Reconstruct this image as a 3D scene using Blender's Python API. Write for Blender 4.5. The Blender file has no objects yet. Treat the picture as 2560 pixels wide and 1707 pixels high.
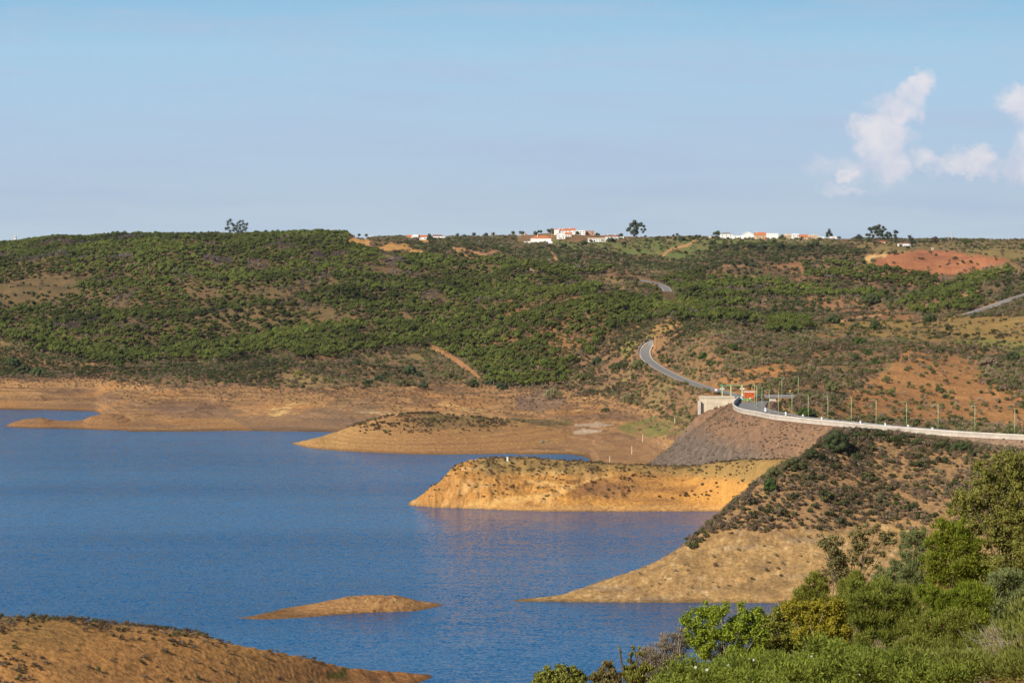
import bpy, bmesh, math, random
import numpy as np
from mathutils import Vector, Matrix

# ------------------------------------------------------------------ camera, light, sky
F = 7111.0        # focal length expressed in pixels of a 2560 px wide frame (100 mm lens)
HZ = 590.0        # eye level
CAMZ = 90.0       # metres above the lake
sc = bpy.context.scene
COL = sc.collection
rng = np.random.default_rng(7)
random.seed(7)

cd = bpy.data.cameras.new('camera')
cam = bpy.data.objects.new('camera', cd)
COL.objects.link(cam)
cam.location = (0, 0, CAMZ)
cam.rotation_euler = (math.radians(90), 0, 0)
cd.sensor_width = 36.0
cd.lens = 36.0 * F / 2560.0
cd.shift_y = -(853.5 - HZ) / 2560.0
cd.clip_start = 1.0
cd.clip_end = 60000.0
sc.camera = cam

SUN_EL = math.radians(33)
SUN_AZ = math.radians(44)      # light travels towards +x rotated this much towards +y
ldir = Vector((math.cos(SUN_AZ) * math.cos(SUN_EL), math.sin(SUN_AZ) * math.cos(SUN_EL), -math.sin(SUN_EL)))
sl = bpy.data.lights.new('sun', 'SUN')
sl.energy = 5.0
sl.angle = math.radians(0.53)
sl.color = (1.0, 0.92, 0.81)
sun = bpy.data.objects.new('sun', sl)
COL.objects.link(sun)
sun.rotation_euler = ldir.to_track_quat('-Z', 'Y').to_euler()
sun.location = (-200, -200, 400)

vs = sc.view_settings
vs.view_transform = 'Standard'
vs.look = 'None'
vs.gamma = 1.0
vs.exposure = 0.27
vs.use_curve_mapping = False


def build_world():
    w = bpy.data.worlds.new('World')
    sc.world = w
    w.use_nodes = True
    nt = w.node_tree
    nt.nodes.clear()
    L = nt.links.new

    def nd(t, **k):
        n = nt.nodes.new(t)
        for a, b in k.items():
            setattr(n, a, b)
        return n

    def mth(op, a, b=None, c=None, clamp=False):
        n = nd('ShaderNodeMath', operation=op, use_clamp=clamp)
        for i, v in enumerate((a, b, c)):
            if v is None:
                continue
            if isinstance(v, (int, float)):
                n.inputs[i].default_value = v
            else:
                L(v, n.inputs[i])
        return n.outputs[0]
    sky = nd('ShaderNodeTexSky', sky_type='NISHITA')
    sky.sun_disc = False
    sky.sun_elevation = SUN_EL
    # direction TO the sun is -ldir
    sky.sun_rotation = math.atan2(-ldir.x, -ldir.y)
    sky.altitude = 100
    sky.air_density = 1.0
    sky.dust_density = 0.6
    sky.ozone_density = 1.6
    tc = nd('ShaderNodeTexCoord')
    sep = nd('ShaderNodeSeparateXYZ')
    L(tc.outputs['Generated'], sep.inputs[0])
    yy = mth('MAXIMUM', sep.outputs[1], 0.02)
    u = mth('DIVIDE', sep.outputs[0], yy)
    v = mth('DIVIDE', sep.outputs[2], yy)
    # --- low band of the sky: pale horizon air that turns blue with elevation
    ramp = nd('ShaderNodeValToRGB')
    cr = ramp.color_ramp
    stops = [(0.0, (193, 210, 224)), (0.10, (188, 207, 224)), (0.22, (181, 203, 225)), (0.42, (174, 203, 228)),
             (0.62, (166, 203, 230)), (0.8, (146, 193, 225)), (1.0, (118, 172, 213))]
    lin = lambda c: tuple((x / 255.0) ** 2.2 for x in c) + (1,)
    cr.elements[0].position = 0.0
    cr.elements[0].color = lin(stops[0][1])
    cr.elements[1].position = 1.0
    cr.elements[1].color = lin(stops[-1][1])
    for p, c in stops[1:-1]:
        e = cr.elements.new(p)
        e.color = lin(c)
    # thin veil streaks shift the band up and down a little
    mp = nd('ShaderNodeMapping')
    comb = nd('ShaderNodeCombineXYZ')
    L(u, comb.inputs[0]); L(v, comb.inputs[1])
    L(comb.outputs[0], mp.inputs[0])
    mp.inputs['Scale'].default_value = (7, 70, 1)
    n1 = nd('ShaderNodeTexNoise'); L(mp.outputs[0], n1.inputs['Vector'])
    n1.inputs['Scale'].default_value = 1.0; n1.inputs['Detail'].default_value = 4; n1.inputs['Roughness'].default_value = 0.5
    tv = mth('MULTIPLY', v, 1.0 / 0.105)
    tv = mth('ADD', tv, mth('MULTIPLY', mth('SUBTRACT', n1.outputs[0], 0.5), 0.10), clamp=True)
    L(tv, ramp.inputs[0])
    # lavender veils
    mp2 = nd('ShaderNodeMapping'); L(comb.outputs[0], mp2.inputs[0])
    mp2.inputs['Scale'].default_value = (10, 95, 1); mp2.inputs['Location'].default_value = (3.1, 1.7, 0)
    mp2.inputs['Rotation'].default_value = (0, 0, 0.03)
    n2 = nd('ShaderNodeTexNoise'); L(mp2.outputs[0], n2.inputs['Vector'])
    n2.inputs['Scale'].default_value = 1.0; n2.inputs['Detail'].default_value = 5; n2.inputs['Roughness'].default_value = 0.55
    veil = nd('ShaderNodeMapRange'); L(n2.outputs[0], veil.inputs[0])
    veil.inputs[1].default_value = 0.46; veil.inputs[2].default_value = 0.66; veil.inputs[3].default_value = 0.0; veil.inputs[4].default_value = 0.5
    mv = nd('ShaderNodeMix', data_type='RGBA')
    L(veil.outputs[0], mv.inputs[0]); L(ramp.outputs[0], mv.inputs[6])
    mv.inputs[7].default_value = lin((176, 194, 221))

    # --- cumulus far away: blobs in direction space, edges broken with noise
    def P(x, y):
        return ((x - 1280) / F, (HZ - y - 8) / F)
    nw = nd('ShaderNodeTexNoise'); nw.inputs['Scale'].default_value = 95; nw.inputs['Detail'].default_value = 7
    nw.inputs['Roughness'].default_value = 0.6
    L(comb.outputs[0], nw.inputs['Vector'])
    sepn = nd('ShaderNodeSeparateColor'); L(nw.outputs['Color'], sepn.inputs[0])
    wu = mth('ADD', u, mth('MULTIPLY', mth('SUBTRACT', sepn.outputs[0], 0.5), 0.020))
    wv = mth('ADD', v, mth('MULTIPLY', mth('SUBTRACT', sepn.outputs[1], 0.5), 0.020))
    # (x, y, rx, ry, weight)
    blobs = [(2292, 215, 34, 28, 1.0), (2326, 205, 15, 22, .55), (2245, 262, 48, 40, 1.0), (2215, 245, 30, 26, .7),
             (2190, 310, 50, 34, .95), (2215, 345, 55, 45, .95), (2150, 345, 22, 28, .7), (2228, 400, 38, 40, .9),
             (2185, 385, 48, 34, .75), (2120, 410, 56, 30, .55), (2055, 412, 52, 30, .42), (2116, 428, 30, 16, .95),
             (2125, 464, 56, 12, .55), (2200, 466, 44, 9, .35), (2315, 392, 26, 24, .6), (2350, 408, 60, 22, .75),
             (2430, 395, 46, 28, .98), (2490, 410, 36, 22, .5), (2550, 405, 46, 34, .65), (2585, 255, 66, 44, 1.0),
             (2590, 320, 48, 60, .9), (2570, 370, 34, 34, .6), (2560, 345, 30, 14, .35)]
    dens = None
    for (bx, by, rx, ry, wt) in blobs:
        pu, pv = P(bx, by)
        a = mth('MULTIPLY', mth('SUBTRACT', wu, pu), F / rx / 1.5)
        b = mth('MULTIPLY', mth('SUBTRACT', wv, pv), F / ry / 1.5)
        r2 = mth('ADD', mth('MULTIPLY', a, a), mth('MULTIPLY', b, b))
        g = mth('MULTIPLY', mth('MAXIMUM', mth('SUBTRACT', 1.15, r2), 0.0), wt)
        dens = g if dens is None else mth('SMOOTH_MAX', dens, g, 0.12)
    nf = nd('ShaderNodeTexNoise'); nf.inputs['Scale'].default_value = 210; nf.inputs['Detail'].default_value = 6
    nf.inputs['Roughness'].default_value = 0.6
    L(comb.outputs[0], nf.inputs['Vector'])
    d2 = mth('ADD', dens, mth('MULTIPLY', mth('SUBTRACT', nf.outputs[0], 0.5), 0.55))
    al = nd('ShaderNodeMapRange', interpolation_type='SMOOTHSTEP'); L(d2, al.inputs[0])
    al.inputs[1].default_value = 0.04; al.inputs[2].default_value = 1.0; al.inputs[3].default_value = 0.0; al.inputs[4].default_value = 0.82
    front = mth('GREATER_THAN', sep.outputs[1], 0.3)
    alpha = mth('MULTIPLY', al.outputs[0], front)
    # lit and shaded billows
    nb = nd('ShaderNodeTexNoise'); nb.inputs['Scale'].default_value = 120; nb.inputs['Detail'].default_value = 5
    cb = nd('ShaderNodeCombineXYZ'); L(mth('ADD', u, 0.0022), cb.inputs[0]); L(mth('SUBTRACT', v, 0.0022), cb.inputs[1]); L(cb.outputs[0], nb.inputs['Vector'])
    br = nd('ShaderNodeMapRange'); L(mth('ADD', nb.outputs[0], mth('MULTIPLY', d2, 0.18)), br.inputs[0])
    br.inputs[1].default_value = 0.45; br.inputs[2].default_value = 0.80; br.inputs[3].default_value = 0; br.inputs[4].default_value = 1
    cm = nd('ShaderNodeMix', data_type='RGBA'); L(br.outputs[0], cm.inputs[0])
    cm.inputs[6].default_value = lin((207, 211, 229)); cm.inputs[7].default_value = lin((236, 231, 234))
    lowsky = nd('ShaderNodeMix', data_type='RGBA'); L(alpha, lowsky.inputs[0]); L(mv.outputs[2], lowsky.inputs[6]); L(cm.outputs[2], lowsky.inputs[7])
    # the physical sky takes over above the low band
    skm = nd('ShaderNodeVectorMath', operation='SCALE'); L(sky.outputs[0], skm.inputs[0]); skm.inputs[3].default_value = 0.075
    k = nd('ShaderNodeMapRange', interpolation_type='SMOOTHSTEP'); L(sep.outputs[2], k.inputs[0])
    k.inputs[1].default_value = 0.09; k.inputs[2].default_value = 0.22
    fin = nd('ShaderNodeMix', data_type='RGBA'); L(k.outputs[0], fin.inputs[0]); L(lowsky.outputs[2], fin.inputs[6]); L(skm.outputs[0], fin.inputs[7])
    bg = nd('ShaderNodeBackground'); L(fin.outputs[2], bg.inputs[0]); bg.inputs[1].default_value = 0.83
    out = nd('ShaderNodeOutputWorld'); L(bg.outputs[0], out.inputs[0])
    w.cycles.sampling_method = 'MANUAL'
    w.cycles.sample_map_resolution = 512


build_world()
cy = sc.cycles
cy.max_bounces = 4
cy.diffuse_bounces = 2
cy.glossy_bounces = 2
cy.transmission_bounces = 2
cy.transparent_max_bounces = 6
cy.caustics_reflective = False
cy.caustics_refractive = False
cy.use_adaptive_sampling = True


# ------------------------------------------------------------------ helpers
def lin(c, k=1.0):
    return tuple(((x / 255.0) / 12.92 if x <= 10 else (((x / 255.0) + 0.055) / 1.055) ** 2.4) * k for x in c)


def tag(o, label=None, cat=None, group=None, kind=None):
    if label:
        o['label'] = label
    if cat:
        o['category'] = cat
    if group:
        o['group'] = group
    if kind:
        o['kind'] = kind
    return o


def smooth(a, b, x):
    t = np.clip((x - a) / (b - a + 1e-12), 0, 1)
    return t * t * (3 - 2 * t)


_GC = np.cos(np.arange(256) * (2 * math.pi / 256)).astype(np.float32)
_GS = np.sin(np.arange(256) * (2 * math.pi / 256)).astype(np.float32)


def _grad(ix, iy, seed):
    h = ix.astype(np.int32).view(np.uint32) * np.uint32(374761393) + iy.astype(np.int32).view(np.uint32) * np.uint32(668265263) + np.uint32((seed * 974634777) & 0xFFFFFFFF)
    h = (h ^ (h >> np.uint32(13))) * np.uint32(1274126177)
    h = ((h ^ (h >> np.uint32(16))) & np.uint32(255)).astype(np.int32)
    return _GC[h], _GS[h]


def perlin(x, y, seed=0):
    x = np.asarray(x, np.float32) if np.ndim(x) else x
    y = np.asarray(y, np.float32) if np.ndim(y) else y
    x0 = np.floor(x); y0 = np.floor(y)
    fx = x - x0; fy = y - y0
    x0 = x0.astype(np.int64); y0 = y0.astype(np.int64)
    ux = fx * fx * fx * (fx * (fx * 6 - 15) + 10)
    uy = fy * fy * fy * (fy * (fy * 6 - 15) + 10)

    def g(dx, dy):
        gx, gy = _grad(x0 + dx, y0 + dy, seed)
        return gx * (fx - dx) + gy * (fy - dy)
    a = g(0, 0) * (1 - ux) + g(1, 0) * ux
    b = g(0, 1) * (1 - ux) + g(1, 1) * ux
    return (a * (1 - uy) + b * uy) * 1.5


def fbm(x, y, octv=4, seed=0, gain=0.5):
    s = 0; a = 1; t = 0
    for o in range(octv):
        s = s + a * perlin(x * 2 ** o + 13.7 * o, y * 2 ** o - 7.3 * o, seed + o)
        t += a
        a *= gain
    return s / t


def ridged(x, y, octv=3, seed=0):
    s = 0; a = 1; t = 0
    for o in range(octv):
        s = s + a * (1 - 2 * np.abs(perlin(x * 2 ** o + 5.1 * o, y * 2 ** o + 9.2 * o, seed + o)))
        t += a
        a *= 0.5
    return s / t


def pchip(x, y, xi):
    x = np.asarray(x, float); y = np.asarray(y, float)
    h = np.diff(x); d = np.diff(y) / h
    m = np.zeros_like(y)
    if len(x) > 2:
        p = d[:-1] * d[1:]
        with np.errstate(divide='ignore', invalid='ignore'):
            hm = 2 * p / (d[:-1] + d[1:])
        m[1:-1] = np.where(p > 0, hm, 0)
    m[0] = d[0]; m[-1] = d[-1]
    xi = np.clip(xi, x[0], x[-1])
    i = np.clip(np.searchsorted(x, xi, side='right') - 1, 0, len(x) - 2)
    t = (xi - x[i]) / h[i]
    t2 = t * t; t3 = t2 * t
    return (2 * t3 - 3 * t2 + 1) * y[i] + (t3 - 2 * t2 + t) * h[i] * m[i] + (-2 * t3 + 3 * t2) * y[i + 1] + (t3 - t2) * h[i] * m[i + 1]


def ZY(y, D):
    return CAMZ - (y - HZ) * D / F


def mesh_from(name, verts, faces=None, mats=(), smooth_=False, quads=None):
    """fast mesh from numpy arrays: faces is (n,3) or (n,4)"""
    me = bpy.data.meshes.new(name)
    verts = np.asarray(verts, np.float32)
    me.vertices.add(len(verts))
    me.vertices.foreach_set('co', verts.ravel())
    if faces is not None and len(faces):
        faces = np.asarray(faces, np.int32)
        n, k = faces.shape
        me.loops.add(n * k)
        me.loops.foreach_set('vertex_index', faces.ravel())
        me.polygons.add(n)
        me.polygons.foreach_set('loop_start', np.arange(0, n * k, k, dtype=np.int32))
        me.polygons.foreach_set('loop_total', np.full(n, k, np.int32))
        if smooth_:
            me.polygons.foreach_set('use_smooth', np.ones(n, bool))
    for m in mats:
        me.materials.append(m)
    me.update(calc_edges=True)
    return me


def link(name, me, parent=None, loc=(0, 0, 0), rz=0.0):
    o = bpy.data.objects.new(name, me)
    COL.objects.link(o)
    o.location = loc
    o.rotation_euler = (0, 0, rz)
    if parent is not None:
        o.parent = parent
    return o


def set_col(me, name, rgb):
    at = me.color_attributes.new(name, 'FLOAT_COLOR', 'POINT')
    a = np.ones((len(rgb), 4), np.float32)
    a[:, :3] = rgb
    at.data.foreach_set('color', a.ravel())


# ------------------------------------------------------------------ terrain height field
EXT = np.unique(np.concatenate([
    -60 - np.cumsum(np.linspace(8, 130, 52)),
    np.arange(-60, 2620.1, 2.5),
    2620 + np.cumsum(np.linspace(8, 130, 52))]))
PXC = EXT
rows = np.concatenate([
    np.geomspace(3, 260, 90)[:-1],
    np.linspace(260, 370, 22)[:-1],
    np.arange(370, 560, 1.6),
    np.arange(560, 960, 1.5),
    np.arange(960, 1520, 2.1),
    1520 + np.cumsum(np.linspace(2.3, 8.5, 430)),
])
rows = rows[rows < 3900]
rows = np.concatenate([rows, np.geomspace(rows[-1] + 12, 9000, 36)])
DR = rows
NC, NR = len(PXC), len(DR)
PX, DD = np.meshgrid(PXC, DR)          # (NR, NC)
XW = DD * (PX - 1280) / F


def lines_feature(lines, pxlo, pxhi):
    """lines: list of polylines [(px, D, z)...] front to back -> height array"""
    out = np.full((NR, NC), -60.0)
    sel = np.where((PXC >= pxlo) & (PXC <= pxhi))[0]
    px = PXC[sel]
    Dk = []; Zk = []
    for ln in lines:
        a = np.array(ln, float)
        Dk.append(pchip(a[:, 0], a[:, 1], px))
        Zk.append(pchip(a[:, 0], a[:, 2], px))
    Dk = np.array(Dk); Zk = np.array(Zk)
    for k in range(1, len(Dk)):
        Dk[k] = np.maximum(Dk[k], Dk[k - 1] + 0.4)
    for j, c in enumerate(sel):
        z = pchip(Dk[:, j], Zk[:, j], DR)
        z = np.where(DR < Dk[0, j], Zk[0, j] - (Dk[0, j] - DR) * 0.25, z)
        z = np.where(DR > Dk[-1, j], Zk[-1, j] - (DR - Dk[-1, j]) * 0.25, z)
        out[:, c] = z
    return out


def yl(pts):
    return [(p, D, ZY(y, D)) for p, D, y in pts]


# main land, rows of image heights on key columns at fixed distances
RD = [1320, 1400, 1480, 1560, 1650, 1750, 1900, 2050, 2200, 2400, 2600, 2800, 3000, 3300, 3700]
NEAR = [900, 1000, 1100, 1180, 1250]
U = None
T = {
    -400: ([-6, -6, -5, -4, -3], [U, U, 1032, 985, 915, 860, 845, 800, 765, 705, 690, 650, 610, 600, 600]),
    0: ([-6, -6, -5, -4, -3], [U, U, 1022, 978, 915, 855, 850, 805, 765, 705, 700, 650, 606, 598, 599]),
    150: ([-6, -6, -5, -4, -3], [U, U, 1020, 975, 925, 878, 862, 812, 760, 695, 688, 630, 586, 586, 590]),
    235: ([-6, -6, -5, -4, -3], [U, U, 1018, 972, 928, 895, 862, 810, 755, 692, 672, 622, 584, 585, 590]),
    270: ([-6, -6, -5, -4, -2], [1084, 1044, 1006, 962, 928, 898, 856, 805, 752, 690, 660, 616, 582, 585, 590]),
    330: ([-6, -6, -5, -4, -2], [1073, 1034, 998, 954, 925, 903, 850, 800, 750, 690, 650, 612, 581, 584, 590]),
    450: ([-6, -6, -5, -4, -2], [1073, 1030, 985, 945, 922, 895, 845, 795, 745, 690, 645, 612, 585, 587, 592]),
    600: ([-6, -6, -5, -4, -2], [1074, 1035, 985, 935, 905, 880, 835, 790, 745, 690, 640, 610, 588, 590, 592]),
    750: ([-6, -6, -5, -4, -2], [1073, 1030, 975, 930, 890, 862, 820, 780, 735, 680, 635, 600, 584, 588, 592]),
    860: ([-6, -6, -5, -4, -2], [1071, 1022, 975, 933, 897, 866, 820, 780, 738, 685, 640, 603, 586, 596, 597]),
    920: ([-6, -6, -5, -4, -2], [1068, 1020, 977, 936, 900, 868, 821, 779, 740, 691, 652, 624, 606, 598, 598]),
    1050: ([-6, -6, -5, -4, -1], [1060, 1022, 985, 945, 905, 865, 815, 775, 740, 700, 665, 640, 620, 603, 598]),
    1200: ([-6, -6, -5, -3, 1], [1055, 1020, 985, 950, 900, 860, 820, 785, 750, 705, 670, 645, 625, 606, 597]),
    1300: ([-6, -6, -4, .3, 2], [1050, 1018, 980, 940, 880, 830, 795, 768, 740, 705, 672, 648, 625, 606, 592]),
    1400: ([-6, -6, -3, .2, 2], [1050, 1010, 975, 925, 850, 790, 757, 774, 750, 706, 675, 650, 625, 605, 584]),
    1470: ([-6, -6, -1, .5, 2.2], [1047, 1004, 958, 900, 828, 764, 743, 772, 750, 710, 678, 652, 627, 607, 586]),
    1500: ([-6, -6, .3, 1.5, 3], [1045, 1000, 950, 890, 820, 759, 741, 770, 748, 711, 680, 655, 628, 607, 592]),
    1600: ([-6, -6, .4, 2.2, 5], [1025, 960, 890, 838, 815, 790, 762, 746, 726, 700, 680, 655, 628, 605, 595]),
    1700: ([-6, -5, .5, 8, 14], [945, 880, 825, 800, 800, 790, 775, 755, 735, 712, 685, 658, 630, 605, 596]),
    1800: ([-6, -3, 20, 22, 28], [870, 825, 802, 804, 802, 790, 775, 755, 735, 712, 685, 655, 625, 605, 597]),
    1900: ([-6, 4, 21, 25, 30], [890, 850, 825, 815, 808, 795, 775, 755, 735, 712, 685, 652, 622, 605, 597]),
    2000: ([-3, 13, 24, 27, 30], [900, 860, 835, 820, 812, 800, 780, 758, 735, 708, 680, 648, 620, 606, 600]),
    2150: ([2, 9, 21, 26, 31], [890, 860, 845, 830, 815, 800, 770, 750, 730, 700, 672, 645, 622, 609, 604]),
    2300: ([2, 8, 17, 24, 32], [875, 855, 845, 832, 812, 795, 762, 738, 718, 695, 670, 640, 622, 612, 605]),
    2450: ([2, 8, 16, 22, 29], [890, 860, 840, 815, 785, 760, 715, 690, 692, 682, 665, 640, 625, 614, 606]),
    2600: ([2, 8, 15, 21, 28], [895, 855, 825, 790, 760, 730, 690, 680, 682, 672, 655, 640, 628, 615, 607]),
    3000: ([2, 8, 15, 21, 28], [895, 855, 825, 790, 760, 730, 690, 680, 682, 672, 655, 640, 628, 615, 607]),
}
tk = sorted(T)
TZ = []
for k in tk:
    near, ys = T[k]
    zs = [-2.0 if y is None else ZY(y, D) for y, D in zip(ys, RD)]
    TZ.append([-6.0] + list(near) + zs + [76, 66])
TZ = np.array(TZ)
TD = [700] + NEAR + RD + [4600, 9000]
ZC = np.array([pchip(tk, TZ[:, r], PXC) for r in range(len(TD))])      # (rows, NC)
M = np.empty((NR, NC))
for c in range(NC):
    M[:, c] = pchip(TD, ZC[:, c], DR)
# folds and gullies of the far hills
amp = 25 * smooth(1620, 2050, DD) * (1 - 0.97 * smooth(2560, 2960, DD))
amp *= 1 - 0.75 * np.exp(-((PX - 1550) / 330) ** 2) * (1 - smooth(1900, 2200, DD))
amp *= 1 - 0.5 * smooth(1600, 1900, PX) * (1 - smooth(1900, 2300, DD))
rdm = 1 - .96 * np.exp(-((PX - 1645) / 110) ** 2) * smooth(2000, 2200, DD) * (1 - smooth(2750, 3000, DD))
amp *= rdm
wx = XW + 60 * fbm(XW / 300, DD / 300, 2, 31)
wy = DD + 60 * fbm(XW / 300, DD / 300, 2, 47)
M = M + amp * (ridged(wx / 360 + .3, wy / 270, 2, 5) - 0.28)
g2 = smooth(1480, 1700, DD) * (1 - 0.6 * smooth(2900, 3200, DD))
g2 = np.maximum(g2, 0.8 * smooth(1560, 1700, PX) * smooth(1080, 1180, DD))
M = M + 4.2 * g2 * rdm * ridged(wx / 110, wy / 90, 3, 11)
M = M + smooth(1.0, 8, M) * (1.1 * fbm(XW / 45, DD / 38, 3, 21) + 0.45 * ridged(XW / 17, DD / 15, 2, 23))

M = M - (4.0 + 4.5 * smooth(600, 200, PX)) * smooth(2500, 2950, DD) * smooth(1000, 850, PX)
bk = smooth(.6, 3, M) * (1 - smooth(1480, 1620, DD)) * (1 - smooth(1480, 1600, PX))
M = M + bk * (2.6 * ridged(XW / 46 + .35 * fbm(XW / 30, DD / 30, 2, 24), DD / 60, 3, 25) - .9)
# low spit in front of the left inlet
S = lines_feature([
    yl([(-10, 1347, 1065), (10, 1343, 1066.5), (60, 1335, 1070), (165, 1328, 1072), (370, 1314, 1077), (430, 1312, 1078)]),
    yl([(-10, 1349, 1066), (10, 1345, 1066), (35, 1352, 1056), (60, 1358, 1049), (101, 1362, 1044), (136, 1362, 1051),
        (163, 1362, 1053), (204, 1366, 1051), (231, 1370, 1040), (272, 1372, 1036), (330, 1376, 1046), (430, 1380, 1058)]),
    [(-10, 1352, -.6), (60, 1385, -.8), (163, 1385, -.9), (231, 1400, -.6), (272, 1420, .6), (330, 1430, 1), (430, 1440, 1)],
], -10, 430)
# middle peninsula
P6 = lines_feature([
    yl([(700, 1240, 1106), (722, 1235, 1108.2), (780, 1207, 1120), (900, 1185, 1130), (1100, 1172, 1136), (1300, 1178, 1133.3), (1400, 1196, 1125), (1600, 1196, 1135)]),
    yl([(700, 1241, 1107), (722, 1236.5, 1107.6), (780, 1232, 1097), (830, 1250, 1083), (900, 1262, 1060), (1000, 1275, 1037), (1060, 1280, 1034),
        (1130, 1285, 1040), (1230, 1290, 1048), (1300, 1290, 1056), (1400, 1290, 1068), (1520, 1290, 1088), (1600, 1290, 1100)]),
    [(700, 1243, -2), (722, 1239, -2), (780, 1250, -2), (830, 1275, -1), (900, 1310, 1), (1060, 1340, 2.5), (1400, 1330, 3)],
    [(700, 1260, -5), (722, 1260, -5), (830, 1290, -4), (900, 1350, -3), (1060, 1390, -2), (1400, 1380, 1)],
], 700, 1600)
P6 += smooth(.8, 5, P6) * (0.5 * fbm(XW / 22, DD / 22, 3, 61))
# yellow headland
r5 = yl([(1000, 953, 1266), (1017, 954, 1262), (1060, 957, 1236), (1100, 960, 1206), (1140, 963, 1169), (1180, 966, 1155), (1230, 970, 1151), (1300, 975, 1150),
         (1450, 973, 1159), (1600, 972, 1167), (1700, 968, 1169), (1800, 955, 1157), (1900, 932, 1151), (2000, 916, 1152), (2080, 905, 1155)])
P5 = lines_feature([
    yl([(1000, 953, 1265), (1017, 952, 1262), (1100, 944, 1268), (1200, 938.5, 1272), (1300, 933, 1276), (1400, 930.5, 1278), (1800, 931, 1277), (1900, 905, 1277), (2080, 880, 1277)]),
    [(p, 952 + (D - 952) * .42 if p < 1060 else (min(936, D - 25) + .46 * (D - min(936, D - 25))), max(z * 0.60, -1)) for p, D, z in r5],
    r5,
    [(p, D + 40, max(z * 0.55, -1.5) if p > 1100 else -2) for p, D, z in r5],
    [(p, D + 85, -3) for p, D, z in r5],
], 1000, 2080)
rk = smooth(.6, 4, P5) * (1 - smooth(1500, 1700, PX))
P5 += smooth(.4, 4, P5) * (0.7 * fbm(XW / 12, DD / 12, 3, 71)) + rk * (1.3 * ridged(XW / 9, DD / 7, 3, 73) - .3)
# right-hand hillside
r3 = yl([(1262, 703, 1503), (1272, 703.5, 1500.8), (1330, 704, 1496), (1400, 706, 1489), (1440, 708, 1477), (1520, 715, 1450), (1600, 719, 1424), (1640, 722, 1406), (1700, 728, 1370),
         (1760, 735, 1325), (1800, 741, 1290), (1850, 748, 1250), (1900, 756, 1208), (1960, 765, 1168), (2020, 773, 1138), (2060, 785, 1098), (2100, 795, 1080),
         (2200, 800, 1084), (2300, 800, 1096), (2400, 795, 1110), (2560, 785, 1132), (2700, 780, 1140), (3400, 770, 1150)])
P3 = lines_feature([
    [(1262, 702.4, -.3), (1272, 701.6, 0), (1400, 700, 0), (1950, 698, 0), (2300, 690, 0), (2700, 680, 0), (3400, 670, 0)],
    [(p, 701 + (D - 701) * .36, z * (0.40 if p > 1750 else .55)) for p, D, z in r3],
    [(p, 701 + (D - 701) * .70, z * (0.76 if p > 1750 else .88)) for p, D, z in r3],
    r3,
    [(p, D + (60 if p > 1800 else 12 + (p - 1262) * .09), z - 16 if p > 1800 else -2.5) for p, D, z in r3],
    [(p, D + 120 if p > 1800 else D + 90, -3 if p < 2100 else 4) for p, D, z in r3],
], 1262, 3400)
n3 = smooth(.5, 6, P3)
P3 += n3 * (0.7 * fbm(XW / 30, DD / 30, 3, 81) + 0.32 * ridged(XW / 8 + DD / 22, DD / 9, 3, 83) - .1)
# small island
P2 = lines_feature([
    yl([(590, 672, 1544), (600, 670.5, 1543.5), (660, 669, 1545), (750, 671, 1543.5), (850, 677, 1535), (950, 681, 1530), (1030, 683, 1527), (1075, 688, 1520), (1113, 695, 1510.5), (1125, 697, 1509)]),
    yl([(590, 673, 1545), (600, 673, 1542), (680, 684, 1526), (800, 688, 1508), (880, 690, 1493), (930, 690, 1490), (985, 692, 1490.5), (1050, 695, 1503), (1100, 697, 1508), (1113, 697, 1509.5), (1125, 698, 1511)]),
    [(590, 676, -2), (600, 678, -1.5), (680, 698, -1.5), (930, 710, -2), (1050, 708, -2), (1113, 701, -2), (1125, 701, -2)],
], 590, 1125)
P2 += smooth(.2, 1.6, P2) * (0.30 * ridged(XW / 3.2, DD / 4, 3, 91)) * smooth(820, 900, PX) * (1 - smooth(1020, 1090, PX))
# near left bank
r1 = yl([(-3000, 470, 1500), (-900, 500, 1530), (-60, 520, 1552), (0, 520, 1554), (100, 522, 1556), (200, 525, 1562), (300, 529, 1574), (400, 534, 1583), (500, 539, 1597), (600, 545, 1613),
         (700, 553, 1633), (760, 558, 1646), (850, 567, 1663), (900, 571, 1671), (1000, 578, 1681), (1060, 581, 1687), (1085, 583, 1689.5), (1095, 584, 1692)])
P1 = lines_feature([
    [(-3000, 360, -2), (-60, 432, -1), (0, 434, 0), (300, 450, 0), (600, 488, 0), (850, 538, 0), (1000, 564, 0), (1060, 576, 0), (1085, 581, 0), (1095, 583, -.6)],
    [(p, D - (44 if p < 0 else max(0.6, (1085 - p) * .040)), max(z * .52, -1)) for p, D, z in r1],
    r1,
    [(p, D + 45 if p < 600 else D + 12, z - 8 if p < 600 else -1.5) for p, D, z in r1],
    [(p, D + 85, -4) for p, D, z in r1],
], -3000, 1095)
P1 += smooth(.5, 5, P1) * (0.5 * fbm(XW / 25, DD / 25, 3, 95) + .12 * ridged(XW / 6, DD / 5 + XW / 9, 3, 97))
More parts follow.
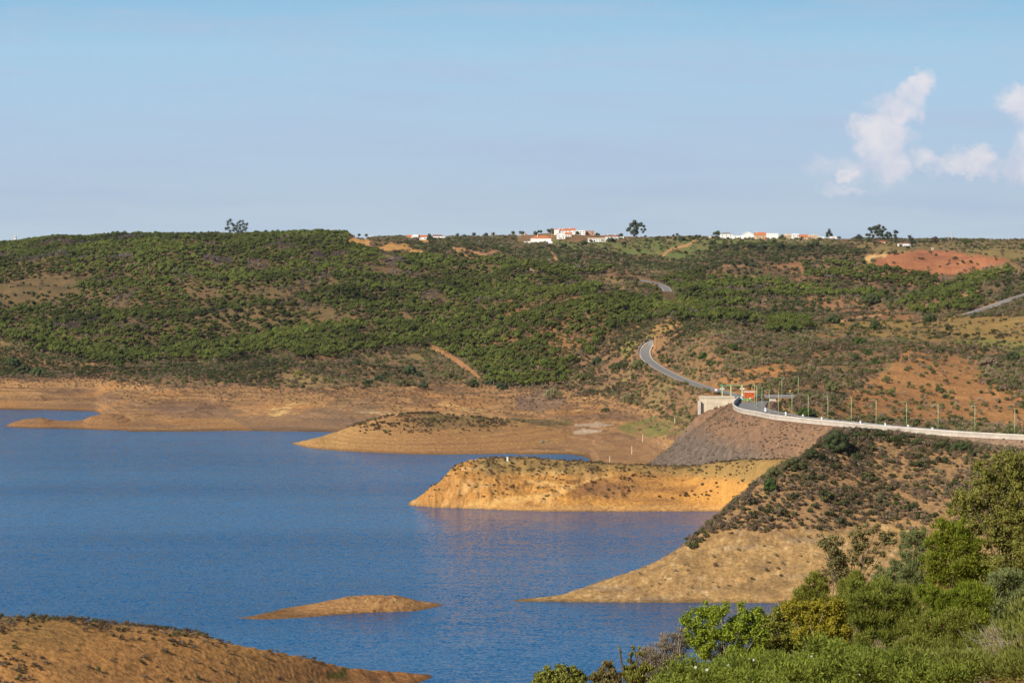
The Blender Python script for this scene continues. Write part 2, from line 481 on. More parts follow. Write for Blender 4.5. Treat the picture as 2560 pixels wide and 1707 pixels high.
# ground under the camera and the bushes
fg = {-3500: [87, 83, 72, 62, 50, 34, 12, -3, -6], 1000: [88, 85.5, 76, 68, 57, 42, 20, 0, -6], 1300: [88.2, 86, 80, 73.5, 64, 48, 28, 5, -6],
      1500: [88.3, 86.2, 81.6, 76.2, 68, 54, 34, 10, -6], 1700: [88.3, 86.1, 82.2, 78.2, 74, 62, 43, 18, -5],
      2000: [88.3, 86.1, 82.5, 78.8, 75.5, 70.5, 54, 28, -4], 2300: [88.3, 86.2, 82.7, 79.2, 76.2, 73, 60, 38, -3],
      2560: [88.3, 86.3, 83, 79.9, 77.2, 74.5, 62, 45, 0], 3400: [88.3, 86.8, 84, 81.5, 79.5, 77, 70, 58, 10]}
fk = sorted(fg)
FZ = np.array([fg[k] for k in fk], float)
FD = [3, 20, 45, 70, 100, 140, 200, 300, 470]
FC = np.array([pchip(fk, FZ[:, r], np.clip(PXC, -3500, 3400)) for r in range(len(FD))])
P4 = np.full((NR, NC), -60.0)
nr4 = DR < 620
for c in range(NC):
    z = pchip(FD, FC[:, c], DR)
    z = np.where(DR > 470, FC[-1, c] - (DR - 470) * .3, z)
    P4[:, c] = z
P4 += smooth(-2, 10, P4) * (0.18 * fbm(XW / 5, DD / 5, 3, 99))
Z = M.copy()
for A in (S, P6, P5, P3, P2, P1, P4):
    Z = np.maximum(Z, A)
Z = np.maximum(Z, -9)
terr = smooth(.25, 1.0, Z) * (1 - smooth(11, 15, Z)) * (DD > 500)
Z = Z + terr * .11 * np.sin(Z * 2 * math.pi / .95 + 2.0 * fbm(XW / 60, DD / 60, 2, 26))
FID = np.argmax(np.stack([M, S, P6, P5, P3, P2, P1, P4]), axis=0)      # which landform


def col_index(px):
    j = np.clip(np.searchsorted(PXC, px) - 1, 0, NC - 2)
    t = np.clip((px - PXC[j]) / (PXC[j + 1] - PXC[j]), 0, 1)
    return j, t


def height(px, D):
    """bilinear height at column px and distance D (arrays)"""
    px = np.asarray(px, float); D = np.asarray(D, float)
    j, t = col_index(px)
    i = np.clip(np.searchsorted(DR, D) - 1, 0, NR - 2)
    s = np.clip((D - DR[i]) / (DR[i + 1] - DR[i]), 0, 1)
    return (Z[i, j] * (1 - t) + Z[i, j + 1] * t) * (1 - s) + (Z[i + 1, j] * (1 - t) + Z[i + 1, j + 1] * t) * s


def hxy(X, Y):
    return height(1280 + np.asarray(X) * F / np.asarray(Y), Y)


def hit(px, py, dmin=0.0):
    """first ground point seen through a pixel; on a miss the ground of the skyline"""
    j, t = col_index(np.array(px, float))
    zc = Z[:, j] * (1 - t) + Z[:, j + 1] * t
    ray = CAMZ - (py - HZ) * DR / F
    ok = np.where((zc >= ray) & (DR >= dmin) & (zc > -0.3))[0]
    if len(ok):
        i = ok[0]
        if i > 0 and DR[i - 1] >= dmin:
            a = ray[i - 1] - zc[i - 1]; b = zc[i] - ray[i]
            k = a / (a + b) if a + b > 0 else 1
            D = DR[i - 1] + k * (DR[i] - DR[i - 1])
        else:
            D = DR[i]
    else:
        pyc = HZ + (CAMZ - zc) * F / DR
        m = (DR > max(1400, dmin)) & (DR < 3800)
        D = DR[m][np.argmin(pyc[m])]
    z = float(height(px, D))
    return Vector((D * (px - 1280) / F, D, z))


# levelled platform at the dam head, and road beds cut into the hills
pad = smooth(1745, 1775, PX) * smooth(1915, 1890, PX) * smooth(1074, 1080, DD) * smooth(1150, 1128, DD)
Z = Z * (1 - pad) + 27.4 * pad
pad = smooth(1942, 1962, PX) * smooth(2160, 2040, PX) * smooth(1040, 1096, DD) * smooth(1150, 1112, DD)
Z = Z * (1 - pad) + 27.3 * pad
ROADS = {}


def lay_road(name, pts, half, bed=4.5):
    """pixel centre line -> smoothed world centre line; blends the ground to the road bed"""
    global Z
    w = [hit(q[0], q[1], 900) if len(q) == 2 else Vector((q[2] * (q[0] - 1280) / F, q[2], ZY(q[1], q[2]))) for q in pts]
    t = np.concatenate([[0], np.cumsum([math.hypot(b.x - a.x, b.y - a.y) for a, b in zip(w[:-1], w[1:])])])
    n = max(12, int(t[-1] / 3))
    ti = np.linspace(0, t[-1], n)
    cx = pchip(t, [p.x for p in w], ti); cyy = pchip(t, [p.y for p in w], ti); cz = pchip(t, [p.z for p in w], ti)
    for _ in range(10):
        for q in (cx, cyy, cz):
            q[1:-1] = (q[:-2] + 2 * q[1:-1] + q[2:]) / 4
    c = np.stack([cx, cyy, cz], 1)
    ROADS[name] = (c, half)
    lo = (cyy.min() - 40, cyy.max() + 40)
    ii = np.where((DR > lo[0]) & (DR < lo[1]))[0]
    pxs = 1280 + cx * F / cyy
    jj = np.where((PXC > pxs.min() - 150) & (PXC < pxs.max() + 150))[0]
    sub = np.ix_(ii, jj)
    xs, ys = XW[sub], DD[sub]
    best = np.full(xs.shape, 1e9); bz = np.zeros(xs.shape)
    for q in range(0, n):
        d = np.hypot(xs - cx[q], ys - cyy[q])
        m_ = d < best
        best = np.where(m_, d, best); bz = np.where(m_, cz[q], bz)
    k = smooth(half + bed * 2.2, half + .6, best)
    Z[sub] = Z[sub] * (1 - k) + (bz - .05) * k


lay_road('near', [(1672, 834), (1656, 836.5), (1641, 843), (1626, 855), (1615, 870), (1611, 883), (1615, 895), (1635, 912.8), (1660, 927.7), (1693, 944), (1726, 957), (1759, 968.5),
                  (1792, 977), (1819, 984), (1848, 991), (1868, 996)], 2.8)
lay_road('middle', [(1596, 700, 2400), (1612, 703, 2378), (1642, 709.7, 2326), (1661, 718, 2262), (1669, 728.7, 2175), (1670, 739, 2098), (1668, 748, 2030), (1664, 752, 1998)], 3.2, 9)
lay_road('side', [(2405, 791), (2416, 787), (2465, 771.5), (2527, 749), (2600, 724)], 2.8)

PY = HZ + (CAMZ - Z) * F / DD
runmin = np.minimum.accumulate(PY, axis=0)
VIS = PY <= runmin + 6.0
# ------------------------------------------------------------------ ground colours (what the soil itself is like)
KA = 0.82


def A(r, g, b, k=KA):
    return np.array(lin((r, g, b), k))


WPX = PX + 13 * fbm(XW / 14, DD / 20, 3, 201) * np.clip(1100 / DD, .4, 2)
WPY = PY + 8 * fbm(XW / 14 + 9, DD / 20, 3, 202)


def inpoly(poly, x, y):
    p = np.asarray(poly, float)
    lo = p.min(0); hi = p.max(0)
    box = (x >= lo[0]) & (x <= hi[0]) & (y >= lo[1]) & (y <= hi[1])
    res = np.zeros(x.shape, bool)
    xs = x[box]; ys = y[box]
    ins = np.zeros(xs.shape, bool)
    n = len(p)
    for i in range(n):
        x1, y1 = p[i]; x2, y2 = p[(i + 1) % n]
        if y1 == y2:
            continue
        c = ((y1 > ys) != (y2 > ys)) & (xs < (x2 - x1) * (ys - y1) / (y2 - y1) + x1)
        ins ^= c
    res[box] = ins
    return res


def seg_dist(path, x, y, w):
    """min over segments of distance / half width, path points (px, py) with width w (scalar or list)"""
    best = np.full(x.shape, 99.0)
    for k in range(len(path) - 1):
        x1, y1 = path[k]; x2, y2 = path[k + 1]
        w1 = w[k] if hasattr(w, '__len__') else w
        w2 = w[k + 1] if hasattr(w, '__len__') else w
        dx, dy = x2 - x1, y2 - y1
        t = np.clip(((x - x1) * dx + (y - y1) * dy) / (dx * dx + dy * dy), 0, 1)
        d = np.hypot(x - x1 - t * dx, y - y1 - t * dy) / (w1 + (w2 - w1) * t)
        best = np.minimum(best, d)
    return best


n_lo = fbm(XW / 60, DD / 60, 4, 301)
n_md = fbm(XW / 14, DD / 14, 4, 302)
n_hi = fbm(XW / 3.2, DD / 3.6, 3, 303)
n_xx = fbm(XW / 1.1, DD / 1.5, 2, 304)


def mixc(c0, c1, t):
    t = np.clip(t, 0, 1)[..., None]
    return c0 * (1 - t) + c1 * t


C = np.empty((NR, NC, 3))
# --- main land above the old waterline: brown earth with darker litter
soil = mixc(A(164, 128, 90), A(136, 104, 76), .5 + 1.1 * n_lo)
soil = mixc(soil, A(196, 144, 94), smooth(.15, .5, n_md) * .7)
soil = mixc(soil, A(108, 92, 72), smooth(.05, .5, n_hi - .5 * n_md) * .6)
soil = mixc(soil, A(150, 132, 84), smooth(-.05, .4, fbm(XW / 70, DD / 80, 3, 305)) * .6)
C[:] = soil
# --- exposed banks: tan, laid in level bands by the falling water
poolz = 11.5 + 2.2 * fbm(XW / 70, DD / 70, 2, 310)
warpz = Z + .35 * n_md + .12 * n_hi
band = fbm(warpz * 2.3, XW / 160, 3, 311)
band2 = fbm(warpz * 7.0, XW / 90 + 4, 2, 312)
tan = mixc(A(196, 150, 98), A(148, 112, 80), .5 + 1.7 * band)
tan = mixc(tan, A(212, 168, 110), smooth(.15, .6, band2 + .5 * n_lo) * .55)
tan = mixc(tan, A(128, 100, 78), smooth(-.1, .45, fbm(XW / 90, warpz / 3, 3, 313)) * .8)
tan = mixc(tan, A(192, 138, 84), smooth(.1, .5, fbm(XW / 60 + 4, DD / 50, 3, 314)) * .6)
tan = mixc(tan, A(104, 78, 58), smooth(.15, .55, n_hi + .5 * n_md) * .5)
t_ = smooth(-.8, 1.2, poolz - Z - .6 * n_md)
isM = FID == 0
C = np.where((isM & (DD < 2400))[..., None], mixc(C, tan, t_), C)
# far mud tone between the inlets
C = np.where((FID == 1)[..., None], mixc(tan, A(176, 128, 82), .5 + n_md), C)
# wet band at the water
# --- middle peninsula
p6 = mixc(A(192, 148, 92), A(166, 122, 84), .45 + .9 * band + .4 * n_lo)
p6 = mixc(p6, A(205, 160, 98), smooth(905, 840, PX) * .5 + smooth(1000, 850, PX) * smooth(2, 6, Z) * .4)
p6 = mixc(p6, A(140, 122, 78), smooth(5.5, 8.5, Z + 1.5 * n_md) * smooth(1010, 1080, PX) * .75)
p6 = mixc(p6, A(100, 84, 62), smooth(.22, .5, n_hi + .3 * n_md) * smooth(4.5, 7, Z) * .7)
C = np.where((FID == 2)[..., None], p6, C)
# --- yellow headland
p5 = mixc(A(224, 164, 84), A(192, 138, 78), .5 + .9 * n_lo + .5 * band2)
p5 = mixc(p5, A(232, 190, 125), smooth(.1, .5, fbm(XW / 20, DD / 16 + Z, 3, 320)) * smooth(1560, 1450, PX) * .8)
p5 = mixc(p5, A(140, 96, 60), smooth(.0, .4, fbm(XW / 16, DD / 9, 4, 321) - .04) * .85)
p5 = mixc(p5, A(142, 104, 72), smooth(-.25, .25, fbm(XW / 45, DD / 9, 3, 322)) * smooth(1400, 1480, PX) * smooth(1740, 1640, PX) * smooth(11.5, 8, Z) * .8)
p5 = mixc(p5, A(92, 68, 46), smooth(.22, .5, n_xx + n_hi * .6) * (.4 + .6 * smooth(1560, 1300, PX)) * .65)
p5 = mixc(p5, A(225, 176, 112), smooth(2.2, .6, Z) * .5)
p5 = mixc(p5, A(132, 122, 82), smooth(8.5, 11.0, Z + 1.2 * n_md) * smooth(1160, 1230, PX) * .6)
C = np.where((FID == 3)[..., None], p5, C)
# --- right hillside, bank below, scrub soil above
up = smooth(-2.6, 2.4, Z - (15.2 + 1.6 * fbm(XW / 18, DD / 18, 3, 330)) + smooth(1860, 1740, PX) * 0 - smooth(1900, 1700, PX) * 3.0)
lo3 = mixc(A(200, 160, 102), A(172, 136, 88), .5 + 1.0 * band2 + .5 * n_lo)
str3 = fbm(XW / 2.2 + DD / 5, DD / 2.4 - XW / 5, 3, 331)
lo3 = mixc(lo3, A(150, 120, 84), smooth(.05, .5, str3) * .68)
lo3 = mixc(lo3, A(232, 200, 150), smooth(.18, .55, -str3 + .3 * n_hi) * .6)
lo3 = mixc(lo3, A(132, 104, 72), smooth(.0, .45, fbm(XW / 14, DD / 6, 4, 335)) * .6)
lo3 = mixc(lo3, A(150, 132, 110), smooth(.1, .4, fbm(XW / 30, Z / 1.4, 3, 332)) * .45)
hi3 = mixc(A(184, 146, 100), A(160, 124, 86), .5 + n_md)
hi3 = mixc(hi3, A(206, 158, 104), smooth(.2, .6, n_hi) * .6)
hi3 = mixc(hi3, A(104, 84, 62), smooth(.1, .5, n_hi * .6 - n_md) * .5)
C = np.where((FID == 4)[..., None], mixc(lo3, hi3, up), C)
# --- island
p2_ = mixc(A(186, 140, 88), A(168, 124, 80), .5 + band + .5 * n_md)
rk2 = smooth(810, 900, PX) * smooth(1090, 1030, PX)
p2_ = mixc(p2_, A(206, 164, 106), rk2 * smooth(.0, .4, fbm(XW / 2, DD / 3, 3, 340)) * .7)
p2_ = mixc(p2_, A(96, 70, 48), rk2 * smooth(.12, .4, fbm(XW / 1.2, DD / 2, 3, 341)) * .75)
C = np.where((FID == 5)[..., None], p2_, C)
# --- near left bank
p1_ = mixc(A(214, 156, 88), A(188, 136, 80), .5 + n_lo + .6 * n_md)
p1_ = mixc(p1_, A(158, 118, 74), smooth(.0, .5, fbm(XW / 30, DD / 12, 4, 350)) * .6)
p1_ = mixc(p1_, A(172, 120, 74), smooth(600, 850, PX) * .7)
p1_ = mixc(p1_, A(110, 80, 50), smooth(.25, .6, n_hi + n_xx * .6) * .5)
p1_ = mixc(p1_, A(140, 112, 66), smooth(14, 19, Z + 3 * n_md) * .6)
gro = fbm(XW / 2.6 + DD / 9, DD / 14, 3, 351)
p1_ = mixc(p1_, A(104, 74, 50), smooth(.12, .4, gro) * smooth(760, 860, PX) * .7)
C = np.where((FID == 6)[..., None], p1_, C)
# --- foreground soil
p4_ = mixc(A(188, 122, 72), A(150, 108, 70), .5 + n_hi)
p4_ = mixc(p4_, A(120, 104, 60), smooth(-.1, .4, n_md))
C = np.where((FID == 7)[..., None], p4_, C)


def paint(poly, c, a=1.0, soft=None, dr=(0, 9999), nz=0.0, c2=None):
    m = inpoly(poly, WPX, WPY) & (DD >= dr[0]) & (DD <= dr[1]) & isM
    w = m * a * (1 - nz * smooth(-.1, .5, n_md + .4 * n_hi))
    cc = np.broadcast_to(A(*c), C.shape) if c2 is None else mixc(A(*c), A(*c2), .5 + 1.1 * n_md + .4 * n_lo)
    C[...] = mixc(C, cc, w)
    return m


def track(path, c, w, a=1.0, dr=(0, 9999)):
    d = seg_dist(path, PX + 1.2 * n_hi, PY + .8 * n_md, w)
    m = smooth(1.25, .8, d) * a * (DD >= dr[0]) * (DD <= dr[1]) * isM
    C[...] = mixc(C, np.broadcast_to(A(*c), C.shape), m)
    return m > .3


FAR = (1400, 9999)
FOREST = [[(-400, 596), (0, 597), (40, 592), (100, 584), (180, 578), (300, 576), (372, 577), (372, 592), (600, 594), (625, 580), (870, 580), (872, 615), (950, 630), (936, 652), (1062, 640), (1182, 647),
           (1280, 650), (1397, 668), (1525, 672), (1500, 690), (1400, 690), (1470, 715), (1590, 735), (1668, 700), (1743, 682), (1830, 698), (1925, 706), (2060, 722), (2130, 728), (2215, 742), (2210, 752), (2090, 742), (1990, 752), (1900, 755), (1860, 772),
           (1780, 774), (1740, 790), (1712, 802), (1650, 800), (1560, 822), (1520, 842), (1480, 880), (1440, 890), (1425, 955), (1405, 965), (1340, 966), (1290, 978), (1225, 962), (1170, 908), (1078, 870), (1000, 868),
           (900, 886), (860, 898), (800, 896), (755, 902), (700, 880), (640, 895), (560, 908), (420, 904), (305, 912), (303, 928), (170, 893), (80, 878), (0, 850), (-400, 850)]]
BALD_TOP = [(372, 580), (560, 582), (632, 584), (640, 592), (560, 590), (372, 592)]
SPUR = [(-300, 718), (0, 718), (54, 701), (136, 691), (231, 691), (229, 701), (190, 723), (177, 737), (170, 753), (95, 764), (0, 789), (-300, 800)]
SPUR_LO = [(-300, 735), (0, 735), (100, 737), (175, 735), (170, 753), (95, 764), (0, 789), (-300, 800)]
ORANGEGAPS = [[(0, 842), (45, 805), (75, 795), (60, 812), (10, 848)], [(110, 785), (135, 784), (140, 795), (120, 795)], [(135, 846), (215, 845), (270, 849), (210, 853), (140, 851)],
              [(345, 830), (375, 850), (400, 880), (425, 905), (405, 905), (380, 875), (355, 845)], [(300, 785), (330, 800), (345, 815), (325, 815)],
              [(930, 805), (945, 812), (935, 830), (915, 850), (925, 870), (905, 868), (905, 840)], [(1220, 826), (1275, 824), (1300, 838), (1260, 836)],
              [(780, 785), (850, 800), (900, 790), (920, 800), (850, 812), (790, 812)], [(470, 735), (540, 730), (560, 750), (480, 758)]]
paint(BALD_TOP, (150, 116, 92), .9, dr=FAR)
paint(SPUR, (146, 112, 88), .9, dr=FAR, c2=(122, 98, 78))
paint(SPUR_LO, (84, 74, 64), .8, dr=FAR, nz=.4)
for g in ORANGEGAPS:
    paint(g, (178, 126, 84), .9, dr=FAR)
# forest floor
for g in FOREST:
    paint(g, (124, 100, 66), .85, dr=(1500, 9999), c2=(98, 88, 60))
paint([(1280, 740), (1500, 735), (1720, 780), (1560, 830), (1500, 850), (1420, 890), (1300, 880), (1200, 850)], (176, 124, 78), .75, dr=(1400, 2050), c2=(150, 112, 72))
# dark heath in the distance
for g in ([(1010, 609), (1090, 598), (1280, 614), (1290, 650), (1174, 646), (1067, 639)],
          [(1280, 622), (1420, 612), (1500, 624), (1560, 630), (1600, 655), (1700, 662), (1900, 668), (1900, 690), (1700, 680), (1500, 672), (1400, 666), (1280, 652)],
          [(1600, 645), (1720, 630), (1760, 615), (1900, 604), (2000, 612), (2100, 612), (2180, 622), (2160, 640), (2165, 665), (2060, 662), (1900, 668), (1720, 662)],
          [(1900, 668), (1960, 672), (1990, 688), (1900, 700)],
          [(1920, 770), (2000, 745), (2050, 752), (2040, 765), (2075, 785), (2000, 805), (1930, 800), (1850, 790)],
          [(2030, 700), (2100, 703), (2300, 730), (2360, 735), (2330, 752), (2240, 760), (2150, 745), (2040, 720)],
          [(2480, 690), (2560, 680), (2660, 700), (2660, 740), (2500, 755), (2440, 745)],
          [(2340, 684), (2440, 682), (2430, 700), (2380, 706)]):
    paint(g, (88, 78, 64), .75, dr=(1500, 9999), c2=(104, 86, 66), nz=.35)
# green grass of the village slope
for g in ([(1365, 612), (1395, 600), (1450, 612), (1490, 602), (1540, 606), (1600, 596), (1750, 594), (1900, 595), (2060, 600), (2115, 606), (2060, 612), (1900, 611), (1800, 613), (1770, 640), (1700, 652), (1650, 640), (1580, 640), (1500, 625), (1430, 628)],
          [(2240, 600), (2300, 612), (2290, 618), (2220, 608)], [(2400, 612), (2470, 614), (2450, 626), (2410, 622)], [(960, 628), (990, 626), (1000, 640), (975, 645)]):
    paint(g, (116, 138, 72), .9, dr=(1500, 9999), c2=(134, 130, 78), nz=.5)
paint([(2110, 605), (2300, 604), (2660, 606), (2660, 650), (2540, 650), (2430, 634), (2300, 624), (2230, 634), (2160, 630)], (160, 138, 88), .8, dr=(1800, 9999), c2=(138, 124, 80))
paint([(2190, 668), (2185, 650), (2228, 636), (2301, 624), (2380, 628), (2437, 636), (2533, 650), (2500, 660), (2465, 668), (2437, 682), (2345, 687), (2274, 687)], (194, 130, 90), 1, dr=(1800, 9999), c2=(172, 112, 80))
# meadows behind the near hills
paint([(2030, 815), (2060, 806), (2200, 798), (2340, 790), (2560, 792), (2660, 790), (2660, 862), (2560, 850), (2480, 870), (2400, 850), (2300, 850), (2100, 845), (2030, 838)], (164, 136, 78), .9, dr=(1150, 2100), c2=(150, 122, 72), nz=.2)
paint([(2360, 855), (2470, 846), (2600, 866), (2660, 880), (2660, 905), (2560, 890), (2480, 872)], (146, 138, 74), .9, dr=(1100, 2100))
paint([(2520, 880), (2560, 866), (2640, 862), (2640, 905), (2560, 892)], (112, 142, 54), .9, dr=(1100, 2100))
paint([(1560, 845), (1600, 835), (1645, 838), (1600, 850), (1575, 880), (1570, 900), (1545, 880)], (146, 138, 72), .9, dr=(1100, 2100))
paint([(1560, 820), (1640, 800), (1715, 780), (1740, 795), (1660, 835), (1600, 835), (1560, 845)], (178, 136, 84), .9, dr=(1100, 2100), c2=(150, 128, 74))
paint([(2020, 742), (2090, 738), (2180, 770), (2260, 780), (2320, 800), (2200, 800), (2100, 806), (2030, 795), (2010, 770)], (172, 120, 82), .85, dr=(1400, 2500), c2=(148, 110, 80), nz=.3)
# bare slope beyond the dam
paint([(2274, 868), (2330, 876), (2437, 902), (2451, 945), (2560, 985), (2660, 1010), (2660, 1070), (2355, 1050), (2083, 1040), (2110, 997), (2192, 937), (2247, 899)], (192, 140, 88), .95, dr=(1000, 1600), c2=(172, 122, 78), nz=.15)
# scrub hill beside the road
paint([(1640, 850), (1700, 800), (1800, 795), (1900, 815), (2000, 830), (2250, 850), (2240, 895), (2180, 935), (2100, 1000), (2060, 1030), (1900, 1010), (1860, 990), (1720, 930), (1650, 890)], (166, 122, 82), .8, dr=(1000, 1600), c2=(128, 108, 76))
paint([(1860, 925), (1960, 905), (2000, 930), (1930, 950), (1870, 960)], (196, 138, 84), .8, dr=(1000, 1600), nz=.4)
paint([(1765, 975), (1800, 945), (1870, 940), (1900, 975), (1880, 1000), (1790, 1000)], (188, 132, 82), .8, dr=(1000, 1600), nz=.3)
# shore details: pale rock ribs, grey mud flats, marsh grass, salt
for g, c, a in (([(658, 1035), (700, 1012), (740, 1003), (780, 1008), (745, 1018), (708, 1032), (690, 1040)], (232, 192, 128), .75),
                ([(835, 1010), (865, 1003), (874, 1010), (850, 1016)], (228, 182, 110), .8), ([(887, 1020), (925, 1026), (985, 1036), (960, 1038), (895, 1028)], (228, 196, 140), .8),
                ([(1090, 1012), (1110, 1003), (1160, 1014), (1220, 1030), (1180, 1030), (1120, 1018)], (232, 190, 122), .7),
                ([(1410, 1030), (1460, 1020), (1465, 1024), (1430, 1034)], (228, 184, 116), .7), ([(1600, 1012), (1640, 1010), (1700, 1012), (1700, 1018), (1610, 1018)], (222, 176, 112), .5)):
    m = inpoly(g, WPX, WPY) & isM & (DD < 1700)
    rib = smooth(-.25, .2, fbm(XW / 9 + DD / 14, DD / 5 - XW / 12, 3, 360))
    C = mixc(C, np.broadcast_to(A(*c), C.shape), m * a * rib)
paint([(340, 1018), (450, 1012), (560, 1018), (620, 1030), (560, 1048), (440, 1042), (370, 1030)], (146, 116, 94), .6, dr=(1200, 1600), c2=(130, 106, 88), nz=.5)
paint([(560, 1040), (700, 1040), (800, 1020), (960, 1040), (1000, 1045), (870, 1078), (640, 1078)], (150, 120, 96), .6, dr=(1200, 1600), c2=(134, 110, 90), nz=.5)
paint([(820, 1000), (900, 998), (960, 1015), (900, 1040), (820, 1050), (800, 1025)], (140, 114, 88), .55, dr=(1200, 1600), nz=.5)
paint([(1050, 1050), (1280, 1046), (1430, 1052), (1425, 1066), (1300, 1072), (1150, 1062)], (112, 98, 64), .85, dr=(1150, 1600), c2=(134, 116, 74))
paint([(1540, 1070), (1620, 1040), (1720, 1036), (1745, 1045), (1745, 1060), (1700, 1085), (1650, 1090), (1590, 1092)], (118, 130, 66), .75, dr=(1050, 1500), c2=(138, 116, 76), nz=.9)
paint([(1290, 1065), (1440, 1068), (1560, 1095), (1660, 1095), (1640, 1150), (1480, 1165), (1460, 1130), (1400, 1118), (1290, 1125)], (176, 134, 92), .7, dr=(1050, 1500), c2=(156, 120, 88))
paint([(1430, 1060), (1500, 1056), (1540, 1062), (1500, 1068), (1440, 1066)], (196, 176, 152), .7, dr=(1050, 1500), nz=.4)
paint([(1415, 1078), (1460, 1073), (1510, 1077), (1460, 1084), (1420, 1084)], (204, 184, 158), .7, dr=(1050, 1500), nz=.3)
paint([(1290, 990), (1340, 975), (1400, 985), (1420, 1010), (1340, 1030), (1290, 1020)], (140, 116, 98), .7, dr=(1050, 1700))
# level salt lines on the banks
sal = smooth(.16, .05, np.abs(Z - (4.6 + .4 * n_lo))) * smooth(.1, .4, fbm(XW / 40, DD / 90, 2, 371)) * (DD > 1150) * (DD < 1700)
C = mixc(C, np.broadcast_to(A(214, 188, 156), C.shape), sal * .55)
# dirt tracks
TR = []
ORANGE = (206, 148, 96)
TR.append(track([(1737, 603), (1730, 607), (1716, 614), (1680, 622), (1662, 634), (1656, 643)], (206, 156, 104), 3.2, dr=(1600, 9999)))
TR.append(track([(2215, 638), (2185, 641), (2166, 646), (2172, 656), (2178, 668)], (214, 172, 114), [3, 4, 5, 6, 6.5], dr=(1600, 9999)))
TR.append(track([(2067, 672), (2100, 676), (2138, 681), (2190, 688), (2247, 694), (2300, 703), (2348, 711)], (202, 140, 94), 2.6, dr=(1600, 9999)))
TR.append(track([(277, 626), (295, 632), (318, 636)], (190, 148, 104), 1.8, dr=FAR)); TR.append(track([(355, 634), (372, 638)], (200, 150, 96), 3.5, dr=FAR))
TR.append(track([(1082, 870), (1110, 882), (1145, 905), (1185, 935), (1200, 948)], (196, 144, 96), [7, 8, 7, 6, 4], dr=(1300, 9999)))
TR.append(track([(730, 873), (760, 882), (800, 893), (850, 900)], (184, 132, 88), 3, dr=FAR))
TR.append(track([(2095, 804), (2130, 797), (2160, 792), (2200, 788)], (204, 158, 110), 2.6, dr=FAR))
TR.append(track([(1138, 622), (1170, 627), (1205, 636), (1240, 628)], (188, 140, 100), 3, dr=FAR)); TR.append(track([(1130, 617), (1160, 640), (1190, 645)], (190, 142, 100), 3, dr=FAR))
TR.append(track([(1372, 622), (1378, 632), (1392, 650)], (196, 144, 104), 3.4, dr=FAR))
TR.append(track([(1290, 578 + 96), (1400, 676), (1480, 686)], (180, 150, 118), 1.6, dr=FAR))
TR.append(track([(1930, 668), (2000, 660), (2010, 690)], (176, 128, 88), 4, dr=FAR, a=.7))
TR.append(track([(1700, 660), (1800, 664), (1890, 668)], (168, 132, 92), 2, dr=FAR, a=.7))
TR.append(track([(1330, 1245), (1390, 1235), (1440, 1215), (1480, 1198), (1540, 1190), (1600, 1186)], (214, 166, 104), 4, a=.0))
tr5 = seg_dist([(1150, 1262), (1290, 1250), (1390, 1235), (1430, 1218), (1470, 1200), (1530, 1188)], PX, PY, [3, 7, 7, 5, 4, 2])
C = np.where((FID == 3)[..., None], mixc(C, np.broadcast_to(A(226, 178, 108), C.shape), smooth(1.3, .7, tr5) * .8), C)
# dirt heaps and scraped earth near the farmhouse
DIRT = [[(869, 596), (900, 592), (925, 600), (928, 612), (900, 616), (872, 620)], [(945, 622), (968, 610), (978, 604), (988, 610), (1000, 612), (1008, 607), (1030, 620), (1062, 628), (1066, 641), (1040, 644), (1022, 628), (960, 626)],
        [(1042, 606), (1050, 598), (1066, 596), (1076, 604), (1078, 610), (1046, 610)]]
for g in DIRT:
    paint(g, (214, 160, 96), 1.0, dr=(1800, 9999))
ROAD_MASK = np.zeros_like(Z, bool)

# grass patches on the near lowlands
for (x, y, rx, ry) in ((842, 1687, 30, 9), (862, 1672, 14, 6)):
    m = smooth(1.1, .4, ((PX - x) / rx) ** 2 + ((PY - y) / ry) ** 2 + n_hi) * (FID == 6)
    C = mixc(C, np.broadcast_to(A(104, 104, 40), C.shape), m * .85)
m = smooth(1.1, .4, ((PX - 1463) / 14) ** 2 + ((PY - 1447) / 7) ** 2 + n_hi) * (FID == 4)
C = mixc(C, np.broadcast_to(A(130, 140, 60), C.shape), m * .85)
# damp margin just above the water
C = C * (1 - .42 * smooth(.55, .10, Z + .10 * n_hi))[..., None]
C = np.clip(C * (1 + .16 * n_xx + .10 * n_hi)[..., None], .004, .9)


# ------------------------------------------------------------------ materials
def new_mat(name):
    m = bpy.data.materials.new(name)
    m.use_nodes = True
    nt = m.node_tree
    b = nt.nodes['Principled BSDF']
    return m, nt, b


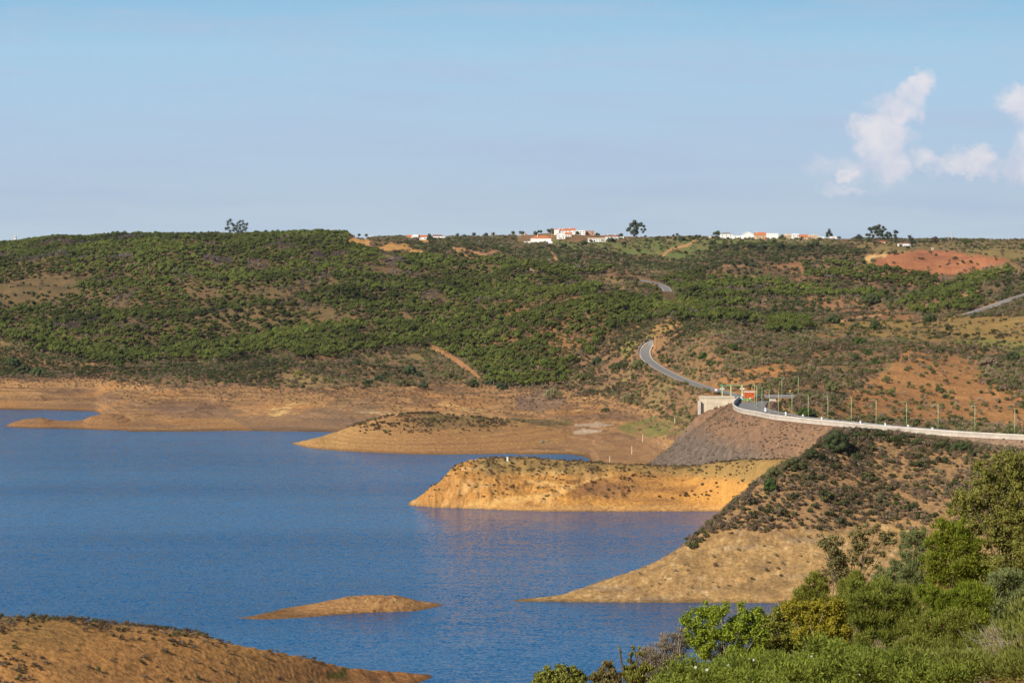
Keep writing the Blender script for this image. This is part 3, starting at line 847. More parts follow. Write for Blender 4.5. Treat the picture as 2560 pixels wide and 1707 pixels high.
def ground_material():
    m, nt, b = new_mat('earth')
    L = nt.links.new
    at = nt.nodes.new('ShaderNodeAttribute'); at.attribute_name = 'Col'
    ge = nt.nodes.new('ShaderNodeNewGeometry')
    n1 = nt.nodes.new('ShaderNodeTexNoise'); n1.inputs['Scale'].default_value = 1.3; n1.inputs['Detail'].default_value = 6; n1.inputs['Roughness'].default_value = .65
    L(ge.outputs['Position'], n1.inputs['Vector'])
    mr = nt.nodes.new('ShaderNodeMapRange'); L(n1.outputs[0], mr.inputs[0])
    mr.inputs[1].default_value = .3; mr.inputs[2].default_value = .7; mr.inputs[3].default_value = .72; mr.inputs[4].default_value = 1.25
    mx = nt.nodes.new('ShaderNodeVectorMath'); mx.operation = 'SCALE'
    L(at.outputs['Color'], mx.inputs[0]); L(mr.outputs[0], mx.inputs[3])
    L(mx.outputs[0], b.inputs['Base Color'])
    n2 = nt.nodes.new('ShaderNodeTexNoise'); n2.inputs['Scale'].default_value = .55; n2.inputs['Detail'].default_value = 7; n2.inputs['Roughness'].default_value = .7
    L(ge.outputs['Position'], n2.inputs['Vector'])
    bp = nt.nodes.new('ShaderNodeBump'); bp.inputs['Strength'].default_value = .75; bp.inputs['Distance'].default_value = .9
    L(n2.outputs[0], bp.inputs['Height'])
    n3 = nt.nodes.new('ShaderNodeTexNoise'); n3.inputs['Scale'].default_value = .75; n3.inputs['Detail'].default_value = 5; n3.inputs['Roughness'].default_value = .7
    L(ge.outputs['Position'], n3.inputs['Vector'])
    v1 = nt.nodes.new('ShaderNodeVectorMath'); v1.operation = 'SUBTRACT'; L(n3.outputs['Color'], v1.inputs[0]); v1.inputs[1].default_value = (.5, .5, .5)
    v2 = nt.nodes.new('ShaderNodeVectorMath'); v2.operation = 'SCALE'; L(v1.outputs[0], v2.inputs[0]); v2.inputs[3].default_value = 1.7
    v3 = nt.nodes.new('ShaderNodeVectorMath'); v3.operation = 'ADD'; L(v2.outputs[0], v3.inputs[0]); L(bp.outputs[0], v3.inputs[1])
    v4 = nt.nodes.new('ShaderNodeVectorMath'); v4.operation = 'NORMALIZE'; L(v3.outputs[0], v4.inputs[0]); L(v4.outputs[0], b.inputs['Normal'])
    b.inputs['Roughness'].default_value = .95
    b.inputs['Specular IOR Level'].default_value = .1
    return m


MAT_GROUND = ground_material()


def grid_faces(nr, nc):
    i = np.arange(nr * nc).reshape(nr, nc)
    return np.stack([i[:-1, :-1], i[:-1, 1:], i[1:, 1:], i[1:, :-1]], -1).reshape(-1, 4)


tv = np.stack([XW, DD, Z], -1).reshape(-1, 3)
# skip the deep lake bed
fc = grid_faces(NR, NC)
zf = Z.reshape(-1)
fc = fc[(zf[fc].max(1) > -4.0)]
used = np.zeros(len(tv), bool); used[fc.ravel()] = True
remap = np.cumsum(used) - 1
tme = mesh_from('ground', tv[used], remap[fc], [MAT_GROUND], smooth_=True)
set_col(tme, 'Col', C.reshape(-1, 3)[used])
ground = link('ground', tme)
tag(ground, 'rolling scrubby hills and bare tan banks around the reservoir', 'ground', kind='structure')


# ------------------------------------------------------------------ water
def water_material():
    m, nt, b = new_mat('lake water')
    L = nt.links.new
    ge = nt.nodes.new('ShaderNodeNewGeometry')

    def noise(scale, detail, rough, sx=1, sy=1):
        mp = nt.nodes.new('ShaderNodeMapping'); L(ge.outputs['Position'], mp.inputs[0]); mp.inputs['Scale'].default_value = (sx, sy, 1)
        n = nt.nodes.new('ShaderNodeTexNoise'); n.inputs['Scale'].default_value = scale; n.inputs['Detail'].default_value = detail
        n.inputs['Roughness'].default_value = rough
        L(mp.outputs[0], n.inputs['Vector'])
        return n.outputs[0]
    def slope(scale, detail, sx, sy, off):
        mp = nt.nodes.new('ShaderNodeMapping'); L(ge.outputs['Position'], mp.inputs[0]); mp.inputs['Scale'].default_value = (sx, sy, 1)
        mp.inputs['Location'].default_value = (off, off * .7, 0)
        n = nt.nodes.new('ShaderNodeTexNoise'); n.inputs['Scale'].default_value = scale; n.inputs['Detail'].default_value = detail; n.inputs['Roughness'].default_value = .65
        L(mp.outputs[0], n.inputs['Vector'])
        v = nt.nodes.new('ShaderNodeVectorMath'); v.operation = 'SUBTRACT'; L(n.outputs['Color'], v.inputs[0]); v.inputs[1].default_value = (.5, .5, .5)
        return v.outputs[0]

    def vscale(v, k):
        n = nt.nodes.new('ShaderNodeVectorMath'); n.operation = 'SCALE'; L(v, n.inputs[0])
        if isinstance(k, (int, float)):
            n.inputs[3].default_value = k
        else:
            L(k, n.inputs[3])
        return n.outputs[0]

    def vadd(a_, b_):
        n = nt.nodes.new('ShaderNodeVectorMath'); n.operation = 'ADD'; L(a_, n.inputs[0]); L(b_, n.inputs[1]); return n.outputs[0]
    patch = noise(.0062, 4, .6, .30, 1.5)       # calmer and rougher reaches
    pm = nt.nodes.new('ShaderNodeMapRange'); L(patch, pm.inputs[0]); pm.inputs[1].default_value = .38; pm.inputs[2].default_value = .62
    pm.inputs[3].default_value = .55; pm.inputs[4].default_value = 1.15
    sl_ = vadd(vadd(vscale(slope(1.6, 3, .8, 1, 3), .85), vscale(slope(.34, 2, .5, 1.3, 11), .22)), vscale(slope(.07, 2, .5, 1.4, 23), .08))
    sl_ = vscale(sl_, pm.outputs[0])
    ml = nt.nodes.new('ShaderNodeVectorMath'); ml.operation = 'MULTIPLY'; L(sl_, ml.inputs[0]); ml.inputs[1].default_value = (.8, 1.0, 0)
    nn_ = vadd(ml.outputs[0], ge.outputs['Normal'])
    nz_ = nt.nodes.new('ShaderNodeVectorMath'); nz_.operation = 'NORMALIZE'; L(nn_, nz_.inputs[0])
    L(nz_.outputs[0], b.inputs['Normal'])
    b.inputs['Base Color'].default_value = (.0, .079, .218, 1)
    b.inputs['Roughness'].default_value = .12
    b.inputs['IOR'].default_value = 1.17
    b.inputs['Specular IOR Level'].default_value = .35
    return m


wv = [(-3600, 300, 0), (3600, 300, 0), (3600, 1500, 0), (-3600, 1500, 0)]
wme = mesh_from('water', wv, [[0, 1, 2, 3]], [water_material()])
water = link('water', wme)
tag(water, 'deep blue rippled water of the reservoir', 'water', kind='structure')
# ------------------------------------------------------------------ simple materials
def plain(name, rgb, rough=.8, var=.12, scale=1.0, spec=.3, metal=0.0, bump=0.0, rand=0.0):
    """procedural material: base colour with a noise variation in object space"""
    m, nt, b = new_mat(name)
    L = nt.links.new
    tc = nt.nodes.new('ShaderNodeTexCoord')
    n = nt.nodes.new('ShaderNodeTexNoise'); n.inputs['Scale'].default_value = scale; n.inputs['Detail'].default_value = 5; n.inputs['Roughness'].default_value = .65
    L(tc.outputs['Object'], n.inputs['Vector'])
    mr = nt.nodes.new('ShaderNodeMapRange'); L(n.outputs[0], mr.inputs[0])
    mr.inputs[1].default_value = .25; mr.inputs[2].default_value = .75; mr.inputs[3].default_value = 1 - var; mr.inputs[4].default_value = 1 + var
    fac = mr.outputs[0]
    if rand:
        oi = nt.nodes.new('ShaderNodeObjectInfo')
        r2 = nt.nodes.new('ShaderNodeMapRange'); L(oi.outputs['Random'], r2.inputs[0]); r2.inputs[3].default_value = 1 - rand; r2.inputs[4].default_value = 1 + rand
        mu = nt.nodes.new('ShaderNodeMath'); mu.operation = 'MULTIPLY'; L(fac, mu.inputs[0]); L(r2.outputs[0], mu.inputs[1]); fac = mu.outputs[0]
    sc_ = nt.nodes.new('ShaderNodeVectorMath'); sc_.operation = 'SCALE'; sc_.inputs[0].default_value = tuple(rgb[:3]); L(fac, sc_.inputs[3])
    L(sc_.outputs[0], b.inputs['Base Color'])
    b.inputs['Roughness'].default_value = rough
    b.inputs['Specular IOR Level'].default_value = spec
    b.inputs['Metallic'].default_value = metal
    if bump:
        bp = nt.nodes.new('ShaderNodeBump'); bp.inputs['Strength'].default_value = .6; bp.inputs['Distance'].default_value = bump
        L(n.outputs[0], bp.inputs['Height']); L(bp.outputs[0], b.inputs['Normal'])
    return m


M_CONC = plain('pale concrete', (.56, .50, .42), .85, .22, .45, bump=.05)
M_CONC2 = plain('stained concrete', (.62, .53, .38), .85, .28, .35, bump=.05)
M_ASPH = plain('worn asphalt', (.21, .20, .19), .9, .14, .5, bump=.03)
M_ASPHL = plain('pale verge line', (.46, .41, .36), .9, .2, .6)
M_GALV = plain('galvanised steel', (.50, .51, .52), .45, .1, 2, metal=.6)
M_LGREEN = plain('pale green paint', (.42, .52, .24), .5, .1, 1.5)
M_GREEN = plain('green paint', (.13, .33, .16), .5, .15, 1.5)
M_DGREEN = plain('dark green mesh', (.03, .10, .08), .6, .2, 2)
M_ORANGE = plain('orange painted steel', (.62, .15, .045), .55, .15, 1.2)
M_ORANGE_SHADE = plain('shaded orange steel', (.10, .12, .15), .6, .15, 1.2)  # orange steel in shade, the shade put into the colour
M_WHITE = plain('whitewash', (.80, .79, .76), .85, .05, .8)
M_WHITEP = plain('white paint', (.82, .82, .82), .5, .04, 1)
M_DARK = plain('dark opening', (.03, .03, .035), .5, .1, 1)
M_YEL = plain('yellow paint', (.65, .38, .04), .5, .1, 1)
M_STONE = plain('rough stone', (.22, .19, .16), .95, .4, 1.6, bump=.1)
M_WOOD = plain('weathered timber', (.62, .50, .33), .85, .15, 2)


class MB:
    """collects boxes, tubes and prisms, builds them as one mesh object"""

    def __init__(s):
        s.v = []; s.f = []; s.m = []

    def add(s, vs_, fs, mi=0):
        o = len(s.v)
        s.v += [tuple(p) for p in vs_]
        for f in fs:
            s.f.append(tuple(i + o for i in f)); s.m.append(mi)

    def box(s, x0, x1, y0, y1, z0, z1, mi=0):
        v = [(x, y, z) for z in (z0, z1) for x, y in ((x0, y0), (x1, y0), (x1, y1), (x0, y1))]
        s.add(v, [(3, 2, 1, 0), (4, 5, 6, 7), (0, 1, 5, 4), (1, 2, 6, 5), (2, 3, 7, 6), (3, 0, 4, 7)], mi)
        return s

    def tube(s, pts, r, n=6, mi=0, r1=None):
        pts = [Vector(p) for p in pts]
        r1 = r if r1 is None else r1
        o = []
        for k, p in enumerate(pts):
            d = (pts[min(k + 1, len(pts) - 1)] - pts[max(k - 1, 0)]).normalized()
            a = d.orthogonal().normalized(); b_ = d.cross(a)
            rr = r + (r1 - r) * k / max(1, len(pts) - 1)
            o += [p + (a * math.cos(2 * math.pi * q / n) + b_ * math.sin(2 * math.pi * q / n)) * rr for q in range(n)]
        fs = []
        for k in range(len(pts) - 1):
            for q in range(n):
                fs.append((k * n + q, k * n + (q + 1) % n, (k + 1) * n + (q + 1) % n, (k + 1) * n + q))
        fs.append(tuple(range(n))[::-1]); fs.append(tuple((len(pts) - 1) * n + q for q in range(n)))
        s.add(o, fs, mi)
        return s

    def build(s, name, mats, parent=None, loc=(0, 0, 0), rz=0.0, smooth_=False):
        me = bpy.data.meshes.new(name)
        me.from_pydata(s.v, [], s.f)
        if not isinstance(mats, (list, tuple)):
            mats = [mats]
        for m in mats:
            me.materials.append(m)
        me.polygons.foreach_set('material_index', s.m)
        if smooth_:
            me.polygons.foreach_set('use_smooth', [True] * len(s.f))
        me.update()
        return link(name, me, parent, loc, rz)


def thing(name, label, cat, loc=(0, 0, 0), rz=0.0, group=None):
    o = bpy.data.objects.new(name, None)
    COL.objects.link(o)
    o.empty_display_size = .5
    o.location = loc
    o.rotation_euler = (0, 0, rz)
    return tag(o, label, cat, group)


def wpt(px, D, z=0.0):
    return Vector((D * (px - 1280) / F, D, z))


# ------------------------------------------------------------------ roads
def ribbon(c, off0, off1, lift):
    """flat strip beside a centre line c (n,3) between two signed offsets"""
    t = np.gradient(c[:, :2], axis=0)
    t /= np.linalg.norm(t, axis=1)[:, None] + 1e-9
    nrm = np.stack([t[:, 1], -t[:, 0]], 1)
    k = np.linspace(off0, off1, 4)
    v = np.zeros((len(c), 4, 3))
    for i, o in enumerate(k):
        v[:, i, :2] = c[:, :2] + nrm * o
        v[:, i, 2] = c[:, 2] + lift
    return v.reshape(-1, 3), grid_faces(len(c), 4)


for nm_, lbl in (('near', 'curving grey asphalt road descending to the dam'), ('middle', 'short bend of grey road between pines in the middle distance'),
                 ('side', 'pale straight road climbing the right hillside')):
    c_, hw = ROADS[nm_]
    v_, f_ = ribbon(c_, -hw, hw, .22)
    v2, f2 = ribbon(c_, -hw - .15, -hw + .55, .26)
    v3, f3 = ribbon(c_, hw - .5, hw + .15, .26)
    sel = [(v_, f_, 0), (v2, f2, 1), (v3, f3, 1)]
    V = np.concatenate([a for a, _, _ in sel]); off = 0; FF = []; MI = []
    for a, b_, mi in sel:
        FF.append(b_ + off); MI += [mi] * len(b_); off += len(a)
    me = mesh_from('road', V, np.concatenate(FF), [M_ASPH, M_ASPHL])
    me.polygons.foreach_set('material_index', MI)
    o = link('road', me)
    tag(o, lbl, 'road', kind='structure')

# low stone wall on the outside of the near road's bend
c_, hw = ROADS['near']
t_ = np.gradient(c_[:, :2], axis=0); t_ /= np.linalg.norm(t_, axis=1)[:, None]
nn = np.stack([t_[:, 1], -t_[:, 0]], 1)
side_ = 1 if (nn[len(nn) // 4, 0] < 0) else -1
pyc = HZ + (CAMZ - c_[:, 2]) * F / c_[:, 1]
sel_ = np.where((pyc > 842) & (pyc < 886))[0]
mb = MB()
for k in sel_[::1]:
    p = c_[k, :2] + side_ * nn[k] * (hw + .7)
    a = math.atan2(t_[k, 1], t_[k, 0])
    hh = .9 + .12 * random.random()
    ca, sa = math.cos(a), math.sin(a)
    vv = []
    for z in (c_[k, 2] - .8, c_[k, 2] + hh):
        for dx, dy in ((-1.1, -.3), (1.1, -.3), (1.1, .3), (-1.1, .3)):
            vv.append((p[0] + dx * ca - dy * sa, p[1] + dx * sa + dy * ca, z))
    mb.add(vv, [(3, 2, 1, 0), (4, 5, 6, 7), (0, 1, 5, 4), (1, 2, 6, 5), (2, 3, 7, 6), (3, 0, 4, 7)])
tag(mb.build('stone_wall', M_STONE), 'low dark stone wall along the outer edge of the road bend', 'wall')

# ------------------------------------------------------------------ dam
WL = [(1846, 1088), (1838, 1070), (1833, 1050), (1835, 1034), (1845, 1021), (1862, 1009), (1888, 1000), (1927, 981), (1980, 968), (2041, 954), (2080, 947),
      (2182, 927), (2284, 911), (2386, 897), (2560, 881), (2700, 871), (2900, 862)]
wl = np.array([[D * (p - 1280) / F, D] for p, D in WL])
tt = np.concatenate([[0], np.cumsum(np.hypot(*np.diff(wl, axis=0).T))])
ti = np.linspace(0, tt[-1], 120)
wl = np.stack([pchip(tt, wl[:, 0], ti), pchip(tt, wl[:, 1], ti)], 1)
for _ in range(4):
    wl[1:-1] = (wl[:-2] + 2 * wl[1:-1] + wl[2:]) / 4
tg = np.gradient(wl, axis=0); tg /= np.linalg.norm(tg, axis=1)[:, None]
nin = np.stack([-tg[:, 1], tg[:, 0]], 1)          # towards the road side
if nin[80, 1] < 0:
    nin = -nin
ii = np.where((DR > 800) & (DR < 1230))[0]
jj = np.where((PXC > 1520) & (PXC < 2990))[0]
sub = np.ix_(ii, jj)
xs, ys = XW[sub], DD[sub]
best = np.full(xs.shape, -50.0)
RW = 11.5
for off_ in (.5, RW / 2, RW):
    for q in range(0, 120, 1):
        p = wl[q] + nin[q] * off_
        best = np.maximum(best, 26.9 - np.maximum(np.hypot(xs - p[0], ys - p[1]) - 2.6, 0) / 1.33)
for q in np.linspace(0, 1, 14):
    a = wpt(1838 + (1752 - 1838) * q, 1077 - 3 * q)
    best = np.maximum(best, 26.9 - 4.2 * q - np.maximum(np.hypot(xs - a.x, ys - a.y) - 1.0, 0) / .85)
flat_ = best > 26.85
rn = .55 * ridged(xs / 3.2, ys / 3.2, 3, 401) + .5 * fbm(xs / 9, ys / 9, 3, 402) - .2
best = np.where(flat_, 26.9, np.minimum(best + rn * smooth(26.8, 25.5, best), 26.9))
onwall = np.hypot(xs - wpt(1800, 1110).x, ys - 1110) < 0
DAMZ = np.full((NR, NC), -99.0)
DAMZ[sub] = best
keep = best > Z[sub] - .5
fcs = grid_faces(len(ii), len(jj))
kf = keep.reshape(-1)
fcs = fcs[kf[fcs].all(1)]
vv = np.stack([xs, ys, best], -1).reshape(-1, 3)
us = np.zeros(len(vv), bool); us[fcs.ravel()] = True
rm = np.cumsum(us) - 1
cx1 = fbm(xs / 12, ys / 12, 3, 411); cx2 = fbm(xs / 1.6, ys / 1.9, 3, 412); cx3 = fbm(xs / .8, ys / .9, 2, 413)
pys = HZ + (CAMZ - best) * F / ys
pxs_ = PX[sub]
ec = mixc(A(160, 124, 92), A(140, 110, 88), .5 + 1.2 * cx1)
ec = mixc(ec, A(176, 132, 92), smooth(.1, .5, cx1 * .5 + cx2) * .5)
ec = mixc(ec, A(104, 92, 84), smooth(.0, .4, cx2 - .2 * cx1) * .55)
rocky = smooth(1050, 1120, pys + (1760 - pxs_) * .25 + 22 * cx1) * smooth(2000, 1850, pxs_)
ec = mixc(ec, mixc(A(132, 120, 106), A(96, 88, 80), .5 + 1.5 * cx2), rocky * .8)
ec = mixc(ec, A(214, 196, 170), smooth(.5, .7, cx3) * .4)
ec = mixc(ec, mixc(A(150, 130, 112), A(176, 146, 116), .5 + 2 * cx3), smooth(2200, 2300, pxs_) * .6)
dam = thing('dam', 'curved rockfill dam with a pale parapet along its crest', 'dam', wpt(2100, 950, 26.9))
inv = -dam.location
me = mesh_from('embankment', vv[us] + np.array(inv), rm[fcs], [MAT_GROUND], smooth_=True)
set_col(me, 'Col', ec.reshape(-1, 3)[us])
link('embankment', me, dam)
# parapet: profile swept along the upstream edge
prof = [(-.10, 26.2), (-.10, 28.1), (-.28, 28.25), (-.28, 28.55), (.45, 28.55), (.45, 26.7)]
pv = []
for q in range(120):
    for o_, z in prof:
        p = wl[q] + nin[q] * o_
        pv.append((p[0], p[1], z))
pv = np.array(pv) + np.array(inv)
ff = []
k = len(prof)
for q in range(119):
    for e in range(k - 1):
        ff.append((q * k + e, q * k + e + 1, (q + 1) * k + e + 1, (q + 1) * k + e))
me = mesh_from('parapet_wall', pv, np.array(ff)[:, ::-1], [M_CONC])
link('parapet_wall', me, dam)
cc = np.stack([wl[:, 0] + nin[:, 0] * (RW / 2 + .3), wl[:, 1] + nin[:, 1] * (RW / 2 + .3), np.full(120, 26.9)], 1)
v_, f_ = ribbon(cc, -RW / 2 + .2, RW / 2 - .2, .12)
link('roadway', mesh_from('roadway', v_ + np.array(inv), f_, [M_ASPH]), dam)


def guardrail(pts, label, zoff=0.0, step=1, h=.75):
    base = Vector(pts[0])
    t = thing('guardrail', label, 'guardrail', base)
    pp = [Vector(p) - base for p in pts]
    b_ = MB()
    n = len(pp)
    for k in range(n - 1):
        a, c = pp[k], pp[k + 1]
        d = (c - a).normalized(); s_ = Vector((-d.y, d.x, 0)) * .04
        for z0, z1 in ((h - .30, h),):
            vv_ = [a - s_ + Vector((0, 0, z0)), c - s_ + Vector((0, 0, z0)), c - s_ + Vector((0, 0, z1)), a - s_ + Vector((0, 0, z1)),
                   a + s_ + Vector((0, 0, z0)), c + s_ + Vector((0, 0, z0)), c + s_ + Vector((0, 0, z1)), a + s_ + Vector((0, 0, z1))]
            b_.add(vv_, [(0, 1, 2, 3), (7, 6, 5, 4), (3, 2, 6, 7), (0, 4, 5, 1), (0, 3, 7, 4), (1, 5, 6, 2)])
    b_.build('rail', M_GALV, t)
    ps = MB()
    for k in range(0, n, step):
        p = pp[k]
        ps.box(p.x - .06, p.x + .06, p.y - .06, p.y + .06, -.25 + p.z, p.z + h - .02)
    ps.build('rail_posts', M_GALV, t)['kind'] = 'stuff'
    return t


gr = [(wl[q][0] + nin[q][0] * RW, wl[q][1] + nin[q][1] * RW, 26.95) for q in range(6, 118, 1)]
guardrail(gr, 'long steel guardrail along the far edge of the dam crest road')

# lamps: pixel column, pixel height of the foot, height in metres
def make_lamp(hgt, arm=1.5):
    t = thing('street_lamp', 'x', 'street lamp')
    MB().tube([(0, 0, -.3), (0, 0, hgt * .5), (0, 0, hgt)], .105, 8, r1=.065).build('pole', M_LGREEN, t, smooth_=True)
    MB().tube([(0, 0, hgt - .08), (-arm * .5, 0, hgt + .05), (-arm, 0, hgt)], .05, 6).build('arm', M_LGREEN, t)
    h_ = MB(); h_.box(-arm - .45, -arm + .05, -.09, .09, hgt - .07, hgt + .04); h_.build('lamp_head', M_GALV, t)
    MB().box(-.16, .16, -.16, .16, -.4, .25).build('footing', M_CONC, t)
    return t


def dup(root, loc, rz=0.0, scale=1.0, label=None, group=None):
    r = root.copy(); COL.objects.link(r); r.location = loc; r.rotation_euler = (0, 0, rz); r.scale = (scale,) * 3
    if label:
        r['label'] = label
    if group:
        r['group'] = group
    for ch in list(root.children):
        c = ch.copy(); COL.objects.link(c); c.parent = r
        for g in list(ch.children):
            d = g.copy(); COL.objects.link(d); d.parent = c
    return r


lamp0 = make_lamp(8.3)
LAMPS = [(1886.8, 1056, 'farthest lamp on the crest, standing right of the orange cabin'), (1891.7, 1043, 'second farthest crest lamp, just before the orange cabin corner'),
         (1905, 1029, 'green lamp beside the white marker at the crest bend'), (1923, 1014, 'green lamp in front of the concrete spillway pier'),
         (1946, 1004, 'green lamp right of the concrete spillway pier'), (1980, 993, 'green lamp below the bridge guardrail'),
         (2020.8, 981, 'green lamp beside the round green tree below the dam'), (2069.8, 970, 'green lamp just right of the round green tree'),
         (2128.4, 957, 'fifth lamp from the right edge on the crest road, above the dark bush'), (2190.4, 945, 'sixth lamp from the right edge on the dam crest'),
         (2266.7, 933, 'fourth lamp from the right edge of the dam'), (2345.3, 922, 'lamp beside the small white block on the parapet'),
         (2437.3, 911, 'second lamp from the right edge on the dam crest'), (2537, 900, 'nearest and rightmost lamp on the dam crest')]
LAMPS[8] = (2128.4, 957, 'sixth green lamp from the right edge of the dam crest')
LAMPS[9] = (2190.4, 945, 'fifth green lamp from the right edge of the dam crest')
for k, (px, D, lb) in enumerate(LAMPS):
    p = wpt(px, D, 26.95)
    if k == 0:
        lamp0.location = p; lamp0['label'] = lb; lamp0['group'] = 'street lamps along the dam'
    else:
        dup(lamp0, p, random.uniform(-.12, .12), .99 + .05 * (k > 7), lb, 'street lamps along the dam')
dup(lamp0, wpt(1954.6, 1106, 27.9), .05, .83, 'left of the two lamps standing on the bridge', 'street lamps along the dam')
dup(lamp0, wpt(1995.8, 1106, 27.9), .02, .90, 'right of the two lamps standing on the bridge', 'street lamps along the dam')

# ------------------------------------------------------------------ structures at the dam head
def fx(px, D):
    return D * (px - 1280) / F


# intake wall
D0 = 1076
b_ = MB()
x0, x1 = fx(1752, D0), fx(1836, D0)
b_.box(x0, x1, D0, D0 + 8, 17.5, 28.75)
b_.box(x0 - .35, x1 + .2, D0 - .25, D0 + 8.2, 28.75, 29.1)
for k in range(1, 5):
    xx = x0 + (x1 - x0) * k / 5
    b_.box(xx - .06, xx + .06, D0 - .06, D0 - .003, 17.6, 28.7, 1)
t = thing('retaining_wall', 'tall pale concrete retaining wall at the dam head', 'wall', wpt(1752, D0, 22))
b_.v = [(a - t.location.x, b - t.location.y, c - t.location.z) for a, b, c in b_.v]
b_.build('wall_block', [M_CONC2, M_CONC], t)
xa, xb = fx(1745.5, D0), fx(1751.5, D0)
b2 = MB(); b2.box(xa - t.location.x, xb - t.location.x, -1.2, 3, -6.5, 5.6)
b2.build('end_column', M_CONC, t)

# gantry
Dg = 1097
t = thing('gantry', 'pale green steel gantry with three posts on the dam head', 'gantry', wpt(1805.5, Dg, 27.4))
xs3 = [0, fx(1827, Dg) - fx(1805.5, Dg), fx(1855, Dg) - fx(1805.5, Dg)]
for x, h in zip(xs3, (5.0, 5.15, 5.35)):
    MB().box(x - .24, x + .24, -.22, .22, -.1, h).build('post', M_LGREEN, t)
mb = MB()
for zz in (4.85, 5.25):
    mb.tube([(-.5, 0, zz - .1), (xs3[2] + .3, 0, zz + .15)], .09, 6)
for k in range(12):
    x = -.4 + k * (xs3[2] + .6) / 11
    mb.tube([(x, 0, 4.8), (x + .35, 0, 5.3)], .045, 4)
mb.build('beam', M_GREEN, t)
MB().box(-.75, .35, -.3, .3, 4.7, 5.35).build('hoist', M_GREEN, t)
for x in (xs3[0], xs3[2]):
    mb = MB(); mb.box(x - .85, x - .3, -.35, .1, 3.55, 3.95); mb.box(x + .3, x + .85, -.35, .1, 3.55, 3.95); mb.box(x - .4, x + .4, -.3, -.23, 3.7, 3.8)
    mb.build('floodlight', M_WHITEP, t)
MB().box(xs3[2] - .15, xs3[2] + .35, -.5, -.23, .9, 1.7).build('control_box', M_WHITEP, t)
# green railing on the wall
t = thing('railing', 'dark green railing between the gantry posts', 'railing', wpt(1808, 1094, 27.4))
mb = MB()
wd = fx(1858, 1094) - fx(1808, 1094)
for zz in (.55, 1.1):
    mb.tube([(0, 0, zz), (wd, 0, zz)], .03, 5)
mb.build('handrail', M_GREEN, t)
mb = MB()
for k in range(22):
    mb.tube([(wd * k / 21, 0, -.1), (wd * k / 21, 0, 1.1)], .025, 4)
mb.build('balusters', M_DGREEN, t)
mb = MB(); mb.box(-.2, wd + .2, -.4, .3, -.2, .16)
o = mb.build('kerb', M_WHITE, t)
# orange cabin
Dc = 1094
t = thing('cabin', 'orange steel site cabin with a white roof edge beside the gantry', 'cabin', wpt(1860.5, Dc, 27.45))
w_ = fx(1887.5, Dc) - fx(1860.5, Dc)
b_ = MB(); b_.box(0, w_, 0, 2.6, 0, 2.55)
for k in range(26):
    x = .12 + k * (w_ - .24) / 25
    if 2.9 < x < 3.4:
        continue
    b_.box(x - .035, x + .035, -.05, -.002, .1, 2.4)
b_.v = [(a, b, c) for a, b, c in b_.v]
ob = b_.build('body', [M_ORANGE, M_ORANGE_SHADE], t)
for p in ob.data.polygons:
    if p.normal.x > .9 and p.center.x > w_ - .01:
        p.material_index = 1  # right side painted dark, as the face turned from the sun
MB().box(-.08, w_ + .08, -.1, 2.7, 2.55, 2.72).build('roof', M_WHITE, t)
MB().box(2.92, 3.42, -.06, -.003, 1.45, 1.85).build('window', M_DARK, t)
MB().box(.48, .56, -.07, -.055, .05, 2.5).build('door_edge', M_DARK, t)
# machinery, posts, cabinet, mesh fence
t = thing('winch', 'low green winch machinery in front of the orange cabin', 'machinery', wpt(1857, 1082, 27.4))
mb = MB(); mb.box(-.2, 3.6, 0, 1.2, .0, .35); mb.box(.2, 1.4, .1, 1.1, .35, .95); mb.box(1.6, 2.4, .2, 1.0, .35, .7); mb.build('frame', M_GREEN, t)
MB().tube([(2.5, .6, .75), (3.5, .6, .75)], .38, 12).build('drum', M_LGREEN, t, smooth_=True)
o = MB().tube([(0, 0, -.2), (0, 0, 1.05)], .16, 8).build('bollard', M_YEL, None, wpt(1868.8, 1079, 27.4)); tag(o, 'orange yellow bollard in front of the green winch', 'bollard')
t = thing('cabinet', 'white cabinet between the gantry and the dam wall end', 'cabinet', wpt(1843.5, 1088, 27.4))
mb = MB(); mb.box(0, .75, 0, .8, 0, 1.05); mb.box(.85, 1.6, 0, .8, 0, 1.0); mb.build('body', M_WHITEP, t)
MB().box(-.06, 1.66, -.06, .86, 1.05, 1.12).build('lid', M_WHITE, t)
t = thing('mesh_fence', 'dark green mesh fence right of the orange cabin', 'fence', wpt(1890, 1099, 27.4))
mb = MB()
for k in range(14):
    mb.box(k * .13, k * .13 + .05, 0, .05, 0, 2.0)
for zz in (.1, 1, 1.95):
    mb.box(0, 1.8, -.02, .0, zz, zz + .06)
mb.build('mesh_panel', M_DGREEN, t)
for x in (-.05, 1.8):
    MB().box(x, x + .1, 0, .1, -.3, 2.15).build('fence_post', M_GREEN, t)

# bridge over the spillway
t = thing('bridge', 'short concrete bridge crossing the spillway behind the dam crest', 'bridge', wpt(1893, 1099, 27.5))
L0 = t.location
xe = fx(2006, 1106) - L0.x
mb = MB(); mb.box(-.5, xe, 3, 10.5, -.28, 0.18)
mb.build('deck', M_STONE, t)
mb = MB(); mb.box(-.5, xe, 3.4, 10.1, .18, .24); mb.build('roadway', M_ASPH, t)
mb = MB()
bx0, bx1, bx2 = fx(1925, 1099) - L0.x, fx(1941, 1099) - L0.x, fx(1953, 1099) - L0.x
vv_ = []
for y_ in (2.2, 9.5):
    vv_ += [(bx0, y_, -8), (bx2 - .3, y_, -8), (bx2, y_, -4.6), (bx1 + .3, y_, -2.6), (bx1, y_, -.55), (bx0, y_, -.55)]
mb.add(vv_, [(0, 1, 2, 3, 4, 5), (11, 10, 9, 8, 7, 6), (0, 6, 7, 1), (1, 7, 8, 2), (2, 8, 9, 3), (3, 9, 10, 4), (4, 10, 11, 5), (5, 11, 6, 0)])
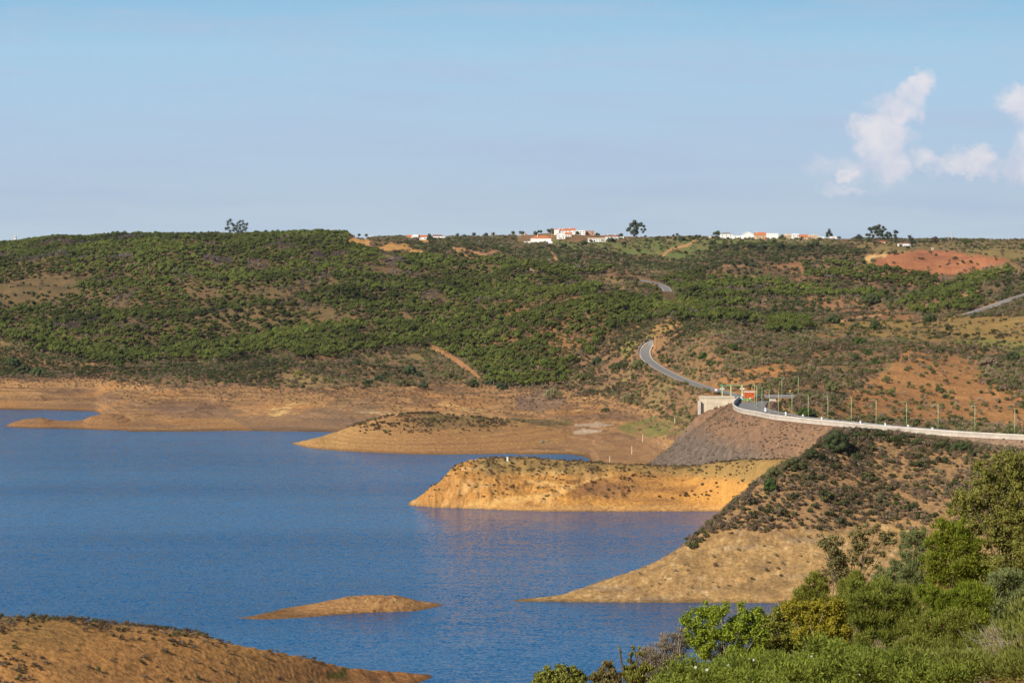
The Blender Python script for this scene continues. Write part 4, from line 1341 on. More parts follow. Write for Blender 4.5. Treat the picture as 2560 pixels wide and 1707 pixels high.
mb.build('pier', M_CONC, t)
px0 = fx(1906, 1099) - L0.x
MB().box(px0, px0 + .5, 2.6, 9.5, -8, -.3).build('pier', M_STONE, t)
pa = [(L0.x + xx, 1099 + 3.2, 27.68) for xx in np.linspace(fx(1922, 1099) - L0.x, xe, 26)]
guardrail(pa, 'white guardrail with close posts along the bridge', h=.8)
pb = [(L0.x + xx, 1099 + 3.2, 27.68) for xx in np.linspace(-.3, fx(1920, 1099) - L0.x, 8)]
guardrail(pb, 'short guardrail joining the cabin yard to the bridge', h=.7)


def marker(px, py, w, h, label, base=False, D=None, z=None):
    p = hit(px, py, 850) if D is None else wpt(px, D, z)
    t = thing('marker_block', label, 'marker', p)
    MB().box(-w / 2, w / 2, -w / 2, w / 2, -.1, h).build('block', M_WHITEP, t)
    MB().box(-w * .62, w * .62, -w * .62, w * .62, h, h + .07).build('cap', M_WHITE, t)
    if base:
        MB().box(-w * 1.6, w * 1.6, -w * 1.2, w * 1.2, -.3, .12).build('plinth', M_CONC, t)


marker(1686.8, 957, .62, 1.35, 'white survey marker on a plinth below the near road', True)
marker(1913, 1026, .62, 1.25, 'white block beside the guardrail at the crest bend', D=1022, z=26.95)
marker(2330.5, 1072, .62, 1.2, 'small white block standing above the dam parapet', D=909, z=27.6)
marker(1268.5, 1151.5, .55, 1.25, 'white survey pillar on top of the yellow headland')
for k, (px, D) in enumerate([(1964, 1000), (2007, 985), (2054, 971), (2151, 951), (2213, 940), (2270, 932)]):
    o = MB().box(-.25, .25, -.15, .15, 0, 1.25).build('reflector_post', M_WHITEP, None, wpt(px, D, 27.0))
    tag(o, 'tiny white reflector post peeping over the dam parapet', 'post', 'reflector posts along the crest')
POSTS = [(1686.8, 1062, 2.9, 'pale timber post in the green marsh, uphill of the others'), (1606.8, 1104.6, 3.3, 'second pale post down the mud slope from the green marsh'),
         (1579.6, 1134.6, 3.3, 'pale post in the mud, third down from the marsh'), (1524.5, 1159.6, 3.0, 'lowest pale post, nearest the small water pool')]
for px, py, h, lb in POSTS:
    p = hit(px, py, 1010)
    o = MB().tube([(0, 0, -.4), (.03, 0, h)], .19, 7, r1=.15).build('timber_post', M_WOOD, None, p)
    tag(o, lb, 'post', 'posts in the mud flats')
# road signs
t = thing('road_sign', 'white back of a road sign where the road reaches the dam', 'sign', hit(1790, 981, 1050))
MB().tube([(0, 0, -.3), (0, 0, 1.6)], .05, 6).build('sign_post', M_GALV, t); MB().box(-.5, .5, -.03, .03, .7, 1.5).build('sign_panel', M_WHITEP, t)
t = thing('road_sign', 'small yellow road sign beyond the bridge', 'sign', wpt(1975, 1125, 26.6))
MB().tube([(0, 0, -2), (0, 0, 2.0)], .05, 6).build('sign_post', M_GALV, t); MB().box(-.32, .32, -.03, .03, 1.8, 2.4).build('sign_panel', M_YEL, t)
# ------------------------------------------------------------------ foliage
def leaf_mat(name, c0, c1, trans=.22, rand=.18, rough=.7):
    m = bpy.data.materials.new(name); m.use_nodes = True
    nt = m.node_tree; nt.nodes.clear(); L = nt.links.new
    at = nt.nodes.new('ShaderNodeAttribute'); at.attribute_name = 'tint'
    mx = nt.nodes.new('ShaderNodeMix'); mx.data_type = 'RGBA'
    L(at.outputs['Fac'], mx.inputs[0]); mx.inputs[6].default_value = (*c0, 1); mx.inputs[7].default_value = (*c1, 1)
    oi = nt.nodes.new('ShaderNodeObjectInfo')
    mr = nt.nodes.new('ShaderNodeMapRange'); L(oi.outputs['Random'], mr.inputs[0]); mr.inputs[3].default_value = 1 - rand; mr.inputs[4].default_value = 1 + rand
    s_ = nt.nodes.new('ShaderNodeVectorMath'); s_.operation = 'SCALE'; L(mx.outputs[2], s_.inputs[0]); L(mr.outputs[0], s_.inputs[3])
    hs = nt.nodes.new('ShaderNodeHueSaturation')
    m2 = nt.nodes.new('ShaderNodeMath'); m2.operation = 'MULTIPLY'; L(oi.outputs['Random'], m2.inputs[0]); m2.inputs[1].default_value = 7.31
    m3 = nt.nodes.new('ShaderNodeMath'); m3.operation = 'FRACT'; L(m2.outputs[0], m3.inputs[0])
    m4 = nt.nodes.new('ShaderNodeMapRange'); L(m3.outputs[0], m4.inputs[0]); m4.inputs[3].default_value = .485; m4.inputs[4].default_value = .512
    L(m4.outputs[0], hs.inputs['Hue'])
    ta = nt.nodes.new('ShaderNodeAttribute'); ta.attribute_name = 'tone'; ta.attribute_type = 'INSTANCER'
    t1_ = nt.nodes.new('ShaderNodeMath'); t1_.operation = 'ADD'; L(ta.outputs['Fac'], t1_.inputs[0]); t1_.inputs[1].default_value = 1.0
    s2_ = nt.nodes.new('ShaderNodeVectorMath'); s2_.operation = 'SCALE'; L(s_.outputs[0], s2_.inputs[0]); L(t1_.outputs[0], s2_.inputs[3])
    L(s2_.outputs[0], hs.inputs['Color'])
    b = nt.nodes.new('ShaderNodeBsdfPrincipled'); L(hs.outputs[0], b.inputs['Base Color']); b.inputs['Roughness'].default_value = rough
    b.inputs['Specular IOR Level'].default_value = .25
    t = nt.nodes.new('ShaderNodeBsdfTranslucent'); L(hs.outputs[0], t.inputs['Color'])
    ms = nt.nodes.new('ShaderNodeMixShader'); ms.inputs[0].default_value = trans; L(b.outputs[0], ms.inputs[1]); L(t.outputs[0], ms.inputs[2])
    o = nt.nodes.new('ShaderNodeOutputMaterial'); L(ms.outputs[0], o.inputs[0])
    return m


LM_PINE = leaf_mat('pine needles', (.062, .084, .014), (.205, .222, .045), rand=.26)
LM_OAK = leaf_mat('holm oak leaves', (.045, .065, .028), (.105, .125, .050), rand=.2)
LM_EUC = leaf_mat('eucalyptus leaves', (.050, .062, .036), (.115, .120, .066))
LM_DEAD = leaf_mat('dead twigs', (.12, .092, .085), (.21, .165, .15), trans=.1)
LM_DARK = leaf_mat('dark scrub leaves', (.048, .062, .020), (.118, .130, .040), rand=.25)
LM_OLIVE = leaf_mat('olive scrub leaves', (.095, .098, .032), (.200, .190, .070), rand=.25)
LM_DRY = leaf_mat('dry scrub twigs', (.165, .117, .070), (.300, .224, .138), trans=.1, rand=.25)
LM_BROOM = leaf_mat('broom leaves', (.055, .105, .012), (.120, .180, .035))
BARK = plain('bark', (.16, .125, .10), .95, .3, 3, bump=.03)
BARK_P = plain('pale bark', (.34, .29, .23), .9, .25, 2, bump=.03)


def unit(v):
    return v / (np.linalg.norm(v, axis=-1, keepdims=True) + 1e-9)


def leaves(cent, rad, n, size, R, aspect=.55, shell=.55, up=.25, squash=.85, jit=.6, follow=None, fuzz=.12):
    """rhombic leaf faces spread over a set of clumps. cent (k,3), rad (k,)"""
    cent = np.asarray(cent, float); rad = np.asarray(rad, float)
    p = rad ** 2 / np.sum(rad ** 2)
    k = R.choice(len(cent), n, p=p)
    d = unit(R.normal(size=(n, 3)) + np.array([0, 0, up]))
    r = (shell + (1 - shell) * R.random(n)) * (1 + fuzz * R.normal(size=n))
    pos = cent[k] + d * (rad[k] * r)[:, None] * np.array([1, 1, squash])
    nr = unit(d + jit * R.normal(size=(n, 3)))
    if follow is None:
        a = unit(np.cross(nr, R.normal(size=(n, 3))))
    else:
        a = unit(d * follow[0] + np.array([0, 0, follow[1]]) + follow[2] * R.normal(size=(n, 3)))
        nr = unit(np.cross(a, R.normal(size=(n, 3))))
    b = np.cross(nr, a)
    s = size * (.6 + .8 * R.random(n))
    v = np.empty((n, 4, 3))
    v[:, 0] = pos - a * s[:, None] * .5
    v[:, 2] = pos + a * s[:, None] * .5
    v[:, 1] = pos + b * (s * aspect * .5)[:, None]
    v[:, 3] = pos - b * (s * aspect * .5)[:, None]
    f = np.arange(n * 4).reshape(n, 4)
    tint = np.clip(.5 + .28 * R.normal(size=n) + .25 * (R.random(len(cent))[k] - .5), 0, 1)
    return v.reshape(-1, 3), f, np.repeat(tint, 4)


def blob(cent, rad, sq=.85, sub=1, k=.72):
    """inner masses so that a crown is not see-through"""
    bm = bmesh.new()
    for c, r in zip(cent, rad):
        bmesh.ops.create_icosphere(bm, subdivisions=sub, radius=r * k, matrix=Matrix.Translation(Vector(c)) @ Matrix.Diagonal((1, 1, sq, 1)))
    v = np.array([x.co[:] for x in bm.verts]); f = np.array([[q.index for q in x.verts] for x in bm.faces])
    bm.free()
    return v, f


def tube_np(pts, r0, r1, n=6):
    m = MB(); m.tube(pts, r0, n, r1=r1)
    v = np.array(m.v)
    f = []
    for q in m.f:
        if len(q) == 4:
            f.append(q)
        else:
            for i in range(1, len(q) - 1):
                f.append((q[0], q[i], q[i + 1], q[i + 1]))
    f = [list(q) for q in f if len(set(q)) == 4]
    return v, np.array(f)


def crown_mesh(name, cent, rad, n, size, mat, seed, core=True, trunk=None, bark=None, **kw):
    R = np.random.default_rng(seed)
    v, f, t = leaves(cent, rad, n, size, R, **kw)
    V = [v]; FQ = [f]; T_ = [t]; o = len(v)
    mi = [np.zeros(len(f), int)]
    if core:
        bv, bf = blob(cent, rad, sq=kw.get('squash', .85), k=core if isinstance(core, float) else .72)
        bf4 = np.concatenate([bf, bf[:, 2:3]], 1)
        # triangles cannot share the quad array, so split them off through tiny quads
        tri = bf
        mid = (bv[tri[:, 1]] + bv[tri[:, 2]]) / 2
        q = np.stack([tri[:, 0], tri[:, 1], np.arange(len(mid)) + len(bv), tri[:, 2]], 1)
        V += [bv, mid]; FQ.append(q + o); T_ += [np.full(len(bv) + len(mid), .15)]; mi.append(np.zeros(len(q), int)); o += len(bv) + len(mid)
    if trunk:
        for pts, a, b in trunk:
            tv_, tf_ = tube_np(pts, a, b)
            V.append(tv_); FQ.append(tf_ + o); T_.append(np.zeros(len(tv_))); mi.append(np.ones(len(tf_), int)); o += len(tv_)
    V = np.concatenate(V); FQ = np.concatenate(FQ); T_ = np.concatenate(T_); mi = np.concatenate(mi)
    me = mesh_from(name, V, FQ, [mat] + ([bark] if trunk else []))
    me.polygons.foreach_set('material_index', mi.astype(np.int32))
    at = me.attributes.new('tint', 'FLOAT', 'POINT'); at.data.foreach_set('value', T_.astype(np.float32))
    return me


def dome(R, k, rx, rz, z0, r):
    """clump centres over a low dome"""
    c = []
    for i in range(k):
        a = R.random() * 2 * math.pi; q = math.sqrt(R.random())
        x, y = math.cos(a) * q * rx, math.sin(a) * q * rx
        z = z0 + rz * math.sqrt(max(0, 1 - q * q)) * (.55 + .45 * R.random())
        c.append((x, y, z))
    return np.array(c), r * (.75 + .5 * R.random(k))


PINES = []; SCR = {}
for s_ in range(4):
    R = np.random.default_rng(50 + s_)
    cc_, rr_ = dome(R, 9, 1.55, 1.5, 2.0, .95)
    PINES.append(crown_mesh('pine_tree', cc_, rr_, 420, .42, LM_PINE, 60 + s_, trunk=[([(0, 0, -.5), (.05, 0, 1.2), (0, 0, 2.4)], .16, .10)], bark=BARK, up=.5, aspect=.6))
DEADP = []
for s_ in range(2):
    R = np.random.default_rng(80 + s_)
    cc_, rr_ = dome(R, 7, 1.3, 1.1, 1.3, .8)
    DEADP.append(crown_mesh('leafless_tree', cc_, rr_, 330, .5, LM_DEAD, 90 + s_, core=.45, trunk=[([(0, 0, -.5), (0, 0, 1.6)], .12, .06)], bark=BARK, aspect=.18, up=.3))
LM_BROWN = leaf_mat('brown dead herbs', (.085, .055, .032), (.170, .118, .066), trans=.1, rand=.25)
for nm_, mt in (('dark', LM_DARK), ('olive', LM_OLIVE), ('dry', LM_DRY), ('brown', LM_BROWN)):
    SCR[nm_] = []
    for s_ in range(3):
        R = np.random.default_rng(100 + s_ + len(nm_) * 10)
        cc_, rr_ = dome(R, 5, .42, .32, .22, .30)
        SCR[nm_].append(crown_mesh('shrub', cc_, rr_, 210 if nm_ in ('dark', 'olive') else 240, .15 if nm_ in ('dark', 'olive') else .2, mt, 130 + s_, core=.6 if nm_ in ('dark', 'olive') else .45,
                                   aspect=.5 if nm_ in ('dark', 'olive') else .16, up=.5, squash=.9))


def grid_points(x0, x1, d0, d1, s, jit=.42, seed=1):
    """jittered world grid limited to the view wedge; returns px, D"""
    R = np.random.default_rng(seed)
    ys_ = np.arange(d0, d1, s)
    P_, D_ = [], []
    for k, y in enumerate(ys_):
        xa, xb = y * (x0 - 1280) / F, y * (x1 - 1280) / F
        xs_ = np.arange(math.floor(xa / s) * s, xb, s) + (k % 2) * s * .5
        xs_ = xs_ + R.uniform(-jit, jit, len(xs_)) * s
        yy = y + R.uniform(-jit, jit, len(xs_)) * s
        P_.append(1280 + xs_ * F / yy); D_.append(yy)
    return np.concatenate(P_), np.concatenate(D_)


def nearest_idx(px, D):
    j = np.clip(np.searchsorted(PXC, px), 1, NC - 1); j = np.where(np.abs(PXC[j] - px) < np.abs(PXC[j - 1] - px), j, j - 1)
    i = np.clip(np.searchsorted(DR, D), 1, NR - 1); i = np.where(np.abs(DR[i] - D) < np.abs(DR[i - 1] - D), i, i - 1)
    return i, j


RUN0 = np.vstack([np.full((1, NC), 9e9), runmin[:-1]])


def info(px, D, hgt):
    i, j = nearest_idx(px, D)
    z = height(px, D)
    py = HZ + (CAMZ - z) * F / D
    top = py - hgt * F / D
    vis = top < RUN0[i, j] + 1
    return z, py, vis, FID[i, j]


def near_road(px, D, extra=2.0):
    X = D * (px - 1280) / F
    ok = np.zeros(len(px), bool)
    for c_, hw in ROADS.values():
        for q in c_[::2]:
            ok |= np.hypot(X - q[0], D - q[1]) < hw + extra
    return ok


GN_COUNT = [0]


def scatter(name, label, cat, px, D, z, scale, idx, meshes_objs, kind='stuff', seed=0, sink=.05):
    """one stuff object: points carrying instances of already linked plants"""
    R = np.random.default_rng(seed)
    X = D * (px - 1280) / F
    me = bpy.data.meshes.new(name)
    me.vertices.add(len(X))
    me.vertices.foreach_set('co', np.stack([X, D, z - sink * scale], 1).astype(np.float32).ravel())
    a = me.attributes.new('size', 'FLOAT', 'POINT'); a.data.foreach_set('value', scale.astype(np.float32))
    a = me.attributes.new('spin', 'FLOAT', 'POINT'); a.data.foreach_set('value', (R.random(len(X)) * 6.283).astype(np.float32))
    a = me.attributes.new('pick', 'INT', 'POINT'); a.data.foreach_set('value', idx.astype(np.int32))
    tn_ = .32 * fbm(X / 130 + 9, D / 190, 2, 571) + .28 * fbm(X / 28, D / 34, 2, 572)
    a = me.attributes.new('tone', 'FLOAT', 'POINT'); a.data.foreach_set('value', np.clip(tn_ * 2.3, -.55, .7).astype(np.float32))
    a = me.attributes.new('tall', 'FLOAT', 'POINT'); a.data.foreach_set('value', (scale * R.uniform(*((.85, 1.2) if cat == 'forest' else (.9, 1.35)), len(X))).astype(np.float32))
    o = link(name, me)
    ng = bpy.data.node_groups.new(name + ' scatter', 'GeometryNodeTree')
    ng.interface.new_socket('Geometry', in_out='INPUT', socket_type='NodeSocketGeometry')
    ng.interface.new_socket('Geometry', in_out='OUTPUT', socket_type='NodeSocketGeometry')
    N = ng.nodes.new; L = ng.links.new
    gi = N('NodeGroupInput'); go = N('NodeGroupOutput')
    iop = N('GeometryNodeInstanceOnPoints'); L(gi.outputs[0], iop.inputs['Points'])
    jn = N('GeometryNodeJoinGeometry')
    for ob in reversed(meshes_objs):
        oi = N('GeometryNodeObjectInfo'); oi.inputs['Object'].default_value = ob; oi.inputs['As Instance'].default_value = True
        L(oi.outputs['Geometry'], jn.inputs[0])
    L(jn.outputs[0], iop.inputs['Instance'])
    iop.inputs['Pick Instance'].default_value = True

    def na(nm, tp):
        n = N('GeometryNodeInputNamedAttribute'); n.data_type = tp; n.inputs['Name'].default_value = nm
        return n.outputs['Attribute']
    L(na('pick', 'INT'), iop.inputs['Instance Index'])
    cr = N('ShaderNodeCombineXYZ'); L(na('spin', 'FLOAT'), cr.inputs[2]); L(cr.outputs[0], iop.inputs['Rotation'])
    cs = N('ShaderNodeCombineXYZ'); sz = na('size', 'FLOAT'); L(sz, cs.inputs[0]); L(sz, cs.inputs[1]); L(na('tall', 'FLOAT'), cs.inputs[2]); L(cs.outputs[0], iop.inputs['Scale'])
    L(iop.outputs[0], go.inputs[0])
    md = o.modifiers.new('scatter', 'NODES'); md.node_group = ng
    return tag(o, label, cat, kind=kind)


# ---- pine woods
def in_any(polys, px, py):
    r = np.zeros(len(px), bool)
    for g in polys:
        r |= inpoly(g, px, py)
    return r


def wob(px, py, D, a=7):
    X = D * (px - 1280) / F
    return px + a * fbm(X / 30, D / 30, 2, 501), py + .6 * a * fbm(X / 30 + 5, D / 30, 2, 502)


RCLR = [(1590, 697), (1640, 700), (1684, 722), (1692, 764), (1655, 764), (1650, 736), (1590, 714)]
CLEAR = [RCLR, BALD_TOP, SPUR, SPUR_LO] + ORANGEGAPS + [
    [(590, 728), (640, 720), (700, 735), (760, 760), (860, 775), (800, 800), (760, 790), (720, 770), (640, 745)],
    [(465, 735), (545, 728), (570, 748), (480, 760)], [(1485, 725), (1530, 720), (1560, 740), (1500, 752)], [(1400, 748), (1440, 745), (1450, 760), (1410, 765)],
    [(1400, 860), (1440, 850), (1450, 900), (1400, 905)], [(905, 660), (950, 665), (990, 690), (930, 690)]]
px, D = grid_points(-260, 2300, 1490, 3330, 5.6, .44, 11)
z, py, vis, fid = info(px, D, 4.5)
wx_, wy_ = wob(px, py, D)
X = D * (px - 1280) / F
dn = fbm(X / 55, D / 55, 3, 511)
m = in_any(FOREST, wx_, wy_) & vis & (fid == 0) & ~in_any(CLEAR, wx_, wy_)
hillp = inpoly([(1250, 745), (1440, 700), (1620, 730), (1740, 770), (1730, 805), (1560, 825), (1500, 860), (1440, 905), (1340, 900), (1260, 890), (1200, 850)], wx_, wy_)
keep = np.where(hillp, dn > -.30 + .22 * (rng.random(len(px)) - .35), dn > -.80 + .25 * rng.random(len(px)))
upper = smooth(2500, 1800, D)
keep &= rng.random(len(px)) < np.where(hillp, .88, .96)
m &= keep & ~near_road(px, D, 3.5)
# belts right of the main wood
BELTS = [[(2008, 664), (2060, 662), (2120, 678), (2220, 690), (2300, 705), (2360, 716), (2360, 730), (2290, 722), (2200, 712), (2100, 700), (2012, 696)],
         [(2060, 655), (2130, 664), (2230, 678), (2300, 690), (2358, 704), (2350, 709), (2250, 692), (2140, 676), (2066, 667)],
         [(2236, 768), (2262, 750), (2360, 722), (2440, 690), (2510, 676), (2535, 688), (2450, 722), (2440, 740), (2460, 766), (2420, 782), (2290, 792), (2270, 780)],
         [(1918, 806), (1960, 798), (2012, 806), (2042, 822), (2010, 836), (1925, 836)],
         [(1690, 802), (1745, 795), (1850, 790), (1905, 806), (1870, 818), (1790, 812), (1740, 806), (1700, 812)]]
pb_, Db = grid_points(1650, 2620, 1350, 2900, 5.6, .42, 12)
zb, pyb, visb, fidb = info(pb_, Db, 4.5)
wxb, wyb = wob(pb_, pyb, Db, 4)
mb_ = in_any(BELTS, wxb, wyb) & visb & (fidb == 0) & ~near_road(pb_, Db, 3.0) & (rng.random(len(pb_)) < .93)
mb_ &= ~in_any(FOREST, wxb, wyb)
px = np.concatenate([px[m], pb_[mb_]]); D = np.concatenate([D[m], Db[mb_]]); z = np.concatenate([z[m], zb[mb_]]); py = np.concatenate([py[m], pyb[mb_]])
X = D * (px - 1280) / F
# dead grey stands inside the wood
grey = (fbm(X / 38 + 3, D / 60, 3, 521) > .23) & ((D > 1900) | (px > 1500)) & (px < 2150)
gsc = rng.uniform(.8, 1.4, len(px)) * np.where(D > 2300, 1.04, 1.0)
ing = ~grey
order = np.argsort(D[ing])
near_i = np.where(ing)[0][order]
# the 300 largest in view are trees of their own
app = gsc / D
near_i = np.where(ing)[0][np.argsort(-app[ing])][:300]
pine_objs = []
for k, i in enumerate(near_i):
    o = link('pine_tree', PINES[k % 4], None, (X[i], D[i], z[i] - .1), rng.random() * 6.28)
    s0 = gsc[i]; o.scale = (s0, s0, s0 * rng.uniform(.85, 1.15))
    if px[i] < 1080:
        lb, gp = 'round green pine along the lower edge of the wood', 'pines along the lower edge of the wood'
    elif px[i] < 1430 and py[i] > 850:
        lb, gp = 'bushy green pine in the dense lower corner of the hill', 'pines in the dense lower corner of the hill'
    elif px[i] < 1760:
        lb, gp = 'round green pine on the orange soil of the middle hill', 'pines spaced over the orange middle hill'
    else:
        lb, gp = 'bright green pine on the right hand ridge', 'pines on the right hand ridges'
    tag(o, lb, 'tree', gp)
    pine_objs.append(o)
rest = np.setdiff1d(np.where(ing)[0], near_i)
scatter('pine_forest', 'dense green pine wood covering the rolling hills', 'forest', px[rest], D[rest], z[rest], gsc[rest], rng.integers(0, 4, len(rest)), pine_objs[:4], seed=3)
gi_ = np.where(grey)[0]
gi_ = gi_[np.argsort(D[gi_])]
dobj = []
for k, i in enumerate(gi_[:2]):
    o = link('leafless_tree', DEADP[k], None, (X[i], D[i], z[i] - .1))
    tag(o, 'grey leafless tree at the near edge of the bare stands', 'tree', 'leafless trees at the near edge'); dobj.append(o)
scatter('leafless_wood', 'grey leafless stands between the green pines', 'forest', px[gi_[2:]], D[gi_[2:]], z[gi_[2:]], gsc[gi_[2:]] * .95, rng.integers(0, 2, len(gi_) - 2), dobj, seed=4)
print('pines', len(rest), 'grey', len(gi_))

# ---- scrub on the right hillside: individuals plus the rest
px, D = grid_points(1600, 2760, 703, 850, 1.2, .48, 21)
z, py, vis, fid = info(px, D, 1.2)
X = D * (px - 1280) / F
pl = 15.2 - smooth(1900, 1700, px) * 3.0
d1 = fbm(X / 9, D / 9, 3, 531); d2_ = fbm(X / 30, D / 24, 2, 532)
upper = z > pl - 1.0 + 2.4 * fbm(X / 12, D / 12, 2, 533)
prob = np.where(upper, np.clip(.76 + 1.0 * d1 + .5 * d2_, .25, .97), np.where(z > 2.5, .05, .0))
prob *= 1 - .85 * inpoly([(2190, 1095), (2230, 1088), (2310, 1100), (2330, 1112), (2260, 1112)], px, py)
m = (fid == 4) & vis & (rng.random(len(px)) < prob)
px, D, z, py, X, upper, d1 = px[m], D[m], z[m], py[m], X[m], upper[m], d1[m]
r_ = rng.random(len(px))
tp = np.where(upper, np.where(r_ < .17, 0, np.where(r_ < .30, 1, 2)), 2)
sz = np.where(upper, rng.uniform(.8, 1.9, len(px)) * np.where(tp == 0, 1.15, 1.0), rng.uniform(.5, 1.3, len(px)))
big = rng.random(len(px)) < .06
sz = np.where(upper & big, sz * 1.5, sz)
tn = ['dark', 'olive', 'dry']
LB = ['dark green rounded shrub on the scrubby right hillside', 'olive green shrub on the scrubby right hillside', 'dry brown shrub on the scrubby right hillside']
app = sz / D * (np.abs(px - 1900) < 700)
sel = np.argsort(-app)[:300]
shr = {0: [], 1: [], 2: []}
for k, i in enumerate(sel):
    t = int(tp[i])
    o = link('shrub', SCR[tn[t]][k % 3], None, (X[i], D[i], z[i] - .05), rng.random() * 6.28)
    s0 = sz[i]; o.scale = (s0, s0, s0 * rng.uniform(.8, 1.15))
    tag(o, LB[t], 'shrub', ['dark shrubs', 'olive shrubs', 'dry shrubs'][t] + ' of the right hillside')
    shr[t].append((k % 3, o))
PRO = []
for t in range(3):
    for q in range(3):
        PRO.append([o for kk, o in shr[t] if kk == q][0])
for q, (bx, by) in enumerate([(430, 1606), (452, 1612), (414, 1630)]):
    p_ = hit(bx, by, 300)
    o = link('shrub', SCR['brown'][q], None, p_); o.scale = (1.5, 1.5, 1.3)
    tag(o, 'brown dead shrub on the orange slope of the near left bank', 'shrub', 'brown shrubs of the near left bank')
    PRO.append(o)
rest = np.setdiff1d(np.arange(len(px)), sel)
scatter('hillside_scrub', 'mixed low scrub covering the right hillside', 'scrub', px[rest], D[rest], z[rest], sz[rest], tp[rest] * 3 + rng.integers(0, 3, len(rest)), PRO, seed=5)

# ---- scrub over the main land, near part
def land_scrub(d0, d1_, s, seed, base, name, label):
    px, D = grid_points(-240, 2760, d0, d1_, s, .46, seed)
    z, py, vis, fid = info(px, D, 2.0)
    m0 = vis & (fid == 0)
    px, D, z, py = px[m0], D[m0], z[m0], py[m0]
    X = D * (px - 1280) / F
    wx_, wy_ = wob(px, py, D, 8)
    n1 = fbm(X / 22, D / 26, 3, 541); n2 = fbm(X / 90, D / 90, 3, 542)
    R = np.random.default_rng(seed + 7)
    pz = 11.5
    above = smooth(pz - 3.5, pz + 3, z + 2.5 * n2)
    above = np.where(D > 1750, 1, above)
    prob = above * np.clip(.62 + 1.15 * n1 + .7 * n2, .08, .96)
    typ = np.where(R.random(len(px)) < .17, 0, np.where(R.random(len(px)) < .42, 1, 2))
    k = np.full(len(px), 1.0)
    # dark heath zones
    heath = in_any([[(1010, 609), (1090, 598), (1280, 614), (1290, 650), (1174, 646), (1067, 639)], [(1280, 622), (1420, 618), (1500, 628), (1600, 655), (1900, 668), (1900, 690), (1500, 672), (1400, 666), (1280, 652)],
                    [(1600, 645), (1720, 630), (1800, 612), (1900, 610), (2180, 622), (2160, 640), (2165, 665), (2060, 662), (1900, 668), (1720, 662)],
                    [(1920, 770), (2000, 745), (2050, 752), (2075, 785), (2000, 805), (1850, 790)], [(2030, 700), (2100, 703), (2360, 735), (2240, 760), (2040, 720)],
                    [(2480, 690), (2660, 680), (2660, 740), (2500, 755)], SPUR_LO, [(300, 925), (560, 905), (640, 892), (740, 905), (720, 930), (640, 965), (480, 945), (330, 935)],
                    [(-300, 850), (80, 875), (300, 930), (120, 950), (-300, 950)], [(1640, 830), (1700, 795), (1800, 798), (1830, 830), (1700, 850)]], wx_, wy_)
    nearv = (D > 2900) & (px > 1290) & (px < 2130) & (py < 607)
    prob = np.where(nearv, 0, prob)
    prob = np.where(heath, np.maximum(prob, .86), prob)
    typ = np.where(heath & (R.random(len(px)) < .62), 0, typ)
    bare = in_any([[(2274, 868), (2437, 902), (2451, 945), (2560, 985), (2660, 1010), (2660, 1075), (2355, 1050), (2083, 1040), (2110, 997), (2192, 937), (2247, 899)]], wx_, wy_)
    prob = np.where(bare, .11 + .35 * (n1 > .22), prob)
    grass = in_any([[(2030, 815), (2200, 798), (2560, 792), (2660, 790), (2660, 880), (2480, 870), (2300, 850), (2100, 845)],
                    [(1365, 612), (1395, 600), (1450, 612), (1490, 602), (1600, 596), (1750, 594), (2060, 600), (2115, 606), (1900, 611), (1800, 613), (1700, 652), (1580, 640), (1500, 625), (1430, 628)],
                    [(2110, 605), (2660, 606), (2660, 650), (2540, 650), (2430, 634), (2300, 624), (2230, 634), (2160, 630)], BALD_TOP], wx_, wy_)
    prob = np.where(grass, .12 * (n1 > -.1), prob)
    field = in_any([[(2190, 668), (2185, 650), (2228, 636), (2301, 624), (2437, 636), (2533, 650), (2465, 668), (2345, 687), (2274, 687)]] + DIRT, wx_, wy_)
    prob = np.where(field, .015, prob)
    prob = np.where(inpoly(SPUR, wx_, wy_) & ~inpoly(SPUR_LO, wx_, wy_), .22, prob)
    orange = in_any([[(1860, 925), (1960, 905), (2000, 930), (1930, 950), (1870, 960)], [(1765, 975), (1800, 945), (1870, 940), (1900, 975), (1880, 1000), (1790, 1000)],
                     [(1590, 755), (1760, 745), (1770, 775), (1600, 800)]], wx_, wy_)
    prob = np.where(orange, prob * .35, prob)
    if d0 > 1500:
        prob = np.where(in_any(FOREST, wx_, wy_), prob * .75, prob)
    marsh = inpoly([(1050, 1050), (1430, 1052), (1425, 1066), (1150, 1062)], wx_, wy_)
    prob = np.where(marsh, .6, prob)
    tufts = (z < pz) & (z > 5.2) & (D < 1700) & ~marsh
    prob = np.where(tufts, np.maximum(prob, .10 + .45 * smooth(6, 10, z)), prob)
    sz = R.uniform(.7, 1.35, len(px)) * base
    sz = np.where(z < pz - 1.5, sz * .55, sz)
    typ = np.where((z < pz - 1) & (D < 1700), 2, typ)
    prob = np.where((z < 3.5) & ~marsh, 0, prob)
    prob = np.where(inpoly(RCLR, px, py), prob * .12, prob)
    trk = np.zeros(len(px), bool)
    i, j = nearest_idx(px, D)
    for t in TR:
        trk |= t[i, j]
    m = (R.random(len(px)) < prob) & ~trk & ~near_road(px, D, 2.2)
    m &= ~((px > 1735) & (px < 1990) & (D > 1068) & (D < 1142) & (np.abs(z - 27.4) < .4))
    px, D, z, sz, typ = px[m], D[m], z[m], sz[m], typ[m]
    print(name, len(px))
    scatter(name, label, 'scrub', px, D, z, sz, typ * 3 + R.integers(0, 3, len(px)), PRO, seed=seed)


land_scrub(1040, 1760, 2.3, 31, 1.9, 'scrub', 'brown and green scrub on the slopes around the reservoir')
land_scrub(1760, 3700, 4.8, 37, 3.2, 'distant_scrub', 'dark scrub on the far hills below the villages')

